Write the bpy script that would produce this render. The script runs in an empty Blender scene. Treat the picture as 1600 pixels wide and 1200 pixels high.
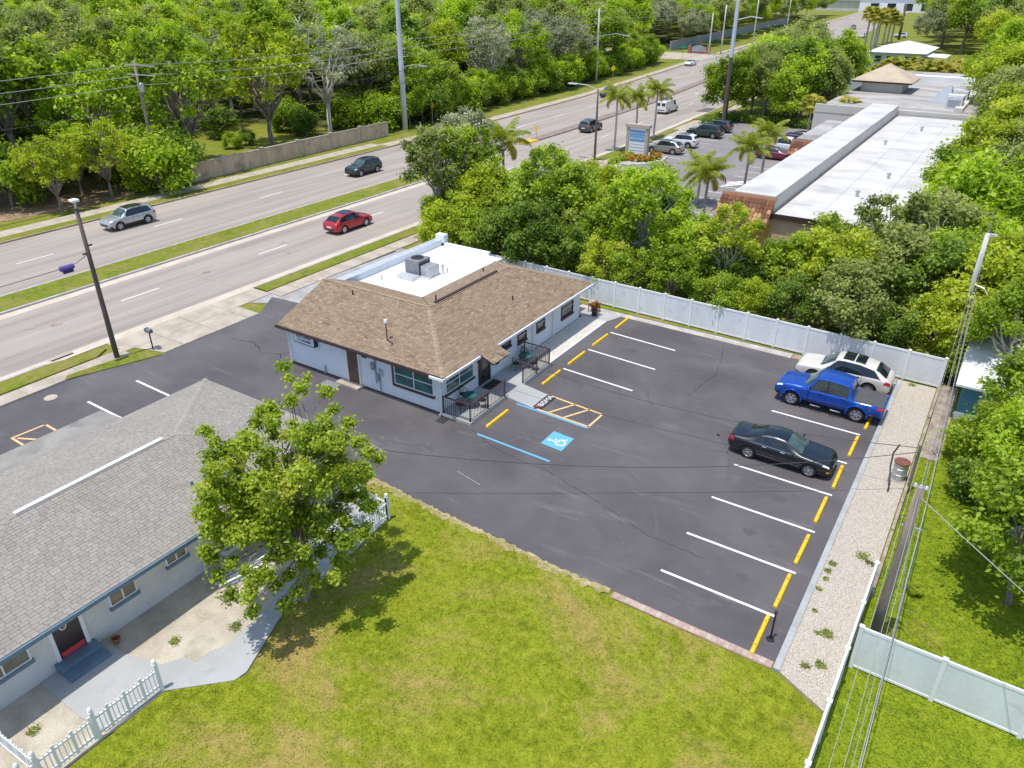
import bpy, bmesh, math, random
import numpy as np
from mathutils import Vector, Matrix

random.seed(7)
RNG = np.random.default_rng(11)
SC = bpy.context.scene
COL = SC.collection
R = math.radians

# ------------------------------------------------------------------ camera, sky, sun, exposure
cam_d = bpy.data.cameras.new('camera'); cam_d.sensor_width = 36.0
cam_d.lens = 36.0 * 1180 / 1600
cam_d.clip_start = 0.1; cam_d.clip_end = 5000
cam = bpy.data.objects.new('camera', cam_d); COL.objects.link(cam)
cam.location = (0, 0, 20)
cam.rotation_euler = (R(90 - 28.33), 0, R(33.2))
SC.camera = cam

SUN_DIR = Vector((0.07, 0.235, -1.0)).normalized()
world = bpy.data.worlds.new('World'); SC.world = world; world.use_nodes = True
wn = world.node_tree; wn.nodes.clear()
sky = wn.nodes.new('ShaderNodeTexSky'); sky.sky_type = 'NISHITA'; sky.sun_disc = False
sky.sun_elevation = math.asin(-SUN_DIR.z); sky.sun_rotation = math.atan2(-SUN_DIR.x, -SUN_DIR.y)
sky.air_density = 1.0; sky.dust_density = 1.0; sky.ozone_density = 1.0
bg = wn.nodes.new('ShaderNodeBackground'); bg.inputs['Strength'].default_value = 0.15
wo = wn.nodes.new('ShaderNodeOutputWorld')
wn.links.new(sky.outputs[0], bg.inputs[0]); wn.links.new(bg.outputs[0], wo.inputs[0])
sun_d = bpy.data.lights.new('sun', 'SUN'); sun_d.energy = 2.9; sun_d.angle = R(0.53); sun_d.color = (1.0, 0.95, 0.865)
sun = bpy.data.objects.new('sun', sun_d); COL.objects.link(sun)
sun.rotation_euler = SUN_DIR.to_track_quat('-Z', 'Y').to_euler(); sun.location = (0, 0, 60)
vs = SC.view_settings; vs.view_transform = 'Standard'; vs.look = 'None'; vs.gamma = 1; vs.use_curve_mapping = False
vs.exposure = 0.5
SC.render.resolution_x = 1024; SC.render.resolution_y = 768

# ------------------------------------------------------------------ materials
MATS = {}
def srgb(r, g, b):
    f = lambda c: (c/255/12.92) if c/255 <= 0.04045 else ((c/255+0.055)/1.055)**2.4
    return (f(r), f(g), f(b), 1)

def new_mat(name):
    m = bpy.data.materials.new(name); m.use_nodes = True
    MATS[name] = m
    return m, m.node_tree, m.node_tree.nodes['Principled BSDF']

def c4(c): return tuple(c) + (1,) if len(c) == 3 else tuple(c)

def coords(nt, space='world', scale=(1, 1, 1)):
    if space == 'world':
        n = nt.nodes.new('ShaderNodeNewGeometry'); out = n.outputs['Position']
    else:
        n = nt.nodes.new('ShaderNodeTexCoord'); out = n.outputs['Object']
    mp = nt.nodes.new('ShaderNodeMapping'); mp.inputs['Scale'].default_value = scale
    nt.links.new(out, mp.inputs['Vector'])
    return mp.outputs['Vector']

def noise(nt, vec, scale, detail=4, rough=0.55, dist=0.0):
    n = nt.nodes.new('ShaderNodeTexNoise'); n.inputs['Scale'].default_value = scale
    n.inputs['Detail'].default_value = detail; n.inputs['Roughness'].default_value = rough
    n.inputs['Distortion'].default_value = dist
    nt.links.new(vec, n.inputs['Vector']); return n.outputs['Fac']

def ramp(nt, fac, stops):
    n = nt.nodes.new('ShaderNodeValToRGB'); e = n.color_ramp.elements
    while len(e) < len(stops): e.new(0.5)
    for i, (p, c) in enumerate(stops):
        e[i].position = p; e[i].color = c4(c)
    nt.links.new(fac, n.inputs[0]); return n.outputs[0]

def mix(nt, fac, a, b, mode='MIX'):
    n = nt.nodes.new('ShaderNodeMix'); n.data_type = 'RGBA'; n.blend_type = mode
    for s, v in ((n.inputs['Factor'], fac), (n.inputs[6], a), (n.inputs[7], b)):
        if isinstance(v, (int, float)): s.default_value = v
        elif isinstance(v, tuple): s.default_value = c4(v)
        else: nt.links.new(v, s)
    return n.outputs[2]

def bump(nt, bsdf, height, strength=0.3, dist=0.02):
    n = nt.nodes.new('ShaderNodeBump'); n.inputs['Strength'].default_value = strength
    n.inputs['Distance'].default_value = dist
    nt.links.new(height, n.inputs['Height']); nt.links.new(n.outputs[0], bsdf.inputs['Normal'])

def simple(name, col, rough=0.6, metal=0.0, spec=0.5, vary=0.12, vscale=3.0, space='world', coat=0.0, bmp=0.0, bscale=60):
    """one colour with a soft uneven tone and a fine grain"""
    m, nt, b = new_mat(name)
    v = coords(nt, space)
    f = noise(nt, v, vscale, 5)
    lo = tuple(c*(1-vary) for c in col[:3]); hi = tuple(min(1, c*(1+vary)) for c in col[:3])
    nt.links.new(ramp(nt, f, [(0.3, lo), (0.7, hi)]), b.inputs['Base Color'])
    b.inputs['Roughness'].default_value = rough; b.inputs['Metallic'].default_value = metal
    b.inputs['Specular IOR Level'].default_value = spec
    b.inputs['Coat Weight'].default_value = coat; b.inputs['Coat Roughness'].default_value = 0.05
    if bmp: bump(nt, b, noise(nt, v, bscale, 3), bmp, 0.01)
    return m

def two_tone(name, a, b_, scale, lo=0.4, hi=0.6, rough=0.85, fine=None, fscale=40, stretch=(1, 1, 1), spec=0.3, bmp=0.0, third=None, tscale=0.3, tlo=.55, thi=.7):
    m, nt, b = new_mat(name)
    v = coords(nt, 'world', stretch)
    c = ramp(nt, noise(nt, v, scale, 6, 0.6), [(lo, a), (hi, b_)])
    if third:
        f3 = ramp(nt, noise(nt, coords(nt), tscale, 4, 0.6, 0.4), [(tlo, (0, 0, 0)), (thi, (1, 1, 1))])
        c = mix(nt, f3, c, third)
    fn = noise(nt, coords(nt), fscale, 3, 0.7)
    if fine:
        g = ramp(nt, fn, [(0.3, (1-fine,)*3), (0.7, (1+fine,)*3)])
        c = mix(nt, 1.0, c, g, 'MULTIPLY')
    nt.links.new(c, b.inputs['Base Color'])
    b.inputs['Roughness'].default_value = rough; b.inputs['Specular IOR Level'].default_value = spec
    if bmp: bump(nt, b, fn, bmp, 0.02)
    return m

# ground covers
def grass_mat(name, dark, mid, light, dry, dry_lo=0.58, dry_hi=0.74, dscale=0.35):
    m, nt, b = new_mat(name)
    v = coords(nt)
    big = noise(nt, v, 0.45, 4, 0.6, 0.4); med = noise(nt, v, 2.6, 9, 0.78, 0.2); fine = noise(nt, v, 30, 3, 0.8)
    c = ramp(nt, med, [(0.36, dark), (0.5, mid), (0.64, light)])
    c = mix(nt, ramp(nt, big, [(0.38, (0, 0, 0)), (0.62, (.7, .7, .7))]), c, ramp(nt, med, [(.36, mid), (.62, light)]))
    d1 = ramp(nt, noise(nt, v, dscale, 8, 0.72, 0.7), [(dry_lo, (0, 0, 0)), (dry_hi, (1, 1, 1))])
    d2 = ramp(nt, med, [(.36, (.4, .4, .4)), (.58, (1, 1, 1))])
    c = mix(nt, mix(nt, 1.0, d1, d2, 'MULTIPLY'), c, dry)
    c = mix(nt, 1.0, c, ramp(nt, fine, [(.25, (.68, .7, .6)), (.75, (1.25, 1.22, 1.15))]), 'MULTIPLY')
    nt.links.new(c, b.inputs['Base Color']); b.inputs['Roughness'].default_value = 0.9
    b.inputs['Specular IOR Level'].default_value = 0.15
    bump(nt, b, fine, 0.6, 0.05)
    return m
grass_mat('lawn', (.115, .16, .009), (.215, .26, .015), (.32, .36, .035), (.4, .295, .11), .48, .61, .15)
grass_mat('yard', (.09, .145, .008), (.18, .25, .012), (.28, .34, .024), (.36, .27, .09), .56, .72, .35)
grass_mat('verge', (.085, .125, .012), (.155, .2, .018), (.215, .245, .03), (.3, .235, .09), .44, .66, .4)
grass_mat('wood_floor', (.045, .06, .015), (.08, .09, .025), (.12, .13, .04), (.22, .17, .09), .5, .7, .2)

# asphalt, road, concrete, gravel
def asphalt_mat(name, a, b_, dust, dlo=.58, dhi=.8):
    m, nt, b = new_mat(name); v = coords(nt)
    c = ramp(nt, noise(nt, v, 0.22, 5, .6, .3), [(.35, a), (.65, b_)])
    streak = noise(nt, coords(nt, 'world', (.25, 1.6, 1)), 0.8, 6, .7, .8)
    c = mix(nt, ramp(nt, streak, [(dlo, (0, 0, 0)), (dhi, (.85, .85, .85))]), c, dust)
    spots = noise(nt, v, 1.1, 6, .7)
    c = mix(nt, ramp(nt, spots, [(.66, (0, 0, 0)), (.8, (.5, .5, .5))]), c, (.085, .08, .083))
    spots2 = noise(nt, coords(nt, 'world', (1, 1, 2)), 0.6, 5, .75, 1.2)
    c = mix(nt, ramp(nt, spots2, [(.64, (0, 0, 0)), (.82, (.6, .6, .6))]), c, (.26, .245, .235))
    fn = noise(nt, v, 45, 4, .8)
    c = mix(nt, 1.0, c, ramp(nt, fn, [(.25, (.72,)*3), (.75, (1.28,)*3)]), 'MULTIPLY')
    nt.links.new(c, b.inputs['Base Color']); b.inputs['Roughness'].default_value = .8
    b.inputs['Specular IOR Level'].default_value = .35; bump(nt, b, fn, .35, .01); return m
asphalt_mat('asphalt', (.082, .075, .079), (.124, .115, .119), (.2, .183, .18))
asphalt_mat('old_asphalt', (.2, .185, .18), (.26, .24, .235), (.3, .28, .27))

m, nt, b = new_mat('road')
v = coords(nt, 'world', (1.0, 0.035, 1)); vv = coords(nt)
c = ramp(nt, noise(nt, v, 1.0, 5, .62), [(.3, (.245, .213, .186)), (.5, (.33, .288, .25)), (.7, (.4, .348, .3))])
c = mix(nt, ramp(nt, noise(nt, coords(nt, 'world', (1, .06, 1)), 3.2, 4, .7), [(.6, (0, 0, 0)), (.76, (.5, .5, .5))]), c, (.235, .215, .2))
c = mix(nt, ramp(nt, noise(nt, vv, .12, 4, .6), [(.5, (0, 0, 0)), (.75, (.5, .5, .5))]), c, (.42, .36, .305))
fn = noise(nt, vv, 18, 4, .75)
c = mix(nt, 1.0, c, ramp(nt, fn, [(.25, (.88,)*3), (.75, (1.1,)*3)]), 'MULTIPLY')
nt.links.new(c, b.inputs['Base Color']); b.inputs['Roughness'].default_value = .85; bump(nt, b, fn, .2, .01)

two_tone('concrete', (.37, .315, .25), (.47, .41, .335), .8, fine=.16, fscale=14, bmp=.2, third=(.36, .32, .27), tscale=.5, tlo=.6, thi=.8)
two_tone('pad_concrete', (.3, .295, .285), (.4, .395, .385), .6, fine=.14, fscale=12, bmp=.2, third=(.27, .27, .27), tscale=.7)
two_tone('grey_paint', (.36, .37, .365), (.41, .42, .415), .5, fine=.06, fscale=20, rough=.6, third=(.31, .325, .325), tscale=1.1, tlo=.6, thi=.85)
two_tone('porch_felt', (.24, .225, .205), (.3, .282, .258), .8, fine=.12, fscale=14, third=(.2, .185, .17), tscale=.6)
two_tone('curb_concrete', (.36, .34, .31), (.47, .45, .42), 1.2, fine=.2, fscale=10, bmp=.2)
two_tone('curb_grey', (.33, .345, .345), (.39, .405, .405), 1.2, fine=.12, fscale=10)
two_tone('gutter', (.5, .43, .34), (.57, .5, .42), .6, fine=.12, fscale=10)
two_tone('sand', (.4, .355, .28), (.52, .47, .38), .9, fine=.25, fscale=24, bmp=.4, third=(.3, .29, .21), tscale=.7, tlo=.58, thi=.78)
two_tone('dry_edge', (.26, .23, .08), (.42, .34, .2), 2.2, fine=.3, fscale=18, bmp=.4); two_tone('leaf_litter', (.22, .14, .085), (.34, .23, .15), 1.2, fine=.3, fscale=14)
two_tone('dirt', (.27, .2, .13), (.36, .28, .19), 1.5, fine=.3, fscale=20)
two_tone('median_paver', (.22, .17, .14), (.29, .24, .2), 1.0, fine=.25, fscale=6)

def gravel_mat(name, a, b_, c_):
    m, nt, b = new_mat(name); v = coords(nt)
    vo = nt.nodes.new('ShaderNodeTexVoronoi'); vo.inputs['Scale'].default_value = 32; nt.links.new(v, vo.inputs['Vector'])
    c = ramp(nt, vo.outputs['Color'], [(.15, a), (.5, b_), (.85, c_)])
    e = ramp(nt, vo.outputs['Distance'], [(.3, (1, 1, 1)), (.75, (.55, .5, .45))])
    c = mix(nt, 1.0, c, e, 'MULTIPLY')
    c = mix(nt, ramp(nt, noise(nt, v, .9, 6, .7), [(.58, (0, 0, 0)), (.75, (.55, .55, .55))]), c, (.4, .34, .26))
    nt.links.new(c, b.inputs['Base Color']); b.inputs['Roughness'].default_value = .9
    bump(nt, b, vo.outputs['Distance'], -.6, .04); return m
gravel_mat('gravel', (.42, .375, .315), (.55, .505, .44), (.64, .6, .54))
gravel_mat('white_gravel', (.55, .53, .48), (.74, .72, .68), (.85, .84, .8))

# paint
def paint(name, col, wear=.25):
    m, nt, b = new_mat(name); v = coords(nt)
    n = noise(nt, v, 9, 5, .75)
    dull = tuple(c*(1-wear) + .1*wear for c in col)
    nt.links.new(ramp(nt, n, [(.32, dull), (.55, col)]), b.inputs['Base Color']); b.inputs['Roughness'].default_value = .65
    return m
paint('line_white', (.82, .8, .82), .15); paint('line_yellow', (.8, .46, .03), .25); paint('line_orange', (.78, .5, .22), .3)
paint('tyre_mark', (.094, .086, .089), .15); paint('oil', (.084, .077, .079), .3); paint('line_blue', (.12, .42, .68), .25); paint('line_faint', (.26, .25, .245), .5)
simple('stop_yellow', (.82, .5, .02), .6, vary=.14, vscale=4, bmp=.1)

# walls and trims
two_tone('wall_white', (.7, .73, .77), (.76, .79, .83), .6, fine=.05, fscale=30, bmp=.15, third=(.66, .67, .69), tscale=.9, tlo=.6, thi=.8)
two_tone('wall_cream', (.62, .6, .58), (.69, .67, .65), .6, fine=.06, fscale=30, bmp=.15, third=(.55, .53, .5), tscale=1.2, tlo=.6, thi=.8)
two_tone('wall_tan', (.6, .41, .285), (.66, .46, .33), .5, fine=.06, fscale=20)
two_tone('wall_orange', (.74, .46, .22), (.78, .5, .25), .5, fine=.05, fscale=20)
two_tone('wall_grey', (.52, .5, .46), (.6, .575, .53), .3, fine=.06, fscale=10)
two_tone('wall_blue', (.38, .45, .52), (.43, .5, .57), .5, fine=.06, fscale=10)
two_tone('wall_teal', (.075, .2, .29), (.09, .23, .32), .8, fine=.06, fscale=20)
two_tone('block_wall', (.48, .35, .24), (.6, .46, .33), 1.0, fine=.15, fscale=10, stretch=(1, 1, .25), third=(.3, .24, .18), tscale=.8)
simple('trim_brown', (.06, .035, .032), .5); simple('trim_white', (.78, .78, .79), .45, vary=.05); simple('fascia_dark', (.05, .04, .038), .6)
simple('trim_slate', (.13, .2, .27), .5); simple('door_brown', (.12, .065, .045), .45, vary=.2); simple('door_dark', (.035, .02, .02), .3)
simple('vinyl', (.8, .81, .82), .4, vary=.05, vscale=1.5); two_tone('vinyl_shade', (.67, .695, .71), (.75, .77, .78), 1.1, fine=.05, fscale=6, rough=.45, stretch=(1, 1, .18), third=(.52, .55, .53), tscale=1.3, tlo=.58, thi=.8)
simple('dark_metal', (.035, .025, .025), .4, .3); simple('rail_brown', (.1, .05, .042), .45, .2)
simple('galv', (.5, .52, .53), .4, .6, vary=.15); simple('light_metal', (.62, .64, .66), .4, .4); simple('ac_grey', (.24, .25, .27), .55, .2, vary=.15)
simple('rust', (.19, .07, .05), .8, vary=.3, vscale=8); simple('black', (.012, .012, .014), .5, space='object'); simple('rubber', (.018, .018, .02), .8, space='object')
simple('wire', (.05, .05, .055), .6); simple('wire_light', (.34, .35, .34), .6); simple('navy', (.03, .035, .14), .6); simple('purple', (.1, .07, .28), .6)
simple('green_sign', (.02, .3, .17), .5); simple('yellow_sign', (.75, .52, .03), .5); simple('sign_white', (.72, .75, .78), .5, vary=.04); simple('sign_blue', (.08, .3, .55), .5)
simple('text_navy', (.02, .035, .09), .6); simple('stone_tan', (.42, .36, .29), .8, vary=.25, vscale=4); simple('brick_red', (.3, .13, .09), .85, vary=.3, vscale=5)
simple('brick_pink', (.42, .3, .26), .85, vary=.25, vscale=4); simple('mat_black', (.03, .03, .033), .9); simple('mat_red', (.55, .05, .07), .8)
simple('terracotta', (.35, .11, .06), .8); simple('pipe_grey', (.3, .33, .37), .5, .1)
two_tone('membrane', (.53, .515, .49), (.62, .605, .58), .35, fine=.04, fscale=8, rough=.7, stretch=(.35, 1, 1), third=(.36, .355, .345), tscale=.3, tlo=.48, thi=.8)
two_tone('membrane_new', (.7, .71, .72), (.75, .76, .77), .5, fine=.03, fscale=8, rough=.6)
two_tone('roof_weathered', (.3, .285, .27), (.44, .42, .4), .3, fine=.12, fscale=5, stretch=(.3, 1, 1), third=(.2, .19, .185), tscale=.22, tlo=.55, thi=.72)
two_tone('metal_roof', (.6, .61, .62), (.7, .71, .72), .6, fine=.05, fscale=8)
two_tone('tan_shingle', (.42, .34, .25), (.5, .41, .31), .5, fine=.08, fscale=8, stretch=(1, 1, 6))
two_tone('wood_pole', (.2, .16, .13), (.3, .25, .21), 1.5, fine=.2, fscale=20, stretch=(3, 3, .2))
two_tone('dark_pole', (.1, .075, .07), (.15, .115, .105), 1.5, fine=.2, fscale=20, stretch=(3, 3, .2))
two_tone('concrete_pole', (.5, .49, .46), (.58, .57, .54), 1.0, fine=.08, fscale=6)
two_tone('steel_pole', (.48, .52, .58), (.56, .6, .66), .5, fine=.05, fscale=6)
two_tone('bark', (.17, .14, .12), (.3, .26, .23), 2.0, fine=.3, fscale=16, stretch=(2, 2, .4))
two_tone('bark_pale', (.36, .34, .31), (.5, .48, .45), 2.0, fine=.25, fscale=10, stretch=(2, 2, .4))
two_tone('old_wood', (.25, .2, .16), (.38, .32, .27), 2.0, fine=.25, fscale=12)

def glass(name, col, rough=.06, spec=.6):
    m, nt, b = new_mat(name); v = coords(nt, 'object')
    n = noise(nt, v, 1.7, 3)
    nt.links.new(ramp(nt, n, [(.35, tuple(c*.6 for c in col)), (.7, tuple(c*1.3 for c in col))]), b.inputs['Base Color'])
    b.inputs['Roughness'].default_value = rough; b.inputs['Specular IOR Level'].default_value = spec
    return m
glass('glass_teal', (.03, .13, .13)); glass('glass_dark', (.03, .035, .038)); glass('car_glass', (.012, .02, .028), .03, .7); glass('car_shield', (.06, .1, .1), .04, .7)
glass('glass_curtain', (.2, .17, .12))

def car_paint(name, col, metal=.3, flake=True):
    m, nt, b = new_mat(name)
    b.inputs['Base Color'].default_value = c4(col); b.inputs['Metallic'].default_value = metal
    v = coords(nt, 'object'); n = noise(nt, v, 2.2, 4)
    nt.links.new(ramp(nt, n, [(.3, tuple(c*.93 for c in col)), (.7, tuple(min(1, c*1.05) for c in col))]), b.inputs['Base Color'])
    b.inputs['Roughness'].default_value = .28; b.inputs['Coat Weight'].default_value = .8; b.inputs['Coat Roughness'].default_value = .03
    return m
car_paint('paint_black', (.006, .008, .012), .1); car_paint('paint_blue', (.003, .07, .42), .35); car_paint('paint_pearl', (.68, .655, .61), .05)
car_paint('paint_silver', (.5, .53, .54), .55); car_paint('paint_red', (.45, .02, .035), .3); car_paint('paint_green', (.035, .05, .05), .4); car_paint('paint_grey', (.1, .1, .1), .4)
car_paint('paint_white', (.74, .75, .76), .0); car_paint('paint_champagne', (.33, .31, .28), .4); car_paint('paint_navy', (.03, .02, .1), .3); car_paint('paint_maroon', (.18, .02, .05), .3)
simple('rim', (.6, .6, .62), .25, .8, space='object', vary=.05); simple('chrome', (.75, .75, .77), .12, 1.0, space='object', vary=.03)
simple('plastic', (.03, .03, .032), .6, space='object'); simple('tail_red', (.5, .01, .02), .2, space='object', coat=1); simple('lamp_clear', (.75, .78, .8), .1, space='object', coat=1)
simple('tonneau', (.075, .078, .08), .75, space='object'); simple('amber', (.85, .32, .02), .3, space='object', coat=1)

def shingle_mat(name, a, b_, c_, stain):
    m, nt, b = new_mat(name)
    at = nt.nodes.new('ShaderNodeAttribute'); at.attribute_name = 'tint'
    c = ramp(nt, at.outputs['Fac'], [(.0, a), (.5, b_), (1.0, c_)])
    v = coords(nt)
    c = mix(nt, ramp(nt, noise(nt, v, .5, 5, .65), [(.5, (0, 0, 0)), (.78, (.6, .6, .6))]), c, stain)
    fn = noise(nt, v, 60, 3, .8)
    c = mix(nt, 1.0, c, ramp(nt, fn, [(.3, (.85,)*3), (.7, (1.12,)*3)]), 'MULTIPLY')
    nt.links.new(c, b.inputs['Base Color']); b.inputs['Roughness'].default_value = .92; b.inputs['Specular IOR Level'].default_value = .2
    return m
shingle_mat('shingle_brown', (.175, .115, .072), (.27, .2, .135), (.36, .28, .2), (.25, .195, .135))
shingle_mat('shingle_grey', (.25, .228, .2), (.3, .275, .245), (.345, .32, .285), (.245, .215, .19))
shingle_mat('tile_clay', (.12, .05, .035), (.27, .13, .075), (.5, .29, .16), (.2, .1, .07))

def leaf_mat(name, a, b_, c_, trans=.32, blotch=None):
    """leaf colours: a dark, b mid, c light; per leaf tint plus per tree shift"""
    m, nt, b = new_mat(name)
    at = nt.nodes.new('ShaderNodeAttribute'); at.attribute_name = 'tint'
    oi = nt.nodes.new('ShaderNodeObjectInfo')
    ma = nt.nodes.new('ShaderNodeMath'); ma.operation = 'MULTIPLY_ADD'; ma.inputs[1].default_value = .3; ma.inputs[2].default_value = -.15
    nt.links.new(oi.outputs['Random'], ma.inputs[0])
    ad = nt.nodes.new('ShaderNodeMath'); ad.operation = 'ADD'; nt.links.new(at.outputs['Fac'], ad.inputs[0]); nt.links.new(ma.outputs[0], ad.inputs[1])
    c = ramp(nt, ad.outputs[0], [(.0, a), (.5, b_), (.92, c_), (1.0, blotch or c_)])
    nt.links.new(c, b.inputs['Base Color']); b.inputs['Roughness'].default_value = .5; b.inputs['Specular IOR Level'].default_value = .35
    tr = nt.nodes.new('ShaderNodeBsdfTranslucent')
    hs = nt.nodes.new('ShaderNodeHueSaturation'); hs.inputs['Value'].default_value = 1.5; hs.inputs['Saturation'].default_value = 1.1; nt.links.new(c, hs.inputs['Color'])
    nt.links.new(hs.outputs[0], tr.inputs['Color'])
    ms = nt.nodes.new('ShaderNodeMixShader'); ms.inputs[0].default_value = trans
    out = [n for n in nt.nodes if n.type == 'OUTPUT_MATERIAL'][0]
    nt.links.new(b.outputs[0], ms.inputs[1]); nt.links.new(tr.outputs[0], ms.inputs[2]); nt.links.new(ms.outputs[0], out.inputs[0])
    return m
leaf_mat('leaf_mid', (.095, .155, .013), (.285, .4, .03), (.48, .58, .08), .5, blotch=(.55, .52, .2))
leaf_mat('leaf_bright', (.12, .195, .013), (.35, .485, .03), (.55, .65, .085), .5)
leaf_mat('leaf_yellow', (.175, .225, .015), (.41, .49, .034), (.6, .64, .09), .5, blotch=(.57, .5, .16))
leaf_mat('leaf_olive', (.12, .155, .045), (.27, .325, .08), (.45, .49, .16), .48, blotch=(.55, .52, .32))
leaf_mat('leaf_dark', (.06, .11, .014), (.19, .29, .034), (.35, .45, .085), .48)
leaf_mat('leaf_grey', (.18, .205, .1), (.33, .36, .19), (.5, .51, .32), .42, blotch=(.55, .52, .42))
leaf_mat('leaf_hero', (.075, .13, .01), (.255, .35, .02), (.47, .54, .055), .42, blotch=(.58, .54, .14))
leaf_mat('leaf_rust', (.22, .07, .02), (.32, .12, .03), (.4, .18, .04))
leaf_mat('leaf_orange', (.2, .13, .02), (.4, .24, .02), (.55, .27, .03), trans=.2)
leaf_mat('palm_green', (.12, .16, .015), (.25, .3, .03), (.4, .42, .06), .4, blotch=(.5, .42, .1))
leaf_mat('palm_yellow', (.2, .2, .025), (.4, .37, .05), (.56, .5, .1), .4, blotch=(.58, .47, .15))
leaf_mat('blade', (.075, .12, .012), (.16, .21, .018), (.26, .29, .04), trans=.3, blotch=(.36, .3, .11))

# ------------------------------------------------------------------ mesh building
class MB:
    def __init__(s): s.v = []; s.f = []; s.t = []; s.smooth = False
    def add(s, vs_, fs, tint=.5):
        o = len(s.v); s.v += [tuple(v) for v in vs_]; s.f += [tuple(i+o for i in f) for f in fs]; s.t += [tint]*len(fs); return s
    def box(s, x0, x1, y0, y1, z0, z1):
        x0, x1 = min(x0, x1), max(x0, x1); y0, y1 = min(y0, y1), max(y0, y1); z0, z1 = min(z0, z1), max(z0, z1)
        return s.add([(x0, y0, z0), (x1, y0, z0), (x1, y1, z0), (x0, y1, z0), (x0, y0, z1), (x1, y0, z1), (x1, y1, z1), (x0, y1, z1)],
                     [(3, 2, 1, 0), (4, 5, 6, 7), (0, 1, 5, 4), (1, 2, 6, 5), (2, 3, 7, 6), (3, 0, 4, 7)])
    def bar(s, p, q, w, h=None):
        """square bar from p to q"""
        h = h or w; p = Vector(p); q = Vector(q); d = (q-p).normalized()
        up_ = Vector((0, 0, 1)) if abs(d.z) < .95 else Vector((1, 0, 0))
        a = d.cross(up_).normalized()*w/2; c = a.cross(d).normalized()*h/2
        vs_ = [p-a-c, p+a-c, p+a+c, p-a+c, q-a-c, q+a-c, q+a+c, q-a+c]
        return s.add(vs_, [(0, 1, 2, 3), (7, 6, 5, 4), (0, 4, 5, 1), (1, 5, 6, 2), (2, 6, 7, 3), (3, 7, 4, 0)])
    def prism(s, poly, z0, z1):
        n = len(poly); a = sum(poly[i][0]*poly[(i+1) % n][1]-poly[(i+1) % n][0]*poly[i][1] for i in range(n))
        if a < 0: poly = poly[::-1]
        vs_ = [(x, y, z0) for x, y in poly]+[(x, y, z1) for x, y in poly]
        fs = [tuple(range(n-1, -1, -1)), tuple(range(n, 2*n))]+[(i, (i+1) % n, n+(i+1) % n, n+i) for i in range(n)]
        return s.add(vs_, fs)
    def sheet(s, poly, z):
        n = len(poly); a = sum(poly[i][0]*poly[(i+1) % n][1]-poly[(i+1) % n][0]*poly[i][1] for i in range(n))
        if a < 0: poly = poly[::-1]
        return s.add([(x, y, z) for x, y in poly], [tuple(range(n))])
    def slab(s, quad, th):
        """thin plate: quad of 3d points, thickness th against its normal"""
        q = [Vector(p) for p in quad]; n = (q[1]-q[0]).cross(q[2]-q[0]).normalized()*th
        k = len(q)
        return s.add([p-n for p in q]+q, [tuple(range(k-1, -1, -1)), tuple(range(k, 2*k))]+[(i, (i+1) % k, k+(i+1) % k, k+i) for i in range(k)])
    def tube(s, pts, rad, n=6, caps=True):
        pts = [Vector(p) for p in pts]; m_ = len(pts)
        rad = rad if isinstance(rad, (list, tuple)) else [rad]*m_
        vs_ = []; ref = None
        for i, p in enumerate(pts):
            d = (pts[min(i+1, m_-1)]-pts[max(i-1, 0)]).normalized()
            if ref is None: ref = d.orthogonal().normalized()
            a = (ref-d*ref.dot(d))
            a = a.normalized() if a.length > 1e-6 else d.orthogonal().normalized()
            ref = a; b_ = d.cross(a)
            for k in range(n):
                t = 2*math.pi*k/n; vs_.append(p+(a*math.cos(t)+b_*math.sin(t))*rad[i])
        fs = [(i*n+k, i*n+(k+1) % n, (i+1)*n+(k+1) % n, (i+1)*n+k) for i in range(m_-1) for k in range(n)]
        if caps: fs += [tuple(range(n-1, -1, -1)), tuple((m_-1)*n+k for k in range(n))]
        return s.add(vs_, fs)
    def lathe(s, prof, c=(0, 0, 0), n=16, axis='z'):
        vs_ = []
        for r_, h in prof:
            for k in range(n):
                t = 2*math.pi*k/n; x, y = r_*math.cos(t), r_*math.sin(t)
                vs_.append((c[0]+x, c[1]+y, c[2]+h) if axis == 'z' else (c[0]+x, c[1]+h, c[2]+y))
        m_ = len(prof)
        fs = [(i*n+k, i*n+(k+1) % n, (i+1)*n+(k+1) % n, (i+1)*n+k) for i in range(m_-1) for k in range(n)]
        if axis != 'z': fs = [f[::-1] for f in fs]
        return s.add(vs_, fs)
    def mesh(s, name, mat, off=(0, 0, 0), tint=False):
        me = bpy.data.meshes.new(name)
        me.from_pydata([(v[0]-off[0], v[1]-off[1], v[2]-off[2]) for v in s.v], [], s.f)
        if mat: me.materials.append(MATS[mat])
        if s.smooth: me.polygons.foreach_set('use_smooth', [True]*len(me.polygons))
        if tint: me.attributes.new('tint', 'FLOAT', 'FACE').data.foreach_set('value', s.t)
        me.update(); return me
    def build(s, name, mat, parent=None, tint=False, bevel=0):
        off = wloc(parent) if parent else (0, 0, 0)
        o = bpy.data.objects.new(name, s.mesh(name, mat, off, tint)); COL.objects.link(o)
        if parent: o.parent = parent
        if bevel:
            mo = o.modifiers.new('bevel', 'BEVEL'); mo.width = bevel; mo.segments = 2; mo.limit_method = 'ANGLE'
        return o

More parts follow.
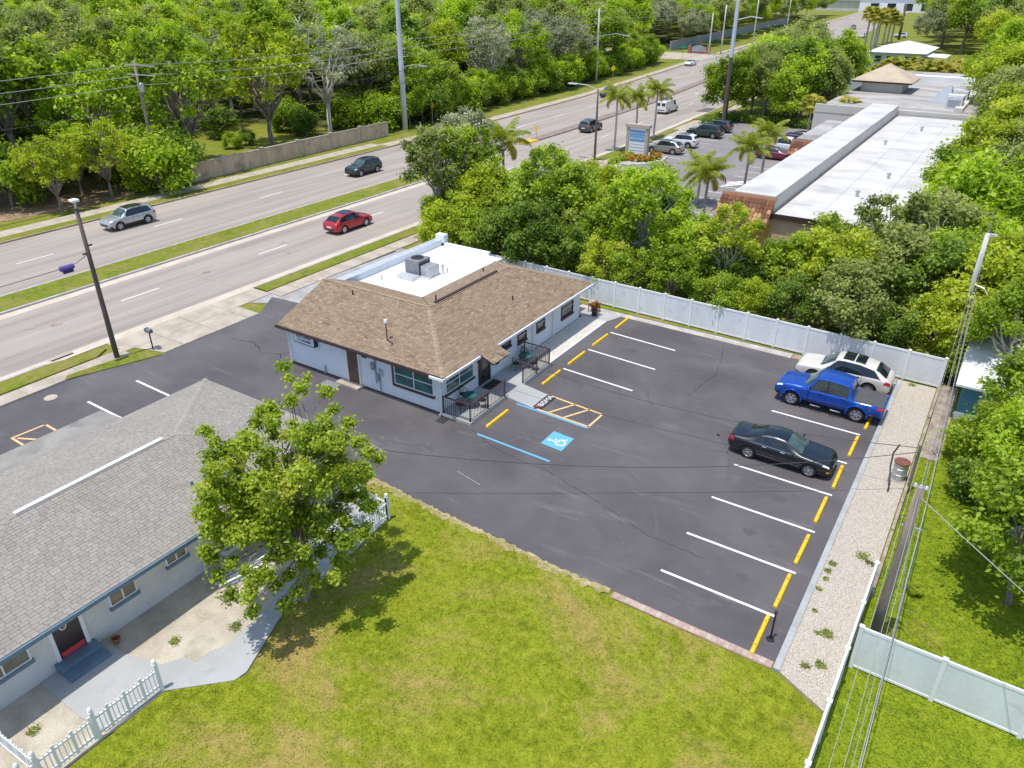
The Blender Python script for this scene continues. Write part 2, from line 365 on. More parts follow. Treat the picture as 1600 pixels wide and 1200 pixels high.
def wloc(o):
    v = Vector((0, 0, 0))
    while o: v += o.location; o = o.parent
    return v
def link(name, me, parent=None, loc=(0, 0, 0), rot=(0, 0, 0), scale=None):
    o = bpy.data.objects.new(name, me); COL.objects.link(o)
    if parent: o.parent = parent
    o.location = loc; o.rotation_euler = rot
    if scale: o.scale = scale
    return o
def tag(o, label, cat, group=None):
    o['label'] = label; o['category'] = cat
    if group: o['group'] = group
    return o
def thing(name, loc, label, cat, group=None, rz=0):
    o = bpy.data.objects.new(name, None); COL.objects.link(o); o.location = loc; o.rotation_euler = (0, 0, rz)
    o.empty_display_size = .2
    return tag(o, label, cat, group)
def struct(o): o['kind'] = 'structure'; return o
def stuff(o): o['kind'] = 'stuff'; return o
KIDS = {}
def copy_tree(o, parent=None):
    c = o.copy(); COL.objects.link(c); c.parent = parent
    for ch in [k for k in o.children]: copy_tree(ch, c)
    return c
def big_mesh(name, verts, nper, mat, tint=None, smooth=False):
    """verts: (n*nper,3) array, each run of nper verts one face"""
    n = len(verts)//nper
    me = bpy.data.meshes.new(name); me.vertices.add(len(verts)); me.vertices.foreach_set('co', verts.astype(np.float32).ravel())
    me.loops.add(n*nper); me.loops.foreach_set('vertex_index', np.arange(n*nper, dtype=np.int32))
    me.polygons.add(n); me.polygons.foreach_set('loop_start', np.arange(0, n*nper, nper, dtype=np.int32)); me.polygons.foreach_set('loop_total', np.full(n, nper, np.int32))
    me.materials.append(MATS[mat])
    if tint is not None: me.attributes.new('tint', 'FLOAT', 'FACE').data.foreach_set('value', tint.astype(np.float32))
    me.update(calc_edges=True); return me
def text_mesh(txt, size, mat, extrude=.004):
    cu = bpy.data.curves.new('lettering', 'FONT'); cu.body = txt; cu.size = size; cu.align_x = 'CENTER'; cu.align_y = 'CENTER'; cu.extrude = extrude
    o = bpy.data.objects.new('lettering', cu); COL.objects.link(o)
    dg = bpy.context.evaluated_depsgraph_get(); me = bpy.data.meshes.new_from_object(o.evaluated_get(dg))
    me.materials.clear(); me.materials.append(MATS[mat]); bpy.data.objects.remove(o); return me

# ================================================================== SETTING
_sy = [-100, 100, 135, 187, 202, 302, 566, 1200]; _sx = [0, 0, -1.2, -6.2, -7.8, -15.5, -36, -90]
def bend(y): return float(np.interp(y, _sy, _sx))
def ys_between(y0, y1, st=8.0):
    n = max(1, int((y1-y0)/st)); return [y0+(y1-y0)*i/n for i in range(n+1)]
def strip(mb, x0, x1, y0, y1, z, base=None, st=8.0):
    """a band that follows the road's bend; with base it gets sides down to that height"""
    ys_ = ys_between(y0, y1, st); n = len(ys_)
    vs_ = []
    for y in ys_: vs_ += [(x0+bend(y), y, z), (x1+bend(y), y, z)]
    fs = [(2*i, 2*i+1, 2*i+3, 2*i+2) for i in range(n-1)]
    mb.add(vs_, fs)
    if base is not None:
        vb = []
        for y in ys_: vb += [(x0+bend(y), y, base), (x1+bend(y), y, base)]
        k = 2*n
        fs2 = [(2*i+1, k+2*i+1, k+2*i+3, 2*i+3) for i in range(n-1)]+[(2*i, 2*i+2, k+2*i+2, k+2*i) for i in range(n-1)]
        fs2 += [(0, k, k+1, 1), (2*n-2, 2*n-1, k+2*n-1, k+2*n-2)]
        mb.add(vs_+vb, fs2)
    return mb

ground = struct(MB().sheet([(-1800, -400), (900, -400), (900, 2600), (-1800, 2600)], -.03).build('ground', 'verge'))
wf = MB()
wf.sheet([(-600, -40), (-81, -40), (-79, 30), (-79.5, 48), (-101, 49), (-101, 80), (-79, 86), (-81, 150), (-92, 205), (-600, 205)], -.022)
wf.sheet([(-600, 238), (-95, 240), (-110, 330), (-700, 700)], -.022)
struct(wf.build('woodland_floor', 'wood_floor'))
struct(MB().sheet([(-92, 33), (-77.5, 31), (-76, 38), (-75.6, 48.5), (-90, 49)], -.016).build('leaf_litter_ground', 'leaf_litter'))

road_mb = MB(); strip(road_mb, -70.3, -44.2, -60, 900, 0.0)
road = struct(road_mb.build('road', 'road'))
mb = MB(); strip(mb, -54.35, -53.5, -60, 69, .004); mb.build('gutter_stain', 'gutter', road)
mb = MB(); strip(mb, -45.0, -44.2, -60, 130, .004); mb.build('gutter_stain', 'gutter', road)
for x in (-49.95, -64.1):
    me = MB().sheet([(-.06, 0), (.06, 0), (.06, 3.0), (-.06, 3.0)], 0).mesh('lane_dash', 'line_white')
    y = 2.0
    while y < 330:
        b_ = bend(y); link('lane_dash', me, road, (x+b_, y, .006), (0, 0, math.atan2(-(bend(y+6)-b_), 6))); y += 12.15
for x in (-47.2, -52.4, -60.9, -67.3):
    mb = MB(); strip(mb, x-.025, x+.025, -60, 330, .0045); mb.build('joint_line', 'old_wood', road)
rj = random.Random(3)
for i in range(16):
    y = 14+i*9.3+rj.uniform(-2, 2); x0, x1 = rj.choice(((-54.2, -44.3), (-70.2, -57.8))); x0 += rj.uniform(0, 3); x1 -= rj.uniform(0, 3)
    n_ = 12; P_ = [(x0+(x1-x0)*k/n_, y+rj.uniform(-.12, .12)) for k in range(n_+1)]
    MB().add([(x, yy+d, .0048) for x, yy in P_ for d in (-.02, .02)], [(2*k, 2*k+2, 2*k+3, 2*k+1) for k in range(n_)]).build('crack', 'old_wood', road)
# turn arrow and dark repair patch
mb = MB().sheet([(-.08, -1.2), (.08, -1.2), (.08, .6), (.35, .6), (0, 1.5), (-.35, .6), (-.08, .6)], 0)
link('turn_arrow', mb.mesh('turn_arrow', 'line_white'), road, (-55.4, 150, .006))
MB().sheet([(-47.6, 129), (-44.8, 129.5), (-44.6, 134.5), (-47.5, 134)], .005).build('road_patch', 'asphalt', road)
cov = MB().lathe([(0, .006), (.33, .006), (.33, 0)], n=14).mesh('manhole_cover', 'old_wood')
for x, y in [(-50.6, 20.4), (-49.7, 21.6), (-49.9, 33.3), (-65.6, 50.9), (-62.2, 50.1), (-50.6, 41.5), (-48.0, 40.2), (-48.9, 86)]: link('manhole_cover', cov, road, (x, y, .004), scale=(.8, 1.2, 1))
struct(MB().sheet([(-240, 213), (-79, 214), (-79, 234), (-240, 231)], -.004).build('side_street', 'concrete'))

# median with kerbs
def oval(x0, x1, y0, y1, n=10):
    xm, hw = (x0+x1)/2, (x1-x0)/2
    return [(x0, y0), (x1, y0)]+[(xm+hw*math.cos(t), y1+2.2*hw*math.sin(t)) for t in np.linspace(0, math.pi, n)]
struct(MB().prism(oval(-57.7, -54.35, -60, 67), -.05, .13).build('median_kerb', 'curb_concrete'))
struct(MB().prism(oval(-57.45, -54.62, -60, 67), .0, .15).build('median_grass', 'verge'))
mb = MB(); strip(mb, -57.6, -56.1, 92.5, 190, .15, -.05); mp = struct(mb.build('median_strip', 'median_paver'))
MB().prism([(-57.6, 92.5), (-56.1, 92.5), (-56.2, 89.6), (-56.85, 88.6), (-57.5, 89.6)], -.05, .15).build('median_nose', 'line_yellow', mp)
# near verge, kerb, footpath
def verge(y0, y1, x0=-44.2, x1=-42.7):
    mb = MB(); strip(mb, x0, x0+.2, y0, y1, .12, -.05, 4); struct(mb.build('kerb', 'curb_concrete'))
    mb = MB(); strip(mb, x0+.2, x1, y0+.1, y1-.1, .10, -.05, 4); struct(mb.build('verge_grass', 'verge'))
struct(MB().prism([(-44.3, -40), (-42.8, -40), (-42.75, 20.2), (-43.4, 21.2), (-44.2, 18.2)], -.05, .1).build('verge_grass', 'verge'))
verge(33.0, 68.0); verge(86.0, 111.0); verge(121.0, 210.0)
mb = MB(); strip(mb, -44.42, -44.2, -40, 18, .115, -.05); struct(mb.build('kerb', 'curb_concrete'))
fp = MB()
for y in np.arange(-30, 21.5, 1.52): fp.box(-42.7, -41.55, y, y+1.5, -.05, .045)
struct(fp.build('footpath', 'concrete'))
fp = MB()
for y in np.arange(33, 210, 1.8): fp.add([(x+bend(y), y+d, z) for z in (-.05, .05) for x, d in ((-42.65, 0), (-41.2, 0), (-41.2, 1.77), (-42.65, 1.77))], [(4, 5, 6, 7), (0, 1, 5, 4), (1, 2, 6, 5), (2, 3, 7, 6), (3, 0, 4, 7)])
struct(fp.build('footpath', 'concrete'))
MB_ = MB().prism([(-42.0, 18.0), (-41.6, 17.6), (-39.9, 22.6), (-41.4, 22.5)], -.05, .06); struct(MB_.build('verge_grass', 'verge'))
# driveway apron panels
ap = MB()
for i, (y0, y1) in enumerate([(21.7, 24.2), (24.23, 26.7), (26.73, 29.2), (29.23, 33.0)]):
    ap.prism([(-44.2, y0), (-42.25, y0), (-42.25, y1), (-44.2, y1)], -.05, .012)
    ap.prism([(-42.22, y0+.6 if i == 0 else y0), (-40.1, y0+1.2 if i == 0 else y0), (-40.1, min(y1, 30.1)), (-42.22, min(y1, 30.1) if i == 3 else y1)], -.05, .014)
struct(ap.build('driveway_apron', 'concrete'))
struct(MB().prism([(-44.2, 68.2), (-40.2, 68.2), (-39.5, 86), (-44.2, 85.8)], -.05, .012).build('driveway_apron', 'concrete'))
struct(MB().prism([(-44.2, 111.1), (-40.2, 111.1), (-40.2, 120.9), (-44.2, 120.9)], -.05, .012).build('driveway_apron', 'concrete'))
# far kerb, verge, footpath
mb = MB(); strip(mb, -70.55, -70.3, -40, 212, .14, -.05); struct(mb.build('kerb', 'dirt'))
mb = MB(); strip(mb, -70.55, -70.3, 236, 900, .14, -.05); struct(mb.build('kerb', 'dirt'))
mb = MB(); strip(mb, -72.0, -70.56, -40, 78, .10, -.05); struct(mb.build('verge_grass', 'verge'))
fp = MB()
for y in np.arange(-40, 900, 2.0):
    if 211 < y < 236: continue
    o = 0 if y < 78 else 1.4
    fp.add([(x+bend(y), y+d, z) for z in (-.05, .1) for x, d in ((-73.9+o, 0), (-72.02+o, 0), (-72.02+o, 1.97), (-73.9+o, 1.97))], [(4, 5, 6, 7), (0, 1, 5, 4), (1, 2, 6, 5), (2, 3, 7, 6), (3, 0, 4, 7)])
struct(fp.build('footpath', 'concrete'))
drain = struct(MB().box(-45.05, -44.5, 18.4, 19.9, -.05, .012).build('storm_drain', 'concrete')); MB().box(-44.7, -44.52, 18.5, 19.8, .0, .018).build('drain_slot', 'dark_metal', drain)

# parking lot
lot = struct(MB().sheet([(-41.5, -20), (-41.5, 17.7), (-40.0, 22.7), (-40.1, 30.1), (-41.7, 32.6), (-38.8, 32.9), (-33, 33.0), (-33, 43.6), (-2.3, 43.6), (-2.3, 19.55),
                         (-5, 19.55), (-8.3, 19.6), (-10.8, 19.55), (-13.2, 19.75), (-15.5, 19.8), (-18.4, 19.95), (-21.6, 20.2), (-24, 20.1), (-24, 12), (-31, 12), (-31, -20)], .004).build('parking_lot', 'asphalt'))
struct(MB().sheet([(-42.2, 31.0), (-38.8, 32.9), (-33.2, 32.9), (-33.2, 46), (-42.2, 46)], .0).build('concrete_pad', 'pad_concrete'))
MB().sheet([(-42.2, 39.5), (-41.2, 39.3), (-40.9, 45.2), (-42.2, 45)], .003).build('asphalt_patch', 'asphalt', lot)
LZ = .008
def line(x0, y0, x1, y1, w, mat, name='stall_line'):
    d = Vector((x1-x0, y1-y0)).normalized(); n = Vector((-d.y, d.x))*w/2
    return MB().sheet([(x0-n.x, y0-n.y), (x1-n.x, y1-n.y), (x1+n.x, y1+n.y), (x0+n.x, y0+n.y)], LZ).build(name, mat, lot)
for y in (21.6, 24.23, 27.12, 30.1, 33.05, 36.03): line(-7.32, y, -2.95, y, .115, 'line_white')
for y in (34.25, 37.3, 40.3): line(-18.85, y, -14.35, y-.25, .115, 'line_white')
line(-38.2, 19.8, -33.4, 19.7, .13, 'line_white'); line(-38.2, 16.95, -33.4, 16.9, .13, 'line_white')
for a in [(-37.85, 12.8, -37.75, 14.5), (-37.8, 14.45, -35.5, 14.4), (-37.8, 12.85, -35.5, 12.8), (-37.6, 13.0, -35.4, 14.1)]: line(*a, .12, 'line_orange', 'hatch_line')
line(-18.9, 25.72, -14.65, 25.6, .12, 'line_blue', 'bay_line'); line(-18.9, 29.32, -14.55, 29.2, .11, 'line_blue', 'bay_line')
LZ = .011
for a in [(-17.75, 31.05, -14.5, 30.8), (-14.55, 30.85, -14.6, 29.3), (-17.7, 29.43, -14.5, 29.33), (-17.0, 29.45, -16.25, 30.95), (-16.1, 29.42, -15.35, 30.9)]: line(*a, .115, 'line_orange', 'hatch_line')
LZ = .008
line(-7.0, 42.2, -5.0, 42.2, .1, 'line_faint'); line(-24, 22.3, -21.5, 22.0, .06, 'line_faint', 'scuff'); line(-17.8, 22.6, -16.3, 22.3, .05, 'line_faint', 'scuff'); line(-19.2, 33.2, -18.7, 33.1, .07, 'line_faint', 'scuff')
def crack(pts, w=.022, name='crack', mat='dark_metal'):
    rc = random.Random(len(pts)*7+int(pts[0][0]*10)); P_ = []
    for (a, b_), (c, d) in zip(pts[:-1], pts[1:]):
        n = max(2, int(math.hypot(c-a, d-b_)/.18))
        P_ += [Vector((a+(c-a)*i/n+rc.uniform(-.05, .05), b_+(d-b_)*i/n+rc.uniform(-.05, .05))) for i in range(n)]
    mb = MB(); vs_ = []
    for i, p in enumerate(P_):
        d = (P_[min(i+1, len(P_)-1)]-P_[max(i-1, 0)]).normalized(); q = Vector((-d.y, d.x))*w*rc.uniform(.3, 1.2)
        vs_ += [(p.x-q.x, p.y-q.y, .0065), (p.x+q.x, p.y+q.y, .0065)]
    mb.add(vs_, [(2*i, 2*i+2, 2*i+3, 2*i+1) for i in range(len(P_)-1)]); mb.build(name, mat, lot)
crack([(-38.5, 26.4), (-36.6, 26.8), (-35.2, 26.1), (-34.0, 26.6), (-33.4, 25.9), (-32.6, 25.7)], .03); crack([(-19.4, 25.9), (-17.0, 25.0), (-14.4, 24.9), (-11.0, 24.0)], .016); crack([(-34.0, 26.6), (-33.6, 27.6)], .025); crack([(-11.0, 24.0), (-8.5, 23.2), (-6.0, 23.1)], .012); crack([(-12, 42), (-11.2, 38.5), (-11.6, 35)], .014); crack([(-28, 22.2), (-24.5, 21.6), (-21.5, 21.9)], .014)
def tyre_arc(cx, cy, r, a0, a1, w=.13, mat='tyre_mark'):
    n = 24; mb = MB(); mb.add([(cx+(r+o)*math.cos(a0+(a1-a0)*i/n), cy+(r+o)*math.sin(a0+(a1-a0)*i/n), .0055) for i in range(n+1) for o in (-w/2, w/2)], [(2*i, 2*i+2, 2*i+3, 2*i+1) for i in range(n)]); mb.build('tyre_mark', mat, lot)
for a in ((-12.5, 28.5, 5.2, .2, 1.5), (-12.5, 28.5, 6.8, .25, 1.45), (-24, 31, 8.4, 4.9, 6.0), (-10, 36, 4.0, 3.4, 5.2), (-10, 36, 5.5, 3.3, 5.1), (-14, 21.5, 6, .3, 1.2)): tyre_arc(*a)
# wheelchair bay symbol: up points to -X, right to +Y
sq = MB().sheet([(-15.82, 26.72), (-14.62, 26.66), (-14.65, 27.95), (-15.82, 28.02)], .009).build('wheelchair_symbol', 'line_blue', lot)
sym = MB(); cx_, cy_ = -15.2, 27.32
def P2(r_, u_): return (cx_-u_, cy_+r_)
def ring(c, r0, r1, a0, a1, n=20):
    for i in range(n):
        t0, t1 = a0+(a1-a0)*i/n, a0+(a1-a0)*(i+1)/n
        sym.sheet([P2(c[0]+r0*math.cos(t0), c[1]+r0*math.sin(t0)), P2(c[0]+r1*math.cos(t0), c[1]+r1*math.sin(t0)), P2(c[0]+r1*math.cos(t1), c[1]+r1*math.sin(t1)), P2(c[0]+r0*math.cos(t1), c[1]+r0*math.sin(t1))], .013)
def seg(a, c, w):
    a, c = Vector(a), Vector(c); d = (c-a).normalized(); n = Vector((-d.y, d.x))*w/2
    sym.sheet([P2(*(a-n)), P2(*(c-n)), P2(*(c+n)), P2(*(a+n))], .0135)
ring((-.1, .42), 0, .085, 0, 2*math.pi, 14); ring((-.06, -.18), .2, .27, R(110), R(372)); seg((-.1, .3), (-.06, -.04), .1); seg((-.1, .16), (.14, .16), .06); seg((-.06, -.05), (.17, -.05), .09); seg((.15, -.04), (.27, -.34), .08); seg((.24, -.34), (.37, -.29), .07)
sym.build('wheelchair_figure', 'line_white', sq)
ro = random.Random(8)
for x, y, r_ in ((-4.6, 22.9, .32), (-5.2, 25.7, .28), (-4.8, 28.6, .36), (-5.0, 34.6, .3), (-16.8, 35.7, .3), (-16.5, 38.7, .26), (-17.0, 33.0, .22), (-9.5, 26, .16), (-4.2, 25.3, .12), (-11.5, 37, .18), (-5.6, 23.4, .1), (-5.8, 28.2, .14), (-16.2, 36.2, .12), (-15.6, 27.9, .12), (-13, 31, .09), (-8.3, 33.5, .15), (-20, 23.4, .2), (-26, 23.9, .16), (-30, 24.4, .1), (-36, 22, .22)):
    r_ *= .75; pts = [(x+r_*(1+ro.uniform(-.3, .35))*math.cos(t)*1.3, y+r_*(1+ro.uniform(-.3, .35))*math.sin(t)) for t in np.linspace(0, 6.283, 15)[:-1]]
    MB().sheet(pts, .006+.0001*ro.random()).build('oil_stain', 'oil', lot)
# grey kerb, gravel strip, edging
struct(MB().box(-2.36, -2.14, 19.2, 43.2, -.05, .11).build('kerb', 'curb_grey'))
struct(MB().box(-3.9, -2.37, 42.55, 42.72, -.05, .10).build('kerb', 'curb_grey'))
struct(MB().prism([(-2.14, 19.2), (-.5, 18.4), (-.42, 20.3), (-.42, 43.3), (-2.14, 43.3)], -.05, .05).build('gravel_strip', 'gravel'))
struct(MB().prism([(-22.6, 42.95), (-8.2, 42.8), (-8.2, 43.45), (-22.6, 43.45)], -.05, .03).build('fence_footing', 'curb_concrete'))
struct(MB().prism([(-8.15, 42.9), (-2.4, 42.75), (-2.4, 43.45), (-8.15, 43.45)], -.05, .028).build('dirt_strip', 'dirt'))
edge = struct(MB().prism([(-8.3, 19.25), (-2.4, 19.2), (-2.4, 19.545), (-8.3, 19.59)], -.05, .006).build('brick_edging', 'dirt'))
bm_ = MB().box(-.1, .1, -.14, .14, 0, .03)
bricks = [bm_.mesh('brick', m_) for m_ in ('brick_pink', 'stone_tan', 'brick_pink')]
for i in range(28): link('brick', bricks[i % 3], edge, (-2.52-i*.207, 19.385+random.uniform(-.012, .012), .004), (0, 0, random.uniform(-.04, .04)))

# lawn sheets
LAWN = [(-2.4, 19.15), (-.55, 18.3), (-.45, -6), (-18.2, -6), (-18.25, 8.0), (-17.0, 9.0), (-16.6, 9.6), (-17.6, 12.0), (-17.9, 16.7), (-18.0, 18.3), (-22, 18.6), (-22, 20.1), (-18.4, 19.86), (-15.5, 19.7), (-13.2, 19.65), (-10.8, 19.45), (-8.3, 19.2)]
struct(MB().sheet(LAWN, .0).build('lawn', 'lawn'))
struct(MB().sheet([(-.38, -6), (14, -6), (14, 52), (.6, 52), (.6, 38), (-.38, 37)], -.012).build('lawn', 'yard'))
re_ = random.Random(4); up_e, lo_e = [], []
for i in range(95):
    x = -21.6+i*.14; y0 = float(np.interp(x, [-21.6, -18.4, -15.5, -13.2, -10.8, -8.3], [20.2, 19.95, 19.8, 19.75, 19.55, 19.6]))
    up_e.append((x, y0+re_.uniform(-.05, .07))); lo_e.append((x, y0-.12-re_.uniform(0, .28)-.12*math.sin(i*.23)**2))
mb = MB(); n_ = len(up_e)
mb.add([(x, y, .0075) for x, y in lo_e]+[(x, y, .0075) for x, y in up_e], [(i, i+1, n_+i+1, n_+i) for i in range(n_-1)]); struct(mb.build('dirt_edge', 'dry_edge'))
struct(MB().box(-.2, .62, 35.5, 44, -.05, .03).build('side_path', 'old_wood'))
# paths and beds of the grey house
struct(MB().sheet([(-22.2, -4), (-18.3, -4), (-18.3, 9.2), (-17.2, 9.5), (-17.9, 12.5), (-20, 15), (-22.2, 15)], -.004).build('sand_bed', 'sand'))
struct(MB().prism([(-22.0, 5.75), (-19.55, 5.75), (-18.45, 5.9), (-18.35, 7.7), (-16.75, 9.25), (-16.7, 9.7), (-17.75, 12.2), (-17.95, 16.6), (-18.15, 18.15), (-21.8, 18.15), (-21.8, 15.6), (-18.9, 14.2), (-18.25, 11.2), (-18.1, 10.05), (-19.3, 8.35), (-20.75, 7.95), (-22.0, 7.95)], -.05, .035).build('garden_path', 'grey_paint'))
struct(MB().box(-19.0, -18.4, 9.0, 9.6, -.02, .04).build('stepping_slab', 'sand'))

# plaza parking lot
plot = struct(MB().sheet([(-40.2, 56), (-40.2, 124), (-20, 126), (-17.5, 56)], -.004).build('plaza_parking_lot', 'old_asphalt'))
for i in range(8): MB().sheet([(-40.0, 91.9+i*2.75), (-35.2, 92.2+i*2.75), (-35.2, 92.3+i*2.75), (-40.0, 92.0+i*2.75)], .002).build('stall_line', 'line_white', plot)
for i in range(9): MB().sheet([(-26.5, 70+i*2.8), (-21.4, 70.0+i*2.8), (-21.4, 70.12+i*2.8), (-26.5, 70.12+i*2.8)], .002).build('stall_line', 'line_white', plot)
for i in range(3): MB().sheet([(-26.3, 81.3+i*.9), (-25.9, 81.3+i*.9), (-23.9, 83.9+i*.9), (-24.3, 83.9+i*.9)], .003).build('hatch_line', 'line_white', plot)
isl = [(-41.2, 85.2), (-39.2, 84.8), (-37.0, 86.6), (-36.3, 89.5), (-36.8, 92.0), (-40.6, 93.2), (-41.2, 92.0)]
struct(MB().prism(isl, -.05, .14).build('planting_island', 'curb_concrete'))

# ================================================================== BUILDING HELPERS
CAMP = Vector((0, 0, 20))
def slope_tabs(poly, course=.145, width=.33, lift=.02, rnd=random):
    """cover a roof plane (poly[0]->poly[1] is its eave) with overlapping tabs; returns list of (verts, tint)"""
    q = [Vector(p) for p in poly]; e = (q[1]-q[0]).normalized(); n = e.cross(q[2]-q[1]).normalized()
    if n.z < 0: n = -n
    up_ = n.cross(e).normalized()
    if up_.z < 0: up_ = -up_
    uv = [((p-q[0]).dot(e), (p-q[0]).dot(up_)) for p in q]
    vmax = max(v for _, v in uv); out = []
    def rng_at(v):
        xs = []
        for i in range(len(uv)):
            (u0, v0), (u1, v1) = uv[i], uv[(i+1) % len(uv)]
            if abs(v1-v0) < 1e-6:
                if abs(v-v0) < 1e-4: xs += [u0, u1]
                continue
            t = (v-v0)/(v1-v0)
            if -1e-6 <= t <= 1+1e-6: xs.append(u0+(u1-u0)*t)
        return (min(xs), max(xs)) if xs else (0, 0)
    k = 0; v = 0.0
    while v < vmax-.03:
        v1 = min(v+course, vmax-.002); a0, b0 = rng_at(v+1e-4); a1, b1 = rng_at(v1)
        a, b_ = max(a0, a1), min(b0, b1); u = a-(k % 2)*width*.5-rnd.random()*.1
        while u < b_:
            w = width*rnd.uniform(.75, 1.3); u0, u1 = max(u, a), min(u+w-.012, b_); u += w
            if u1-u0 < .05: continue
            h = lift*rnd.uniform(.75, 1.25); P = lambda uu, vv, hh: q[0]+e*uu+up_*vv+n*hh
            vs_ = [P(u0, v, .001), P(u1, v, .001), P(u1, v, h), P(u0, v, h), P(u1, v1+.01, .006), P(u0, v1+.01, .006)]
            out.append((vs_, min(1, max(0, rnd.gauss(.5, .165)))))
        v += course; k += 1
    return out
TAB_F = [(0, 1, 2, 3), (3, 2, 4, 5), (1, 4, 2), (0, 3, 5)]
def lay_tabs(tabs, part, mat, single='shingle', rest='shingles', limit=300):
    tabs.sort(key=lambda t: (t[0][0]-CAMP).length)
    off = wloc(part); mb = MB()
    for i, (vs_, t) in enumerate(tabs):
        if i < limit:
            c = (vs_[0]+vs_[4])/2; one = MB().add(vs_, TAB_F, t); me = one.mesh(single, mat, c, True); link(single, me, part, c-off)
        else: mb.add(vs_, TAB_F, t)
    if mb.v: stuff(mb.build(rest, mat, part, True))
def caps_along(p, q, part, mat, w=.26, step=.28, name='ridge_cap'):
    p, q = Vector(p), Vector(q); d = (q-p).normalized(); L = (q-p).length; s_ = Vector((-d.y, d.x, 0)).normalized(); mb = MB()
    n = max(1, int(L/step))
    for i in range(n):
        a, b_ = p+d*(L*i/n-.02), p+d*(L*(i+1)/n); dn = Vector((0, 0, -.05))
        t = random.uniform(.55, .95)
        mb.add([a+Vector((0, 0, .055)), a+s_*w/2+dn*.9+Vector((0, 0, .05)), b_+s_*w/2+dn+Vector((0, 0, .04)), b_+Vector((0, 0, .035)), a-s_*w/2+dn*.9+Vector((0, 0, .05)), b_-s_*w/2+dn+Vector((0, 0, .04))],
               [(0, 3, 2, 1), (0, 4, 5, 3)], t)
    stuff(mb.build(name, mat, part, True))

def window(parent, axis, pos, out, a0, a1, z0, z1, frame='trim_white', pane='glass_teal', sash=True, mull=(), sill=None, fw_=.05, name='window'):
    """a wall window: axis 'x' = wall at x=pos running along y; out = +1/-1 outward direction"""
    def bx(mb, u0, u1, w0, w1, d0, d1):
        p0, p1 = pos+out*d0, pos+out*d1
        return mb.box(p0, p1, u0, u1, w0, w1) if axis == 'x' else mb.box(u0, u1, p0, p1, w0, w1)
    f = MB(); bx(f, a0-fw_, a0, z0-fw_, z1+fw_, -.02, .06); bx(f, a1, a1+fw_, z0-fw_, z1+fw_, -.02, .06); bx(f, a0, a1, z1, z1+fw_, -.02, .06); bx(f, a0, a1, z0-fw_, z0, -.02, .06)
    w = f.build(name, frame, parent)
    g_ = MB(); bx(g_, a0, a1, z0, z1, -.02, .012); g_.build('pane', pane, w)
    bars = MB(); zm = (z0+z1)/2
    if sash: bx(bars, a0, a1, zm-.02, zm+.02, .01, .045)
    for u in mull: bx(bars, u-.025, u+.025, z0, z1, .01, .052)
    if bars.v: bars.build('sash_bar', 'trim_white', w)
    if sill: s_ = MB(); bx(s_, a0-.1, a1+.1, z0-fw_-.13, z0-fw_-.003, -.02, .11); s_.build('sill', sill, w)
    return w

# ================================================================== OFFICE
off_ = thing('office_building', (-27, 33.5, 0), 'white stucco office with brown shingled hip roof and flat white rear roof', 'building')
wl = MB(); wl.box(-32.7, -21.6, 26.3, 41.1, 0, 2.56); wl.add([(-32.7, 26.3, 2.56), (-32.7, 32.4, 2.56), (-32.7, 29.6, 3.9)], [(0, 2, 1)])
wl.add([(-32.7, 26.0, 2.6), (-32.5, 26.0, 2.6), (-32.5, 29.6, 3.98), (-32.7, 29.6, 3.98)], [(0, 1, 2, 3)])
wall = wl.build('wall', 'wall_white', off_)
MB().box(-32.72, -21.58, 26.275, 26.3, 0.0, .07).build('wall_base', 'trim_brown', wall); MB().box(-21.6, -21.575, 34.1, 41.1, 0, .07).build('wall_base', 'trim_brown', wall)
ze, zr, k_ = 2.62, 4.14, .38
roofP = {'s': [(-32.75, 25.6, ze), (-20.8, 25.6, ze), (-24.8, 29.6, zr), (-32.75, 29.6, zr)],
         'e': [(-20.8, 25.6, ze), (-20.8, 41.4, ze), (-24.8, 37.4, zr), (-24.8, 29.6, zr)],
         'n': [(-20.8, 41.4, ze), (-28.8, 41.4, ze), (-24.8, 37.4, zr)],
         'w': [(-28.8, 41.4, ze), (-28.8, 33.6, ze), (-24.8, 29.6, zr), (-24.8, 37.4, zr)],
         'b': [(-28.8, 33.6, ze), (-32.75, 33.6, ze), (-32.75, 29.6, zr), (-24.8, 29.6, zr)]}
rb = MB()
for q in roofP.values(): rb.slab(q, .1)
roof = rb.build('roof', 'fascia_dark', off_)
tabs = []
for key, q in roofP.items(): tabs += slope_tabs(q, .13, .3)
jut = [(-19.95, 28.75, ze-.32), (-19.95, 30.3, ze-.32), (-20.95, 30.3, ze+.06), (-20.95, 28.75, ze+.06)]
MB().slab(jut, .1).build('entry_roof', 'fascia_dark', roof); tabs += slope_tabs(jut)
lay_tabs(tabs, roof, 'shingle_brown')
for p, q in [((-20.8, 25.6, ze), (-24.8, 29.6, zr)), ((-24.8, 29.6, zr), (-32.75, 29.6, zr)), ((-20.8, 41.4, ze), (-24.8, 37.4, zr)), ((-28.8, 41.4, ze), (-24.8, 37.4, zr)), ((-24.8, 29.6, zr), (-24.8, 37.4, zr))]: caps_along(p, q, roof, 'shingle_brown')
MB().box(-24.88, -24.72, 30.1, 36.2, zr-.02, zr+.1).build('ridge_vent', 'trim_brown', roof)
MB().box(-20.8, -20.7, 25.5, 28.7, ze-.16, ze-.02).box(-20.8, -20.7, 30.35, 41.45, ze-.16, ze-.02).box(-21.6, -20.7, 25.45, 25.53, ze-.15, ze-.02).build('gutter', 'trim_white', roof)
MB().box(-32.8, -21.6, 25.5, 25.56, ze-.14, ze+.01).build('fascia', 'trim_brown', roof)
MB().box(-32.7, -21.5, 25.6, 26.35, ze-.12, ze-.1).box(-21.7, -20.82, 26.3, 41.3, ze-.12, ze-.1).build('soffit', 'trim_white', roof)
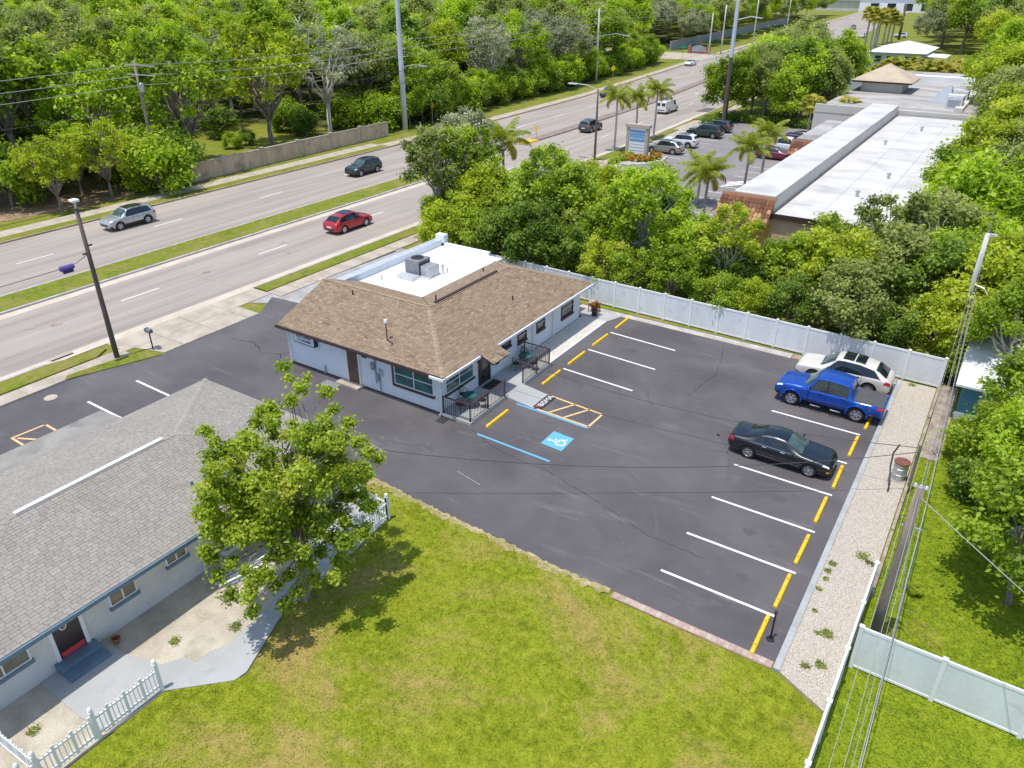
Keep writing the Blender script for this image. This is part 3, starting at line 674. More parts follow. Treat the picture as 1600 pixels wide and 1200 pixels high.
for x, y in ((-29.9, 29.0), (-22.6, 34.6), (-25.1, 30.6), (-26.6, 37.3)):
    z = min(zr, ze+k_*min(y-25.6, -20.8-x if x > -24.8 else 9)) if x > -28 else ze+k_*(y-25.6)
    if x == -26.6: z = zr-k_*1.8
    MB().tube([(x, y, z-.1), (x, y, z+.28)], .045, 8).build('vent_pipe', 'trim_brown', roof)
flat = MB().prism([(-33.0, 32.6), (-27.75, 32.6), (-27.75, 41.2), (-33.0, 41.2)], 2.6, 3.0).build('flat_roof', 'membrane_new', off_)
MB().box(-30.2, -30.12, 32.7, 41.1, 3.0, 3.012).build('membrane_seam', 'light_metal', flat)
for x, y in ((-31.9, 33.6), (-29.2, 36.9)): MB().tube([(x, y, 2.95), (x, y, 3.3)], .05, 8).build('vent_pipe', 'galv', flat)
pp = MB(); pp.box(-33.5, -33.0, 31.3, 41.6, 2.4, 3.4); pp.box(-33.55, -32.8, 41.2, 41.7, 2.4, 3.75); pp.box(-33.0, -28.9, 41.2, 41.45, 2.4, 3.2); pp.build('parapet', 'wall_white', off_)
MB().box(-33.56, -32.96, 31.25, 41.16, 3.403, 3.44).build('parapet_coping', 'light_metal', off_)
MB().box(-34.3, -33.45, 31.0, 32.2, 2.45, 2.6).build('entry_canopy', 'galv', off_)
# left wall fittings
dr = MB().box(-28.02, -27.24, 26.24, 26.32, .12, 2.1).build('door', 'door_brown', off_)
MB().box(-28.12, -28.03, 26.22, 26.32, .06, 2.18).box(-27.23, -27.14, 26.22, 26.32, .06, 2.18).box(-28.02, -27.24, 26.22, 26.32, 2.11, 2.2).build('door_frame', 'trim_white', dr)
MB().lathe([(0, .05), (.04, .03), (.04, 0)], (-27.34, 26.2, 1.05), 10, 'y').build('handle', 'chrome', dr)
MB().box(-28.6, -26.95, 25.72, 26.27, 0, .12).build('door_step', 'concrete', off_)
window(off_, 'y', 26.3, -1, -24.6, -22.05, .98, 2.12, 'trim_white', 'glass_teal', True, (-23.32,), 'trim_brown')
MB().box(-24.78, -24.66, 26.22, 26.3, .8, 2.2).build('window_trim', 'trim_brown', off_)
mt = MB().box(-26.25, -26.0, 26.16, 26.3, 1.35, 1.75).build('electric_meter', 'pipe_grey', off_)
MB().lathe([(0, -.07), (.1, -.06), (.11, 0)], (-26.12, 26.16, 1.56), 14, 'y').build('meter_dial', 'galv', mt)
MB().tube([(-25.98, 26.25, .55), (-25.98, 26.25, 2.5)], .035, 8).tube([(-25.7, 26.25, 0.0), (-25.7, 26.25, 1.5), (-25.5, 26.25, 1.5), (-25.5, 26.25, 1.1)], .025, 6).build('conduit', 'pipe_grey', off_)
MB().box(-25.95, -25.75, 26.2, 26.3, .75, 1.15).build('cable_box', 'pipe_grey', off_)
MB().box(-26.95, -26.6, 26.26, 26.3, 1.86, 1.98).build('number_plate', 'navy', off_)
MB().tube([(-29.9, 26.24, .05), (-29.9, 26.24, .55)], .045, 8).build('stub_pipe', 'wall_blue', off_)
for x, y in ((-32.62, 26.2), (-21.5, 26.2)): MB().tube([(x, y, 2.45), (x, y, .12), (x-.03, y-.14, .05)], .05, 6).build('downspout', 'trim_white', off_)
# front wall fittings
window(off_, 'x', -21.6, 1, 26.75, 29.1, 1.02, 1.98, 'trim_white', 'glass_teal', True, (27.9,), 'trim_brown')
dr = MB().box(-21.62, -21.54, 29.75, 30.58, .16, 2.15).build('door', 'door_dark', off_)
MB().box(-21.545, -21.53, 29.9, 30.42, .5, 1.95).build('door_pane', 'glass_dark', dr)
MB().box(-21.62, -21.5, 29.64, 29.745, .16, 2.25).box(-21.62, -21.5, 30.585, 30.69, .16, 2.25).box(-21.62, -21.5, 29.75, 30.58, 2.155, 2.25).build('door_frame', 'trim_brown', dr)
for y0, y1, z0, z1 in ((31.75, 32.75, 1.5, 2.0), (33.65, 34.45, 1.25, 1.85), (35.75, 36.55, 1.2, 1.85), (38.75, 40.1, .95, 1.9)):
    window(off_, 'x', -21.6, 1, y0, y1, z0, z1, 'trim_brown', 'glass_dark' if y0 < 38 else 'glass_dark', True, (), 'trim_brown', .07)
for y in (35.2, 37.6): MB().tube([(-20.85, y, 2.5), (-21.5, y, 2.3), (-21.52, y, .1)], .045, 6).build('downspout', 'trim_white', off_)
wr = MB(); wr.tube([(-21.55, 31.4+.2*math.cos(t), 1.0+.2*math.sin(t)) for t in np.linspace(0, 2*math.pi, 19)], .07, 6)
tag(wr.build('wreath', 'mat_black'), 'black round wreath hung on the white wall beside the office entry', 'wreath')
MB().lathe([(.05, 0), (.05, .1), (.02, .18)], (-21.5, 29.45, 1.7), 8).build('wall_lamp', 'dark_metal', off_)
# patio, ramp, walk
struct(MB().box(-21.58, -19.6, 26.15, 34.12, -.05, .15).build('patio', 'grey_paint'))
struct(MB().add([(-19.595, 29.45, .15), (-19.595, 31.15, .15), (-17.9, 31.05, .014), (-17.9, 29.4, .014), (-19.595, 29.45, -.05), (-19.595, 31.15, -.05), (-17.9, 31.05, -.05), (-17.9, 29.4, -.05)], [(0, 3, 2, 1), (0, 4, 7, 3), (1, 2, 6, 5), (3, 7, 6, 2)]).build('ramp', 'grey_paint'))
struct(MB().box(-21.58, -19.95, 34.14, 41.6, -.05, .06).build('gravel_bed', 'white_gravel'))
struct(MB().box(-19.94, -19.8, 34.14, 41.6, -.05, .08).build('bed_edging', 'trim_white'))
struct(MB().prism([(-22.0, 41.62), (-19.8, 41.62), (-19.3, 44.0 - 1.0), (-22.0, 42.94)], -.05, .05).build('walkway', 'grey_paint'))
# sign on the wall
sg = thing('wall_sign', (-31.15, 26.2, 1.65), 'white lettered real estate sign box under the office eave', 'sign')
MB().box(-32.0, -30.3, 26.05, 26.29, 1.6, 2.5).build('cabinet', 'text_navy', sg)
MB().box(-31.94, -30.36, 26.035, 26.06, 1.66, 2.45).build('face', 'sign_white', sg)
for t, z, s_ in (('BISMA', 2.3, .3), ('Real Estate', 2.07, .27), ('727-398-8888', 1.82, .2)):
    link('lettering', text_mesh(t, s_, 'text_navy'), sg, (0, -.172, z-1.65), (R(90), 0, 0))
# air conditioner on the flat roof
ac = thing('air_conditioner', (-30.6, 35.4, 3.0), 'grey rooftop air conditioner with round top fan on the flat white roof', 'air conditioner')
MB().box(-31.3, -30.15, 35.2, 36.4, 3.08, 4.05).build('cabinet', 'ac_grey', ac, bevel=.02)
MB().lathe([(.0, 4.06), (.12, 4.075), (.12, 4.09), (.4, 4.09), (.42, 4.06)], (-30.72, 35.8, 0), 20).build('fan_guard', 'dark_metal', ac)
for k in range(5): MB().box(-30.145, -30.13, 35.25+k*.22, 35.4+k*.22, 3.2, 3.9).build('louvre', 'dark_metal', ac)
MB().box(-30.1, -29.35, 35.3, 36.3, 3.05, 3.75).build('heat_exchanger', 'galv', ac, bevel=.02); MB().box(-31.4, -29.3, 35.15, 36.45, 3.0, 3.08).build('curb_frame', 'light_metal', ac)
MB().box(-31.3, -30.0, 34.3, 35.0, 3.0, 3.22).build('duct_box', 'light_metal', ac); MB().tube([(-29.3, 36.6, 3.0), (-29.3, 36.6, 3.6), (-29.3, 36.45, 3.6)], .05, 8).build('pipe', 'galv', ac)
an = thing('roof_mast', (-25.4, 26.75, 3.0), 'thin dark mast with small white lamp head on the brown shingle slope', 'mast')
MB().tube([(-25.4, 26.75, 2.95), (-25.4, 26.75, 4.05)], .03, 8).tube([(-25.4, 26.75, 3.1), (-24.9, 26.6, 3.08), (-24.85, 26.45, 2.92)], .025, 6).build('pole', 'dark_metal', an)
MB().lathe([(.0, .22), (.09, .2), (.11, .05), (.05, 0)], (-25.4, 26.75, 4.05), 12).build('lamp_head', 'trim_white', an)
tag(MB().box(-29.3, -28.2, 25.2, 25.75, .0, .02).build('utility_cover', 'ac_grey'), 'flat grey metal cover set in asphalt by the brown side door', 'cover')

# ================================================================== GREY HOUSE
gh = thing('grey_house', (-26, 11, 0), 'long cream walled house with pale grey shingle roof and white ridge cap', 'house')
wall = MB().box(-29.9, -21.9, 3.9, 18.3, 0, 2.5).build('wall', 'wall_cream', gh)
ze, zr = 2.58, 3.66
hp = {'e': [(-20.9, 2.9, ze), (-20.9, 19.2, ze), (-25.75, 14.35, zr), (-25.75, 7.75, zr)], 'n': [(-20.9, 19.2, ze), (-30.6, 19.2, ze), (-25.75, 14.35, zr)],
      'w': [(-30.6, 19.2, ze), (-30.6, 2.9, ze), (-25.75, 7.75, zr), (-25.75, 14.35, zr)], 's': [(-30.6, 2.9, ze), (-20.9, 2.9, ze), (-25.75, 7.75, zr)]}
rb = MB()
for q in hp.values(): rb.slab(q, .09)
roof = rb.build('roof', 'fascia_dark', gh)
tabs = []
for q in hp.values(): tabs += slope_tabs(q, .142, .27, .016)
lay_tabs(tabs, roof, 'shingle_grey')
for p, q in [((-20.9, 19.2, ze), (-25.75, 14.35, zr)), ((-30.6, 19.2, ze), (-25.75, 14.35, zr)), ((-20.9, 2.9, ze), (-25.75, 7.75, zr)), ((-25.75, 7.75, zr), (-25.75, 14.35, zr))]: caps_along(p, q, roof, 'shingle_grey')
MB().box(-25.84, -25.66, 8.0, 13.75, zr+.02, zr+.09).build('ridge_vent', 'membrane_new', roof)
MB().slab([(-30.5, -3, 2.5), (-30.5, 14.85, 2.5), (-32.5, 14.85, 2.32), (-32.5, -3, 2.32)], .1).build('porch_roof', 'porch_felt', roof)
for y in (3.5, 9, 14.4): MB().box(-32.3, -32.15, y, y+.15, 0, 2.28).build('porch_post', 'trim_white', gh)
MB().box(-20.9, -20.82, 2.9, 19.2, ze-.16, ze-.01).build('gutter', 'trim_slate', roof)
MB().box(-21.95, -20.95, 3.0, 19.0, ze-.12, ze-.1).build('soffit', 'wall_cream', roof)
MB().tube([(-22.9, 12.9, 2.9), (-22.9, 12.9, 3.25)], .06, 8).build('vent_pipe', 'trim_slate', roof)
for y0, y1, z0, z1, mu in ((8.5, 9.4, 1.12, 2.05, (8.95,)), (10.7, 11.45, 1.3, 2.02, (11.07,)), (4.2, 5.75, 1.15, 2.05, (5.0,)), (13.4, 14.3, 1.12, 2.05, (13.85,))):
    window(gh, 'x', -21.9, 1, y0, y1, z0, z1, 'trim_white', 'glass_curtain', True, mu, 'trim_slate')
dr = MB().box(-21.93, -21.86, 6.55, 7.4, .36, 2.2).build('door', 'door_dark', gh)
fr = MB().tube([(-21.85, 6.9+.13*math.cos(t), 1.72+.3*math.sin(t)) for t in np.linspace(0, 2*math.pi, 21)], .022, 6).build('oval_window', 'trim_white', dr)
MB().add([(-21.85, 6.9, 1.72)]+[(-21.85, 6.9+.13*math.cos(t), 1.72+.3*math.sin(t)) for t in np.linspace(0, 2*math.pi, 17)[:-1]], [(0, i+1, (i+1) % 16+1) for i in range(16)]).build('oval_pane', 'glass_curtain', fr)
MB().box(-21.93, -21.84, 6.42, 6.545, .3, 2.3).box(-21.93, -21.84, 7.405, 7.53, .3, 2.3).build('door_frame', 'trim_white', dr)
MB().box(-21.855, -21.84, 6.6, 7.35, .38, .6).build('kick_panel', 'mat_red', dr)
st = MB().box(-21.9, -21.45, 6.3, 7.65, 0, .34).box(-21.45, -21.0, 6.3, 7.65, 0, .18).build('front_step', 'trim_slate', gh)
MB().tube([(-21.8, 12.0, 2.45), (-21.8, 12.0, .08)], .045, 6).build('downspout', 'trim_white', gh)
tag(MB().lathe([(.0, .0), (.1, 0), (.15, .2), (.13, .2)], (-21.4, 8.1, .035), 14).build('flower_pot', 'terracotta'), 'small terracotta pot on the grey path beside the front step', 'pot')
hose = [(-20.6+.25*math.cos(t), 12.1+.5*math.sin(t)+t*.05, .03) for t in np.linspace(0, 5, 24)]+[(-20.0, 13.0, .03), (-19.2, 13.2, .03)]
tag(MB().tube([(-21.6, 11.9, .3), (-21.2, 11.8, .03)]+hose, .022, 6).build('garden_hose', 'palm_green' if False else 'trim_slate'), 'garden hose lying on the pale gravel bed by the grey house', 'hose')
for i in range(3): tag(MB().bar((-21.1+i*.22, 11.7, .05+.02*i), (-20.5+i*.2, 14.2, .05), .1, .05).build('board', 'trim_white'), 'white board lying on the gravel behind the green tree', 'board', 'white boards lying by the grey house')

# ================================================================== PLAZA
pz = thing('plaza_building', (-9, 84, 0), 'long tan plaza building with white flat roof and clay tile mansard', 'building')
MB().box(-14.3, -5.3, 57.4, 111.6, 0, 4.15).build('wall', 'wall_tan', pz)
fr_ = MB().box(-14.3, -5.1, 57.2, 111.6, 4.153, 4.42).build('flat_roof', 'membrane', pz)
for yv in np.arange(61, 111, 5.5): MB().box(-14.0, -5.2, yv, yv+.06, 4.42, 4.424).build('membrane_seam', 'galv', fr_)
for xv in (-11.2, -8.1): MB().box(xv, xv+.05, 57.3, 111.5, 4.42, 4.4245).build('membrane_seam', 'galv', fr_)
MB().box(-14.3, -5.1, 57.12, 57.2, 4.1, 4.47).build('roof_edge', 'trim_brown', pz)
MB().box(-14.2, -14.1, 57.3, 111.5, 4.42, 4.46).build('roof_flashing', 'trim_brown', fr_)
MB().box(-17.4, -14.32, 57.75, 112.0, 0, 5.5).build('front_block', 'wall_orange', pz)
top = MB().box(-17.45, -14.3, 57.7, 112.0, 5.503, 5.6).build('block_roof', 'membrane', pz)
MB().box(-14.318, -14.29, 57.75, 111.6, 4.43, 5.5).build('block_cladding', 'wall_grey', pz)
MB().box(-19.2, -17.46, 82.0, 95.2, 0, 5.5).build('tower_block', 'wall_orange', pz); MB().box(-19.25, -17.47, 81.95, 95.2, 5.503, 5.62).build('tower_roof', 'roof_weathered', pz)
for yv in (66, 74, 90, 101): MB().lathe([(.12, 0), (.12, .35), (.2, .36), (.18, .48), (0, .5)], (-12+((yv*7) % 5), yv, 4.42), 10).build('roof_vent', 'galv', fr_)
tile = MB()
for k in range(7):
    t0, t1 = math.pi*k/7, math.pi*(k+1)/7
    tile.add([(-.14*math.cos(t0), 0, .07*math.sin(t0)+.02), (-.14*math.cos(t1), 0, .07*math.sin(t1)+.02), (-.12*math.cos(t1), .46, .06*math.sin(t1)), (-.12*math.cos(t0), .46, .06*math.sin(t0))], [(0, 1, 2, 3)])
def tile_set(t):
    tm = MB(); tm.v = list(tile.v); tm.f = list(tile.f); tm.t = [t]*len(tile.f); tm.smooth = True; return tm.mesh('clay_tile', 'tile_clay', tint=True)
tset = [tile_set(t) for t in (.05, .3, .45, .6, .8, 1.0, .2)]
def mansard(x0, x1, ylow, zlow, yhigh, zhigh, name='mansard'):
    p = MB().slab([(x0, ylow, zlow), (x1, ylow, zlow), (x1, yhigh, zhigh), (x0, yhigh, zhigh)], .1).build(name, 'tile_clay', pz, True)
    L = math.hypot(yhigh-ylow, zhigh-zlow); a = math.atan2(zhigh-zlow, yhigh-ylow); o = wloc(p); rows = int(L/.38)
    for r_ in range(rows):
        for c_ in range(int((x1-x0)/.29)):
            t = r_*.38; x = x0+.16+c_*.29
            ti = random.choice((0, 0, 0, 6, 1)) if r_ >= rows-2 else random.choice((6, 1, 2, 3, 4, 4, 5, 5, 5))
            link('clay_tile', tset[ti], p, Vector((x, ylow+t*math.cos(a), zlow+t*math.sin(a)+.01))-o, (a, 0, 0))
mansard(-18.3, -14.2, 56.05, 3.95, 57.7, 5.5); mansard(-19.6, -17.5, 80.7, 4.2, 81.95, 5.5)
MB().slab([(-18.9, 112, 4.0), (-18.9, 57.0, 4.0), (-17.45, 57.7, 5.5), (-17.45, 112, 5.5)], .08).build('street_mansard', 'tile_clay', pz, True)
MB().box(-18.2, -14.3, 56.1, 57.74, 3.6, 3.93).build('mansard_soffit', 'wall_orange', pz)
MB().box(-20.3, -20.0, 54.0, 58.5, 0, 2.0).build('wing_wall', 'wall_grey', pz)
tag(MB().prism([(-14, 50.5), (-11.5, 50.5), (-11.5, 55), (-14, 55)], -.02, .02).build('service_slab', 'old_asphalt'), 'small dark asphalt slab behind the tan plaza wall', 'slab')

gb = thing('grey_flat_building', (-15, 138, 0), 'grey flat roofed building with a tan pyramid roofed tower', 'building')
MB().box(-24.6, -5.5, 112.2, 168, 0, 4.3).build('wall', 'wall_grey', gb); grf = MB().box(-24.4, -5.7, 112.6, 168, 4.303, 4.5).build('flat_roof', 'roof_weathered', gb)
MB().box(-24.6, -5.5, 112.15, 112.55, 4.0, 5.0).build('parapet', 'wall_grey', gb); MB().box(-22, -7.0, 152, 154.5, 4.5, 5.3).build('roof_step', 'membrane_new', gb)
MB().box(-8.5, -7.5, 118, 160, 4.5, 5.0).build('roof_kerb', 'wall_grey', gb)
tw = MB().box(-23, -17.2, 133.5, 140, 4.5, 6.1).build('tower', 'wall_grey', gb)
pr = MB(); e4 = [(-24.4, 132.3, 6.1), (-15.8, 132.3, 6.1), (-15.8, 141.4, 6.1), (-24.4, 141.4, 6.1)]; ap_ = (-20.1, 136.8, 8.3)
pr.add(e4+[ap_], [(0, 1, 4), (1, 2, 4), (2, 3, 4), (3, 0, 4), (3, 2, 1, 0)]); pr.build('tower_roof', 'tan_shingle', tw); MB().box(-24.3, -15.9, 132.4, 141.3, 5.85, 6.09).build('tower_fascia', 'trim_brown', tw)
MB().add([(-12.5, 126, 4.5), (-9.8, 126, 4.5), (-9.8, 131, 4.5), (-12.5, 131, 4.5), (-11, 131, 6.4), (-10.4, 131, 6.4)], [(0, 1, 5, 4), (1, 2, 5), (0, 4, 3), (2, 3, 4, 5)]).build('roof_hatch', 'galv', gb)
for y in (120, 126.5):
    a_ = thing('rooftop_unit', (-8.9, y, 4.5), 'pale boxy air handling unit on the weathered grey flat roof', 'air conditioner', 'air units on the grey flat roof')
    MB().box(-9.8, -7.9, y, y+3.2, 4.5, 6.1).build('cabinet', 'light_metal', a_, bevel=.03); MB().box(-9.85, -7.85, y+.4, y+2.8, 6.1, 6.2).build('lid', 'membrane', a_); MB().box(-9.6, -8.1, y-.02, y+.01, 4.8, 5.7).build('louvre_panel', 'pipe_grey', a_)
lt = thing('light_blue_house', (-32, 232, 0), 'light blue house under a pale hip roof behind the grey building', 'house')
MB().box(-37.5, -25.5, 221, 243, 0, 3.6).build('wall', 'wall_blue', lt)
pr = MB(); pr.add([(-38.3, 220, 3.6), (-24.7, 220, 3.6), (-24.7, 244, 3.6), (-38.3, 244, 3.6), (-31.5, 227, 5.4), (-31.5, 237, 5.4)], [(0, 1, 4), (1, 2, 5, 4), (2, 3, 5), (3, 0, 4, 5), (3, 2, 1, 0)]); pr.build('roof', 'metal_roof', lt)
for x in (-36.3, -33.6, -29.4): window(lt, 'y', 221, -1, x, x+1.5, 1.3, 2.8, 'trim_white', 'glass_dark', True)
MB().box(-31.6, -30.5, 220.95, 221.02, .1, 2.6).build('door', 'door_dark', lt)
MB().slab([(-25.3, 222, 3.0), (-20.5, 222, 2.8), (-20.5, 232, 2.8), (-25.3, 232, 3.0)], .15).build('carport_roof', 'membrane_new', lt)
for x, y in ((-20.7, 222.3), (-20.7, 231.7)): MB().box(x-.1, x+.1, y-.1, y+.1, 0, 2.65).build('carport_post', 'trim_white', lt)
tag(MB().box(-38, -20, 175, 175.3, 0, 2.2).build('yard_wall', 'wall_blue'), 'pale blue grey yard wall in front of the light blue house', 'wall')
for i, (x, y, w, h) in enumerate(((-12, 225, 7, 3.2), (-3, 226, 9, 3.4))):
    sh_ = thing('pale_shed', (x+w/2, y+4, 0), ('pale roofed shed behind the row of fan palms', 'longer pale roofed shed partly under trees behind the fan palms')[i], 'shed')
    MB().box(x, x+w, y, y+8, 0, h).build('wall', 'wall_blue', sh_); MB().slab([(x-.3, y-.3, h+.05), (x+w+.3, y-.3, h+.05), (x+w+.3, y+8.3, h+.6), (x-.3, y+8.3, h+.6)], .15).build('roof', 'metal_roof', sh_)
fw2 = thing('white_commercial_building', (-95, 600, 0), 'far white commercial building beyond the bend of the road', 'building')
MB().box(-112, -60, 585, 615, 0, 9.5).build('wall', 'wall_white', fw2); MB().box(-113, -59, 584, 616, 9.5, 10.3).build('roof', 'membrane', fw2); MB().box(-140, -112.1, 588, 612, 0, 6).build('side_wing', 'wall_grey', fw2); MB().box(-141, -112.05, 587, 613, 6, 6.6).build('wing_roof', 'pipe_grey', fw2)
for x in (-105, -95, -85, -75, -65): window(fw2, 'y', 585, -1, x, x+5, 1, 5, 'dark_metal', 'glass_dark', False)
ts = thing('teal_shed', (3.5, 43, 0), 'teal walled shed with pale roof under the right hand trees', 'shed')
wall = MB().box(.75, 7, 40.3, 46.5, 0, 2.1).build('wall', 'wall_teal', ts); MB().box(.68, 7.05, 40.22, 40.3, 0, .45).build('base_band', 'wall_blue', ts)
MB().slab([(.4, 39.9, 2.12), (7.4, 39.9, 2.12), (7.4, 46.9, 2.7), (.4, 46.9, 2.7)], .12).build('roof', 'metal_roof', ts); MB().box(.38, .5, 39.9, 46.9, 2.0, 2.12).build('fascia', 'trim_white', ts)
window(ts, 'y', 40.3, -1, 2.1, 3.2, .7, 1.6, 'trim_white', 'glass_dark', True)

# ================================================================== STREET FURNITURE, FENCES, SMALL THINGS
_f, _pit, _yaw = 1180.0, math.atan(636/1180), R(33.2)
_fw = Vector((-math.sin(_yaw)*math.cos(_pit), math.cos(_yaw)*math.cos(_pit), -math.sin(_pit))); _rt = Vector((math.cos(_yaw), math.sin(_yaw), 0)); _up = _rt.cross(_fw)
def at(px, py, z=0.0):
    """where the ray through a photo pixel meets the height z"""
    d = _fw*_f+_rt*(px-800)-_up*(py-600); t = (z-20)/d.z; return Vector((0, 0, 20))+d*t
def height_at(xy, py):
    lo, hi = 0, 40
    for _ in range(40):
        m_ = (lo+hi)/2; v = Vector((xy[0], xy[1], m_))-CAMP; y = 600-_f*v.dot(_up)/v.dot(_fw)
        if y > py: lo = m_
        else: hi = m_
    return lo

# wheel stops
ws = MB(); prof = [(-.085, 0), (-.07, .1), (-.04, .125), (.04, .125), (.07, .1), (.085, 0)]; n = len(prof)
secs = [(-1.0, .75), (-.96, .97), (-.5, 1), (.5, 1), (.96, .97), (1.0, .75)]
vs_ = [(px*s_, y, pz*s_) for y, s_ in secs for px, pz in prof]
ws.add(vs_, [(i*n+k, i*n+(k+1) % n, (i+1)*n+(k+1) % n, (i+1)*n+k) for i in range(len(secs)-1) for k in range(n)]+[tuple(range(n)), tuple(range((len(secs)-1)*n+n-1, (len(secs)-1)*n-1, -1))])
ws_me = ws.mesh('wheel_stop', 'stop_yellow'); hole_me = MB().lathe([(0, .128), (.028, .128), (.028, .12)], n=10).mesh('bolt_hole', 'dark_metal')
def wheel_stop(x, y, label, grp=None):
    o = thing('wheel_stop', (x, y, .005), label, 'wheel stop', grp, random.uniform(-.02, .02))
    link('bar', ws_me, o)
    for dy in (-.62, .62): link('bolt_hole', hole_me, o, (0, dy, 0))
wheel_stop(-3.15, 20.45, 'yellow concrete wheel stop beside the brick edging', None)
for y in (23.0, 25.75, 28.75): wheel_stop(-3.1, y, 'yellow concrete wheel stop at the head of an empty stall by the grey kerb', 'wheel stops of the empty kerb stalls')
wheel_stop(-3.05, 31.65, 'yellow concrete wheel stop in front of the black sedan'); wheel_stop(-3.0, 34.7, 'yellow concrete wheel stop in the empty stall between black sedan and blue pickup')
wheel_stop(-2.85, 37.7, 'yellow concrete wheel stop behind the blue pickup rear wheel'); wheel_stop(-2.85, 40.7, 'yellow concrete wheel stop behind the off white car')
wheel_stop(-18.85, 27.45, 'yellow concrete wheel stop at the wheelchair bay')
for y in (32.85, 35.8, 38.85, 41.95): wheel_stop(-18.83, y, 'yellow concrete wheel stop facing the office front walk', 'wheel stops facing the office')

# vinyl privacy fences
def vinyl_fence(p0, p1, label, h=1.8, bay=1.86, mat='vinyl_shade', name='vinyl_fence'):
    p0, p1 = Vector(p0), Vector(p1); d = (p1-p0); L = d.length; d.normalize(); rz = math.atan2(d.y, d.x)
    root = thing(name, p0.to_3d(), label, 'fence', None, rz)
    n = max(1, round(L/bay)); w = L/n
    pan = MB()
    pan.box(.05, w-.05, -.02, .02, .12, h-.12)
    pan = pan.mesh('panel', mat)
    rail = MB().box(.06, w-.06, -.035, .035, h-.13, h-.02).mesh('top_rail', 'vinyl'); rail2 = MB().box(.06, w-.06, -.035, .035, .05, .14).mesh('bottom_rail', 'vinyl')
    post = MB().box(-.065, .065, -.065, .065, 0, h+.03).add([(-.08, -.08, h+.03), (.08, -.08, h+.03), (.08, .08, h+.03), (-.08, .08, h+.03), (0, 0, h+.1)], [(0, 1, 4), (1, 2, 4), (2, 3, 4), (3, 0, 4)]).mesh('post', 'vinyl')
    for i in range(n+1): link('post', post, root, (i*w, 0, 0))
    for i in range(n): link('panel', pan, root, (i*w, 0, 0)); link('top_rail', rail, root, (i*w, 0, 0)); link('bottom_rail', rail2, root, (i*w, 0, 0))
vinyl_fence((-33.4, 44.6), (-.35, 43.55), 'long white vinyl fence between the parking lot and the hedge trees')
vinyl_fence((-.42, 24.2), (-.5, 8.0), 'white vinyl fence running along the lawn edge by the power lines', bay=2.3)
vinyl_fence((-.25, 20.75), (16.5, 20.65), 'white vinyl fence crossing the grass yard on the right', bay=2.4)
ed = thing('timber_edging', (-.3, 34, 0), 'low weathered timber edging between gravel strip and back yard', 'edging')
for y in np.arange(24.4, 43.3, 2.1): MB().box(-.37, -.25, y, y+2.07, 0, .32+random.uniform(-.05, .05)).build('plank', 'old_wood', ed)

def picket_fence(runs, label, h=1.0):
    root = thing('picket_fence', (runs[0][0][0], runs[0][0][1], .03), label, 'fence')
    thin = MB().box(-.014, .014, -.014, .014, .08, h-.06).mesh('picket', 'vinyl'); wide = MB().box(-.045, .045, -.012, .012, .06, h).mesh('picket', 'vinyl')
    post = MB().box(-.06, .06, -.06, .06, 0, h+.12).lathe([(.075, h+.12), (.075, h+.15), (.05, h+.18), (.07, h+.23), (.05, h+.29), (0, h+.31)], n=12).mesh('post', 'vinyl')
    for a, b_, bay in runs:
        a, b_ = Vector(a), Vector(b_); d = b_-a; L = d.length; d.normalize(); rz = math.atan2(d.y, d.x); o = a-Vector(runs[0][0]); n = round(L/bay)
        for i in range(n+1): link('post', post, root, (o.x+d.x*L*i/n, o.y+d.y*L*i/n, 0))
        for z in (.16, h-.22): link('rail', MB().box(.05, L-.05, -.022, .022, z, z+.07).mesh('rail', 'vinyl'), root, (o.x, o.y, 0), (0, 0, rz))
        k = int(L/.135)
        for i in range(1, k):
            t = L*i/k
            if abs((t % (L/n))) < .08 or abs((t % (L/n))-L/n) < .08: continue
            link('picket', wide if i % 4 == 0 else thin, root, (o.x+d.x*t, o.y+d.y*t, 0), (0, 0, rz))
picket_fence([((-18.4, 7.75), (-18.35, 1.5), 2.5), ((-18.38, 4.0), (-20.9, 3.9), 2.4)], 'white picket fence between the grey path and the lawn')
picket_fence([((-18.1, 18.22), (-18.02, 16.55), 1.65), ((-18.12, 18.22), (-21.2, 18.3), 1.55)], 'white picket fence corner round the concrete pad behind the green tree')

# porch railings
def railing(runs, label):
    root = thing('railing', (runs[0][0][0], runs[0][0][1], .15), label, 'railing')
    bal = MB().box(-.009, .009, -.009, .009, .1, .88).mesh('baluster', 'rail_brown'); post = MB().box(-.028, .028, -.028, .028, 0, 1.0).mesh('post', 'rail_brown')
    for a, b_, n in runs:
        a, b_ = Vector(a), Vector(b_); d = b_-a; L = d.length; d.normalize(); o = a-Vector(runs[0][0]); rz = math.atan2(d.y, d.x)
        for i in range(n+1): link('post', post, root, (o.x+d.x*L*i/n, o.y+d.y*L*i/n, 0))
        link('top_rail', MB().box(0, L, -.03, .03, .95, 1.0).mesh('top_rail', 'rail_brown'), root, (o.x, o.y, 0), (0, 0, rz)); link('bottom_rail', MB().box(0, L, -.015, .015, .08, .11).mesh('bottom_rail', 'rail_brown'), root, (o.x, o.y, 0), (0, 0, rz))
        k = int(L/.125)
        for i in range(1, k): link('baluster', bal, root, (o.x+d.x*L*i/k, o.y+d.y*L*i/k, 0), (0, 0, rz))
railing([((-21.4, 26.25), (-19.7, 26.25), 1), ((-19.7, 26.25), (-19.7, 29.4), 2)], 'dark brown metal railing round the porch end next to the wheelchair bay')
railing([((-19.7, 31.2), (-19.7, 34.05), 2), ((-19.7, 34.05), (-21.4, 34.05), 1)], 'dark brown metal railing round the porch end next to the white gravel bed')

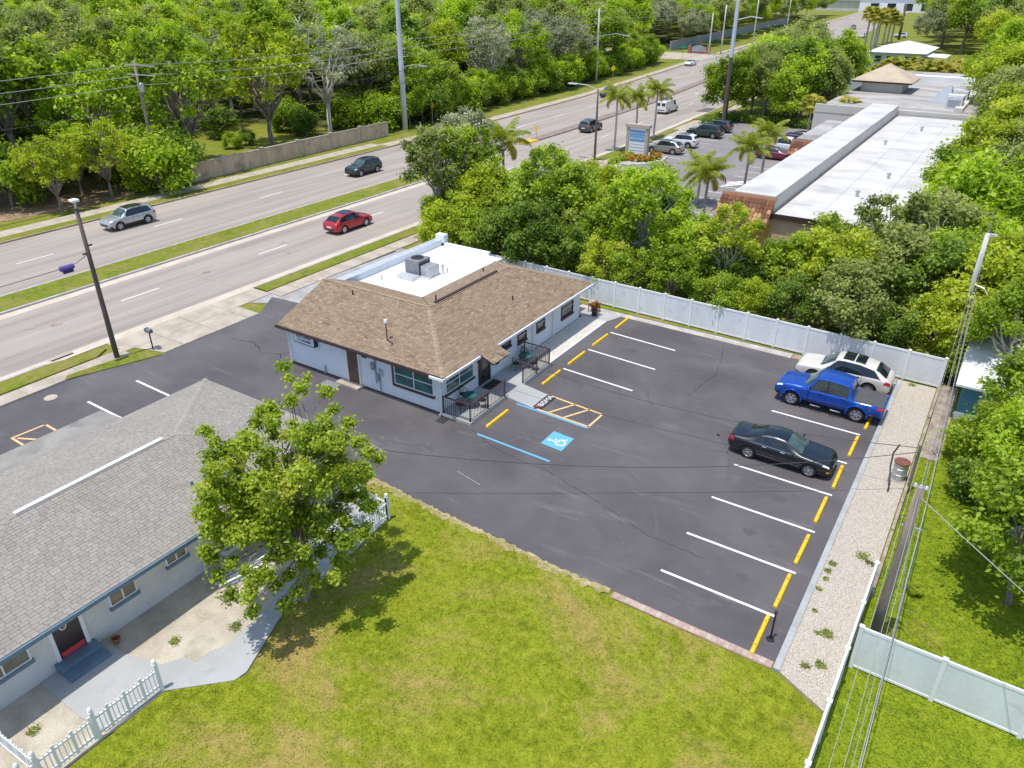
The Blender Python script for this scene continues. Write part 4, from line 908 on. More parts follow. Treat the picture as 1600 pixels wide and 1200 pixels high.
# bistro tables and chairs
def make_table(x, y, label):
    o = thing('bistro_table', (x, y, .15), label, 'table')
    link('table_top', MB().lathe([(0, .7), (.38, .7), (.38, .685), (0, .685)], n=24).mesh('table_top', 'glass_teal'), o)
    link('table_rim', MB().tube([(.39*math.cos(t), .39*math.sin(t), .69) for t in np.linspace(0, 2*math.pi, 25)], .016, 6).mesh('table_rim', 'dark_metal'), o)
    for k in range(4):
        a = k*math.pi/2+.4; link('leg', MB().tube([(.32*math.cos(a), .32*math.sin(a), 0), (.1*math.cos(a), .1*math.sin(a), .4), (.28*math.cos(a), .28*math.sin(a), .685)], .012, 6).mesh('leg', 'dark_metal'), o)
chair_src = None
def make_chair(x, y, rz, label, grp=None):
    global chair_src
    if chair_src is None:
        o = thing('bistro_chair', (x, y, .15), label, 'chair', grp, rz)
        link('seat', MB().lathe([(0, .44), (.2, .44), (.21, .425), (.2, .41), (0, .41)], n=18).mesh('seat', 'dark_metal'), o)
        back = [(-.2*math.cos(t), .22*math.sin(t), .44+.42*(1-abs(t)/1.4)**.5 if abs(t) < 1.4 else .44) for t in np.linspace(-1.4, 1.4, 15)]
        bk = link('backrest', MB().tube(back, .014, 6).mesh('backrest', 'dark_metal'), o)
        for t in (-.6, -.3, 0, .3, .6): link('back_slat', MB().tube([(-.2*math.cos(t), .22*math.sin(t), .42), (-.2*math.cos(t)-.02, .22*math.sin(t), .43+.42*(1-abs(t)/1.4)**.5)], .008, 5).mesh('back_slat', 'dark_metal'), bk)
        link('arm', MB().tube([(-.1, .23, .64), (.1, .25, .63), (.18, .2, .42)], .012, 6).mesh('arm', 'dark_metal'), o); link('arm', MB().tube([(-.1, -.23, .64), (.1, -.25, .63), (.18, -.2, .42)], .012, 6).mesh('arm', 'dark_metal'), o)
        for sx, sy in ((1, 1), (1, -1), (-1, 1), (-1, -1)): link('leg', MB().tube([(sx*.2, sy*.19, 0), (sx*.15, sy*.15, .42)], .012, 6).mesh('leg', 'dark_metal'), o)
        chair_src = o
    else:
        o = copy_tree(chair_src); o.location = (x, y, .15); o.rotation_euler = (0, 0, rz); tag(o, label, 'chair', grp)
        if not grp and 'group' in o: del o['group']
    return o
make_table(-20.65, 27.55, 'round glass topped bistro table by the porch corner window')
make_table(-20.7, 33.05, 'round glass topped bistro table beside the white gravel bed')
lbA = 'dark metal bistro chair around the table under the corner window'; lbB = 'dark metal bistro chair around the table near the gravel bed'
for dx, dy, rz in ((-.62, .28, -.4), (-.1, -.72, 1.4), (.6, .3, 3.6)): make_chair(-20.65+dx, 27.55+dy, rz, lbA, 'chairs round the porch corner table')
for dx, dy, rz in ((-.45, .55, -.9), (-.2, -.7, 1.2), (.62, -.1, 3.0)): make_chair(-20.7+dx, 33.05+dy, rz, lbB, 'chairs round the gravel bed table')
make_chair(-21.2, 33.75, -.3, 'dark metal bistro chair alone against the office wall behind the railing')
# mats
tag(MB().box(-21.35, -20.75, 29.55, 30.75, .15, .165).build('door_mat', 'mat_black'), 'black rectangular mat at the dark office door', 'mat')
mt = thing('welcome_mat', (-17.85, 30.25, .02), 'black lettered mat with red heart at the foot of the grey ramp', 'mat')
MB().box(-18.0, -17.45, 29.5, 31.0, .012, .028).build('mat', 'mat_black', mt)
link('lettering', text_mesh('BISMA', .46, 'line_white', .002), mt, (.13, .14, .012), (0, 0, R(90)))
ht = MB()
for s_ in (-1, 1): ht.lathe([(0, .031), (.08, .031), (.08, .028)], (-17.85, 29.72+s_*.06, 0), 12)
ht.sheet([(-17.84, 29.58), (-17.62, 29.72), (-17.84, 29.86)], .0312); ht.build('heart', 'mat_red', mt)
tag(MB().box(-21.4, -20.9, 25.55, 26.1, .0, .03).build('floor_mat', 'mat_black'), 'small black mat on the asphalt at the office corner by the porch', 'mat')
# planter by the back corner
pl = thing('planter', (-20.95, 42.1, .05), 'potted red leaved plant at the back corner of the office', 'planter')
link('pot', MB().lathe([(0, 0), (.17, 0), (.22, .42), (.2, .42), (.19, .36), (0, .36)], n=16).mesh('pot', 'dark_metal'), pl)
bn = thing('side_table', (-21.3, 42.7, .05), 'small weathered outdoor table at the back corner of the office', 'table')
link('table_top', MB().box(-.35, .35, -.3, .3, .6, .65).mesh('table_top', 'stone_tan'), bn)
for x, y in ((-.3, -.25), (.3, -.25), (-.3, .25), (.3, .25)): link('leg', MB().box(x-.02, x+.02, y-.02, y+.02, 0, .6).mesh('leg', 'dark_metal'), bn)
# drum and slim post on the gravel
dm = thing('steel_drum', (-.75, 33.0, .05), 'grey steel drum with rusty lid on the gravel strip', 'drum')
link('body', MB().lathe([(0, 0), (.3, 0), (.3, .3), (.315, .31), (.3, .32), (.3, .6), (.315, .61), (.3, .62), (.3, .88)], n=20).mesh('body', 'galv'), dm); link('lid', MB().lathe([(.34, .86), (.34, .92), (.1, .95), (0, .95)], n=20).mesh('lid', 'rust'), dm)
cb = thing('cable_riser', (-.95, 31.6, .05), 'black cable riser bending up from the gravel beside the steel drum', 'cable')
MB().tube([(-.95, 31.6, .0), (-.98, 31.9, .35), (-1.15, 32.5, .8), (-1.2, 32.9, 1.3), (-1.05, 33.1, 1.7)], .035, 6).build('cable', 'black', cb)
tag(MB().tube([(-2.8, 20.45, .0), (-2.8, 20.45, 1.25)], .035, 8).lathe([(.06, 1.24), (.06, 1.28), (0, 1.3)], (-2.8, 20.45, 0), 10).lathe([(.14, .0), (.14, .03), (.03, .05)], (-2.8, 20.45, 0), 12).build('slim_post', 'black'), 'slim black post beside the wheel stop next to the brick edging', 'post')
mbx = thing('mailbox', (-41.0, 22.75, .05), 'small dark mailbox on a thin post by the driveway apron', 'mailbox')
MB().box(-41.03, -40.97, 22.72, 22.78, 0, 1.15).build('post', 'dark_metal', mbx); MB().box(-41.28, -40.75, 22.62, 22.88, 1.15, 1.42).build('box', 'ac_grey', mbx, bevel=.04)
tag(MB().lathe([(0, .02), (.35, .02), (.36, .0)], (-40.3, 16.1, 0), 8).build('utility_cover', 'concrete'), 'pale octagonal cover in the asphalt of the grey house lot', 'cover')

# ------------------------------------------------------------------ poles and wires
def pole(name, x, y, h, r0, r1, mat, label, cat='utility pole', lean=(0, 0), grp=None):
    o = thing(name, (x, y, 0), label, cat, grp)
    mb = MB(); mb.smooth = True
    mb.tube([(x+lean[0]*t, y+lean[1]*t, h*t-.3*(t == 0)) for t in (0, .33, .66, 1)], [r0+(r1-r0)*t for t in (0, .33, .66, 1)], 12).build('shaft', mat, o)
    return o
lp = pole('wooden_lamp_pole', -41.8, 20.9, 9.0, .16, .1, 'dark_pole', 'dark wooden pole with a white lamp head beside the driveway apron', 'lamp post')
MB().tube([(-41.8, 20.9, 8.3), (-41.8, 20.9, 9.35)], .07, 8).build('lamp_arm', 'galv', lp); MB().box(-42.02, -41.58, 20.7, 21.1, 9.35, 9.5).build('lamp_head', 'trim_white', lp, bevel=.04)
for z, s_ in ((6.9, 1), (6.5, -1)): MB().tube([(-41.8, 20.9, z), (-41.8, 20.9+s_*.32, z)], .05, 6).build('bracket', 'dark_metal', lp)
def wire(pts, label, sag=.5, r=.014, mat='wire', grp=None, name='power_line'):
    mb = MB()
    for a, b_ in zip(pts[:-1], pts[1:]):
        a, b_ = Vector(a), Vector(b_); mb.tube([a.lerp(b_, t)-Vector((0, 0, 4*sag*t*(1-t))) for t in np.linspace(0, 1, 13)], r, 5)
    return tag(mb.build(name, mat), label, 'wire', grp)
cl = thing('cable_closure', (-41.8, 19.55, 6.0), 'purple cable splice bundle hanging on the wire beside the lamp pole', 'cable closure')
MB().lathe([(0, -.42), (.05, -.42), (.15, -.36), (.15, .36), (.05, .42), (0, .42)], (-41.8, 19.55, 6.05), 12, 'y').build('casing', 'purple', cl); MB().box(-41.86, -41.74, 19.3, 19.85, 5.75, 5.95).build('lower_case', 'navy', cl)
wire([(-41.8, -30, 6.2), (-41.8, 19.1, 6.05), (-41.8, 20.9, 6.5)], 'thin cable carrying the purple splice bundle to the lamp pole', .15, .018)
# poles of the far side
FX = lambda y: -77.2+bend(y)
pa = pole('wooden_utility_pole', FX(48), 48.2, 12.6, .17, .12, 'wood_pole', 'weathered wooden pole with crossarms in the trees behind the shrubs')
for z in (12.3, 11.4): MB().bar((FX(48)-.2, 47.3, z), (FX(48)+1.6, 49.3, z-.3), .1).build('crossarm', 'galv', pa)
MB().lathe([(0, 0), (.22, 0), (.24, .8), (.1, .9), (0, .9)], (FX(48)+.4, 48.2, 9.6), 14).build('transformer', 'galv', pa)
pb = pole('steel_transmission_pole', FX(89), 89.0, 27, .42, .25, 'steel_pole', 'tall blue grey steel pole rising above the frame beside the road')
MB().tube([(FX(89), 89, 8.6), (FX(89)+2.4, 89.3, 9.0), (FX(89)+3.4, 89.4, 8.95)], .06, 8).build('lamp_arm', 'galv', pb); MB().box(FX(89)+3.2, FX(89)+4.3, 89.25, 89.55, 8.85, 9.0).build('lamp_head', 'light_metal', pb)
for z in (12, 11, 10): MB().tube([(FX(89)+.2, 89, z), (FX(89)+.9, 89, z+.05)], .06, 8).build('insulator', 'light_metal', pb)
pc = pole('concrete_utility_pole', FX(156), 156, 14.2, .25, .17, 'concrete_pole', 'pale concrete pole with lamp arm at the edge of the thick shrubs')
MB().bar((FX(156)-1.3, 156, 13.8), (FX(156)+1.3, 156, 13.8), .12).build('crossarm', 'galv', pc); MB().tube([(FX(156), 156, 9.0), (FX(156)+4, 156.4, 9.6), (FX(156)+6, 156.6, 9.3)], .07, 8).build('lamp_arm', 'galv', pc); MB().box(FX(156)+5.6, FX(156)+7, 156.4, 156.8, 9.2, 9.4).build('lamp_head', 'light_metal', pc)
for i, (bp, ty) in enumerate((((1107, 86), 20), ((1126, 85), 8), ((1176, 70), -6), ((1228, 52), -8), ((1258, 34), -10))):
    w = at(*bp); h = height_at(w, ty)
    pole('concrete_utility_pole', w.x, w.y, h, .24, .16, 'concrete_pole', 'pale slender pole along the far footpath beyond the side street', grp='far poles beyond the side street')
pd = at(1129, 196); ph = thing('two_tone_pole', (pd.x, pd.y, 0), 'tall pole brown below and silver above beside the hedge trees', 'utility pole')
MB().tube([(pd.x, pd.y, -.3), (pd.x, pd.y, 9.6)], [.3, .26], 12).build('lower_shaft', 'dark_pole', ph); MB().tube([(pd.x, pd.y, 9.6), (pd.x, pd.y, 28)], [.3, .2], 12).build('upper_shaft', 'steel_pole', ph)
MB().tube([(pd.x, pd.y, 14.5), (pd.x+2, pd.y+.4, 15), (pd.x+3.6, pd.y+.7, 14.8)], .08, 8).build('lamp_arm', 'galv', ph)
MB().tube([(pd.x, pd.y, 9.2), (pd.x-2.8, pd.y-.6, 9.9)], .06, 8).build('lower_lamp_arm', 'galv', ph)
pe = at(1404, 62); pole('dark_wooden_pole', pe.x, pe.y, height_at(pe, 6), .5, .35, 'dark_pole', 'thick dark pole next to the cluster of tall palms')
# street lamp
sl = at(929, 251); h = height_at(sl, 140)
lmp = pole('street_lamp', sl.x, sl.y, h, .16, .1, 'dark_pole', 'dark street lamp with curved pale arm beside the road sign palms', 'street lamp')
MB().tube([(sl.x, sl.y, h-.1), (sl.x-1.0, sl.y-.5, h+.45), (sl.x-2.4, sl.y-1.0, h+.6)], .05, 8).build('arm', 'light_metal', lmp); MB().box(sl.x-3.4, sl.x-2.2, sl.y-1.35, sl.y-.85, h+.52, h+.66).build('lamp_head', 'light_metal', lmp, bevel=.04)
ysl = [-40, 48.2, 89, 156, 232]
for z, m_, nm in ((12.2, 'wire_light', 'topmost'), (11.2, 'wire_light', 'second'), (10.3, 'wire_light', 'third'), (8.2, 'wire', 'fourth'), (6.6, 'wire', 'lowest')):
    wire([(FX(y)+.55, y, z+(1.4 if y == 156 else 0)) for y in ysl], f'{nm} of the overhead lines along the far roadside trees', .55, .03, m_)
# poles right of the lot
p1 = pole('leaning_wooden_pole', .15, 22.2, 6.5, .19, .13, 'wood_pole', 'brown wooden power pole behind the corner of the white vinyl fences')
MB().bar((-.05, 22.2, 5.0), (.55, 22.25, 5.0), .06).build('bracket', 'galv', p1)
for x in (.0, .15, .3): MB().lathe([(.04, 0), (.07, .06), (.04, .14), (0, .16)], (x, 22.2, 6.45), 10).build('insulator', 'light_metal', p1)
p2 = pole('grey_wooden_pole', -.25, 46.2, 8.1, .17, .12, 'concrete_pole', 'weathered grey power pole rising from the hedge at the lot corner')
MB().box(-.15, .2, 46.13, 46.3, 7.98, 8.1).build('lamp_head', 'light_metal', p2); MB().tube([(-.25, 46.2, 5.3), (.35, 46.0, 5.2), (.6, 45.8, 4.9)], .025, 6).build('bracket', 'galv', p2)
for x, z, nm, r_ in ((-.1, 6.5, 'left', .007), (.15, 6.62, 'middle', .007), (.4, 6.5, 'right', .008)):
    wire([(x*.9+.5, -25, z), (x, 22.2, z), (-.25+x*.25, 46.2, z+.6), (-1, 110, z+1.5)], f'{nm} line on the top of the brown wooden pole', .35, r_, 'wire_light')
for x, z, nm in ((.45, 5.6, 'thick upper'), (.3, 5.2, 'thin middle'), (.5, 4.9, 'thick lower')):
    wire([(x+.6, -25, z+.4), (x, 22.2, z), (x-.4, 46.2, z-.8)], f'{nm} cable strung below the pole top lines', .4, .014 if 'thick' in nm else .007, 'wire_light' if nm != 'thick lower' else 'wire')
wire([(.15, 22.2, 6.2), (14, 12, 4.5)], 'service line running from the brown pole over the fenced yard', .3, .014, 'wire_light')
wire([(.1, 22.2, 6.0), (.9, 20.95, .0)], 'guy wire from the brown pole down to the yard grass', .02, .012, 'wire_light', name='guy_wire')
wire([(-.25, 32.2, 2.3), (-21.1, 29.6, 2.6)], 'service cable sagging over the lot to the office eave', .9, .016)
wire([(-.25, 32.0, 2.2), (-21.0, 18.0, 2.9)], 'service cable sagging over the lot to the grey house', 1.0, .016)
MB_ = thing('service_post', (-.25, 32.1, 0), 'short timber post holding the sagging service cables by the drum', 'post'); MB().tube([(-.25, 32.1, 0), (-.25, 32.1, 2.5)], .06, 8).build('shaft', 'wood_pole', MB_)

# ------------------------------------------------------------------ roadside wall, far walls, signs
bw = thing('roadside_wall', (-76, 67, 0), 'stained beige block wall with capped piers along the far footpath', 'wall')
npn = 6
for i in range(npn):
    y0, y1 = 49.6+i*5.75, 49.6+(i+1)*5.75; x0 = -75.6-.55*i/npn
    MB().box(x0-.1, x0+.1, y0+.2, y1-.2, 0, 1.85).build('panel', 'block_wall', bw); MB().box(x0-.16, x0+.16, y0+.22, y1-.22, 1.852, 1.98).build('coping', 'stone_tan', bw)
    MB().box(x0-.22, x0+.22, y0-.2, y0+.198, 0, 2.02).box(x0-.28, x0+.28, y0-.25, y0+.25, 2.022, 2.14).build('pier', 'stone_tan', bw)
fwl = thing('grey_roadside_wall', (-95, 290, 0), 'long grey wall under the trees beyond the side street', 'wall')
for y in np.arange(240, 420, 9.0): MB().add([(-89.5+bend(y)+7.5+dx-(6), yy, z) for z in (0, 2.6) for dx, yy in ((0, y), (.3, y), (.3, y+8.9), (0, y+8.9))], [(0, 1, 2, 3), (7, 6, 5, 4), (0, 4, 5, 1), (1, 5, 6, 2), (2, 6, 7, 3), (3, 7, 4, 0)]).build('panel', 'pipe_grey', fwl)
bs = at(1090, 84); bms = thing('brick_entrance_sign', (bs.x, bs.y, 0), 'low brick entrance sign with arched grey plate at the side street', 'sign')
for dx in (-3.2, 2.6): MB().box(bs.x+dx, bs.x+dx+.9, bs.y, bs.y+.9, 0, 2.2).build('pier', 'brick_red', bms)
MB().box(bs.x-2.3, bs.x+2.6, bs.y+.2, bs.y+.7, 0, .5).build('base', 'brick_red', bms); MB().add([(bs.x-2.0+4.2*(i/10), bs.y+.15, .55+(1.2+.6*math.sin(math.pi*i/10))*k) for k in (0, 1) for i in range(11)], [(i, i+1, 12+i, 11+i) for i in range(10)]).build('plate', 'pipe_grey', bms)
gs = at(1066, 92); gsn = thing('street_name_sign', (gs.x, gs.y, 0), 'green street name sign on a thin post at the side street corner', 'sign')
MB().tube([(gs.x, gs.y, 0), (gs.x, gs.y, 3.2)], .05, 6).build('post', 'galv', gsn); MB().box(gs.x-1.0, gs.x+1.0, gs.y-.02, gs.y+.02, 2.7, 3.3).build('plate', 'green_sign', gsn)
for px, py, lab in ((676, 193, 'yellow diamond warning sign beside the steel pole'), (957, 128, 'yellow diamond warning sign beside the concrete lamp pole'), (1193, 66, 'yellow diamond warning sign before the far grey wall')):
    w = at(px, py); o = thing('warning_sign', (w.x, w.y, 0), lab, 'sign'); MB().tube([(w.x, w.y, 0), (w.x, w.y, 3.0)], .04, 6).build('post', 'galv', o)
    MB().add([(w.x-.6, w.y-.03, 2.7), (w.x, w.y-.03, 2.1), (w.x+.6, w.y-.03, 2.7), (w.x, w.y-.03, 3.3), (w.x-.6, w.y+.01, 2.7), (w.x, w.y+.01, 2.1), (w.x+.6, w.y+.01, 2.7), (w.x, w.y+.01, 3.3)], [(0, 1, 2, 3), (7, 6, 5, 4), (0, 4, 5, 1), (1, 5, 6, 2), (2, 6, 7, 3), (3, 7, 4, 0)]).build('plate', 'yellow_sign', o)
ys_ = thing('median_marker', (-56.9, 93.2, .15), 'yellow post marker on the yellow nose of the narrow median', 'marker'); MB().box(-56.93, -56.87, 93.17, 93.23, .15, 1.2).build('post', 'galv', ys_); MB().box(-57.1, -56.7, 93.14, 93.16, 1.0, 1.9).build('plate', 'yellow_sign', ys_)
# plaza monument sign
ps = thing('monument_sign', (-40.0, 89.6, .14), 'stone framed monument sign with blue lettered panels in the flower bed', 'sign')
MB().box(-41.45, -41.1, 89.3, 89.9, .1, 3.7).build('pillar', 'stone_tan', ps); MB().box(-38.9, -38.55, 89.3, 89.9, .1, 3.7).build('pillar', 'stone_tan', ps)
MB().box(-41.6, -38.4, 89.2, 90.0, 3.7, 4.05).build('cap', 'stone_tan', ps); MB().box(-41.1, -38.9, 89.4, 89.8, .5, 3.68).build('cabinet', 'sign_white', ps)
for z0, z1 in ((2.75, 3.35), (2.05, 2.68)): MB().box(-41.0, -39.0, 89.37, 89.398, z0, z1).build('panel', 'sign_blue', ps)
for z in (1.7, 1.35, .95): MB().box(-41.0, -39.0, 89.38, 89.398, z-.02, z+.02).build('divider', 'pipe_grey', ps)
for t, z in (('PERIODONTIC', 3.05), ('SPECIALISTS', 2.36)): link('lettering', text_mesh(t, .34, 'line_white'), ps, (0, -.25, z-.14), (R(90), 0, 0))

# ================================================================== VEHICLES
MATS['BODY'] = MATS['paint_black']; MATS['CREASE'] = MATS['paint_black']
def car_surface(st):
    st = np.array(sorted(st)); xd = np.linspace(st[0, 0], st[-1, 0], 500); k = np.hanning(27); k /= k.sum()
    cols = []
    for j in range(1, 6):
        v = np.interp(xd, st[:, 0], st[:, j]); cols.append(np.convolve(np.pad(v, 13, mode='edge'), k, 'valid'))
    def sec(x):
        zb, zs, zt, w, wt = [np.interp(x, xd, c) for c in cols]
        dz = zt-zs
        return [(0, zb), (.8*w, zb), (.965*w, zb+.1*(zs-zb)+.03), (w, zb+.5*(zs-zb)), (.985*w, zs-.12*(zs-zb)), (.945*w, zs), (wt, zt-min(.095, .32*max(dz, .01))), (.66*wt, zt-.025), (0, zt)]
    def S(x, s):
        p = sec(x); i = min(int(s), 7); t = s-i
        a, b_, c, d = p[max(i-1, 0)], p[i], p[i+1], p[min(i+2, 8)]
        r_ = []
        for q in range(2):
            m1, m2 = .3*(c[q]-a[q]), .3*(d[q]-b_[q])
            h00, h10, h01, h11 = 2*t**3-3*t**2+1, t**3-2*t**2+t, -2*t**3+3*t**2, t**3-t**2
            r_.append(h00*b_[q]+h10*m1+h01*c[q]+h11*m2)
        return Vector((x, r_[0], r_[1]))
    return S, st[0, 0], st[-1, 0]
def s_normal(S, x, s):
    e = .012; a = S(x+e, s)-S(x-e, s); b_ = S(x, min(s+e*2, 8))-S(x, max(s-e*2, 0)); n = b_.cross(a)
    n = n.normalized() if n.length > 1e-9 else Vector((0, 0, 1))
    if n.dot(S(x, s)-Vector((x, 0, .6))) < 0: n = -n
    return n
def patch(S, xr0, xr1, s0, s1, nx=8, ns=5, off=.007, side=1, both=False):
    """a piece of the body surface lifted off it; xr0/xr1 = (x at s0, x at s1)"""
    mb = MB(); mb.smooth = True
    rows = []
    ss = [s0+(s1-s0)*j/ns for j in range(ns+1)]
    cols = [(s_, 1) for s_ in ss]+([(s_, -1) for s_ in ss[::-1][1:]] if both else [])
    for s_, sd in cols:
        t = (s_-s0)/(s1-s0); a, b_ = xr0[0]+(xr0[1]-xr0[0])*t, xr1[0]+(xr1[1]-xr1[0])*t
        for i in range(nx+1):
            x = a+(b_-a)*i/nx; p = S(x, s_)+s_normal(S, x, s_)*off
            rows.append((p.x, p.y*sd*side, p.z))
    m_ = nx+1
    fs = [(r_*m_+i, r_*m_+i+1, (r_+1)*m_+i+1, (r_+1)*m_+i) for r_ in range(len(cols)-1) for i in range(nx)]
    if side > 0: fs = [f[::-1] for f in fs]
    mb.add(rows, fs); return mb
_wheels = {}
def wheel_meshes(r, spokes, w=.11):
    key = (r, spokes)
    if key not in _wheels:
        ty = MB(); ty.smooth = True; ty.lathe([(r*.6, -w), (r*.9, -w*1.05), (r*.985, -w*.8), (r, -w*.3), (r, w*.3), (r*.985, w*.8), (r*.9, w*1.05), (r*.64, w*.95), (r*.6, w*.6)], (0, 0, 0), 28, 'y')
        rm = MB(); rm.lathe([(r*.66, w*.98), (r*.62, w*.99), (r*.58, w*.55), (r*.57, w*.2)], (0, 0, 0), 28, 'y'); rm.lathe([(r*.17, w*.6), (r*.15, w*.85), (0, w*.88)], (0, 0, 0), 14, 'y')
        for i in range(spokes):
            a = 2*math.pi*i/spokes; c, s_ = math.cos(a), math.sin(a); hw0, hw1 = r*.07, r*.1
            rm.add([(c*u-s_*v, y, s_*u+c*v) for u, hw, y in ((r*.12, hw0, w*.8), (r*.62, hw1, w*.82)) for v in (-hw, hw)]+[(c*u-s_*v, y-.03, s_*u+c*v) for u, hw, y in ((r*.12, hw0, w*.8), (r*.62, hw1, w*.82)) for v in (-hw, hw)],
                   [(0, 1, 3, 2), (0, 2, 6, 4), (1, 5, 7, 3), (2, 3, 7, 6)])
        hb = MB(); hb.lathe([(0, w*.25), (r*.6, w*.25)], (0, 0, 0), 20, 'y')
        _wheels[key] = (ty.mesh('tyre', 'rubber'), rm.mesh('rim', 'rim'), hb.mesh('brake_disc', 'ac_grey'))
    return _wheels[key]
_bodies = {}
def body_mesh(key, S, x0, x1, axles, r, w):
    if key in _bodies: return _bodies[key]
    X = np.unique(np.concatenate([np.linspace(x0, x0+.35, 9), np.linspace(x0+.35, x1-.35, 44), np.linspace(x1-.35, x1, 9)]))
    ss = [i/2 for i in range(17)]
    vs_ = []; ring = [(s_, 1) for s_ in ss]+[(s_, -1) for s_ in ss[-2:0:-1]]; n = len(ring)
    for x in X:
        for s_, sd in ring:
            p = S(x, s_); vs_.append((p.x, p.y*sd, p.z))
    m_ = len(X); fs = [(i*n+k, (i+1)*n+k, (i+1)*n+(k+1) % n, i*n+(k+1) % n) for i in range(m_-1) for k in range(n)]
    fs += [tuple(range(n)), tuple((m_-1)*n+k for k in range(n-1, -1, -1))]
    mb = MB().add(vs_, fs); o = bpy.data.objects.new('tmp_body', mb.mesh('body', None)); COL.objects.link(o)
    bm = bmesh.new(); bm.from_mesh(o.data); bmesh.ops.recalc_face_normals(bm, faces=bm.faces); bm.to_mesh(o.data); bm.free()
    cut = MB()
    for ax in axles:
        for sd in (-1, 1):
            y0, y1 = (w-.27, w+.2) if sd > 0 else (-w-.2, -w+.27); N = 28
            vv = [(ax+r*1.16*math.cos(2*math.pi*k/N), y, r*1.02+r*1.16*math.sin(2*math.pi*k/N)) for y in (y0, y1) for k in range(N)]
            cut.add(vv, [tuple(range(N)), tuple(range(2*N-1, N-1, -1))]+[(k, N+k, N+(k+1) % N, (k+1) % N) for k in range(N)])
    c = bpy.data.objects.new('tmp_cut', cut.mesh('cut', None)); COL.objects.link(c)
    bm = bmesh.new(); bm.from_mesh(c.data); bmesh.ops.recalc_face_normals(bm, faces=bm.faces); bm.to_mesh(c.data); bm.free()
    md = o.modifiers.new('b', 'BOOLEAN'); md.operation = 'DIFFERENCE'; md.object = c; md.solver = 'EXACT'
    dg = bpy.context.evaluated_depsgraph_get(); me = bpy.data.meshes.new_from_object(o.evaluated_get(dg))
    bpy.data.objects.remove(o); bpy.data.objects.remove(c)
    me.polygons.foreach_set('use_smooth', [True]*len(me.polygons)); me.set_sharp_from_angle(angle=R(38))
    _bodies[key] = me; return me

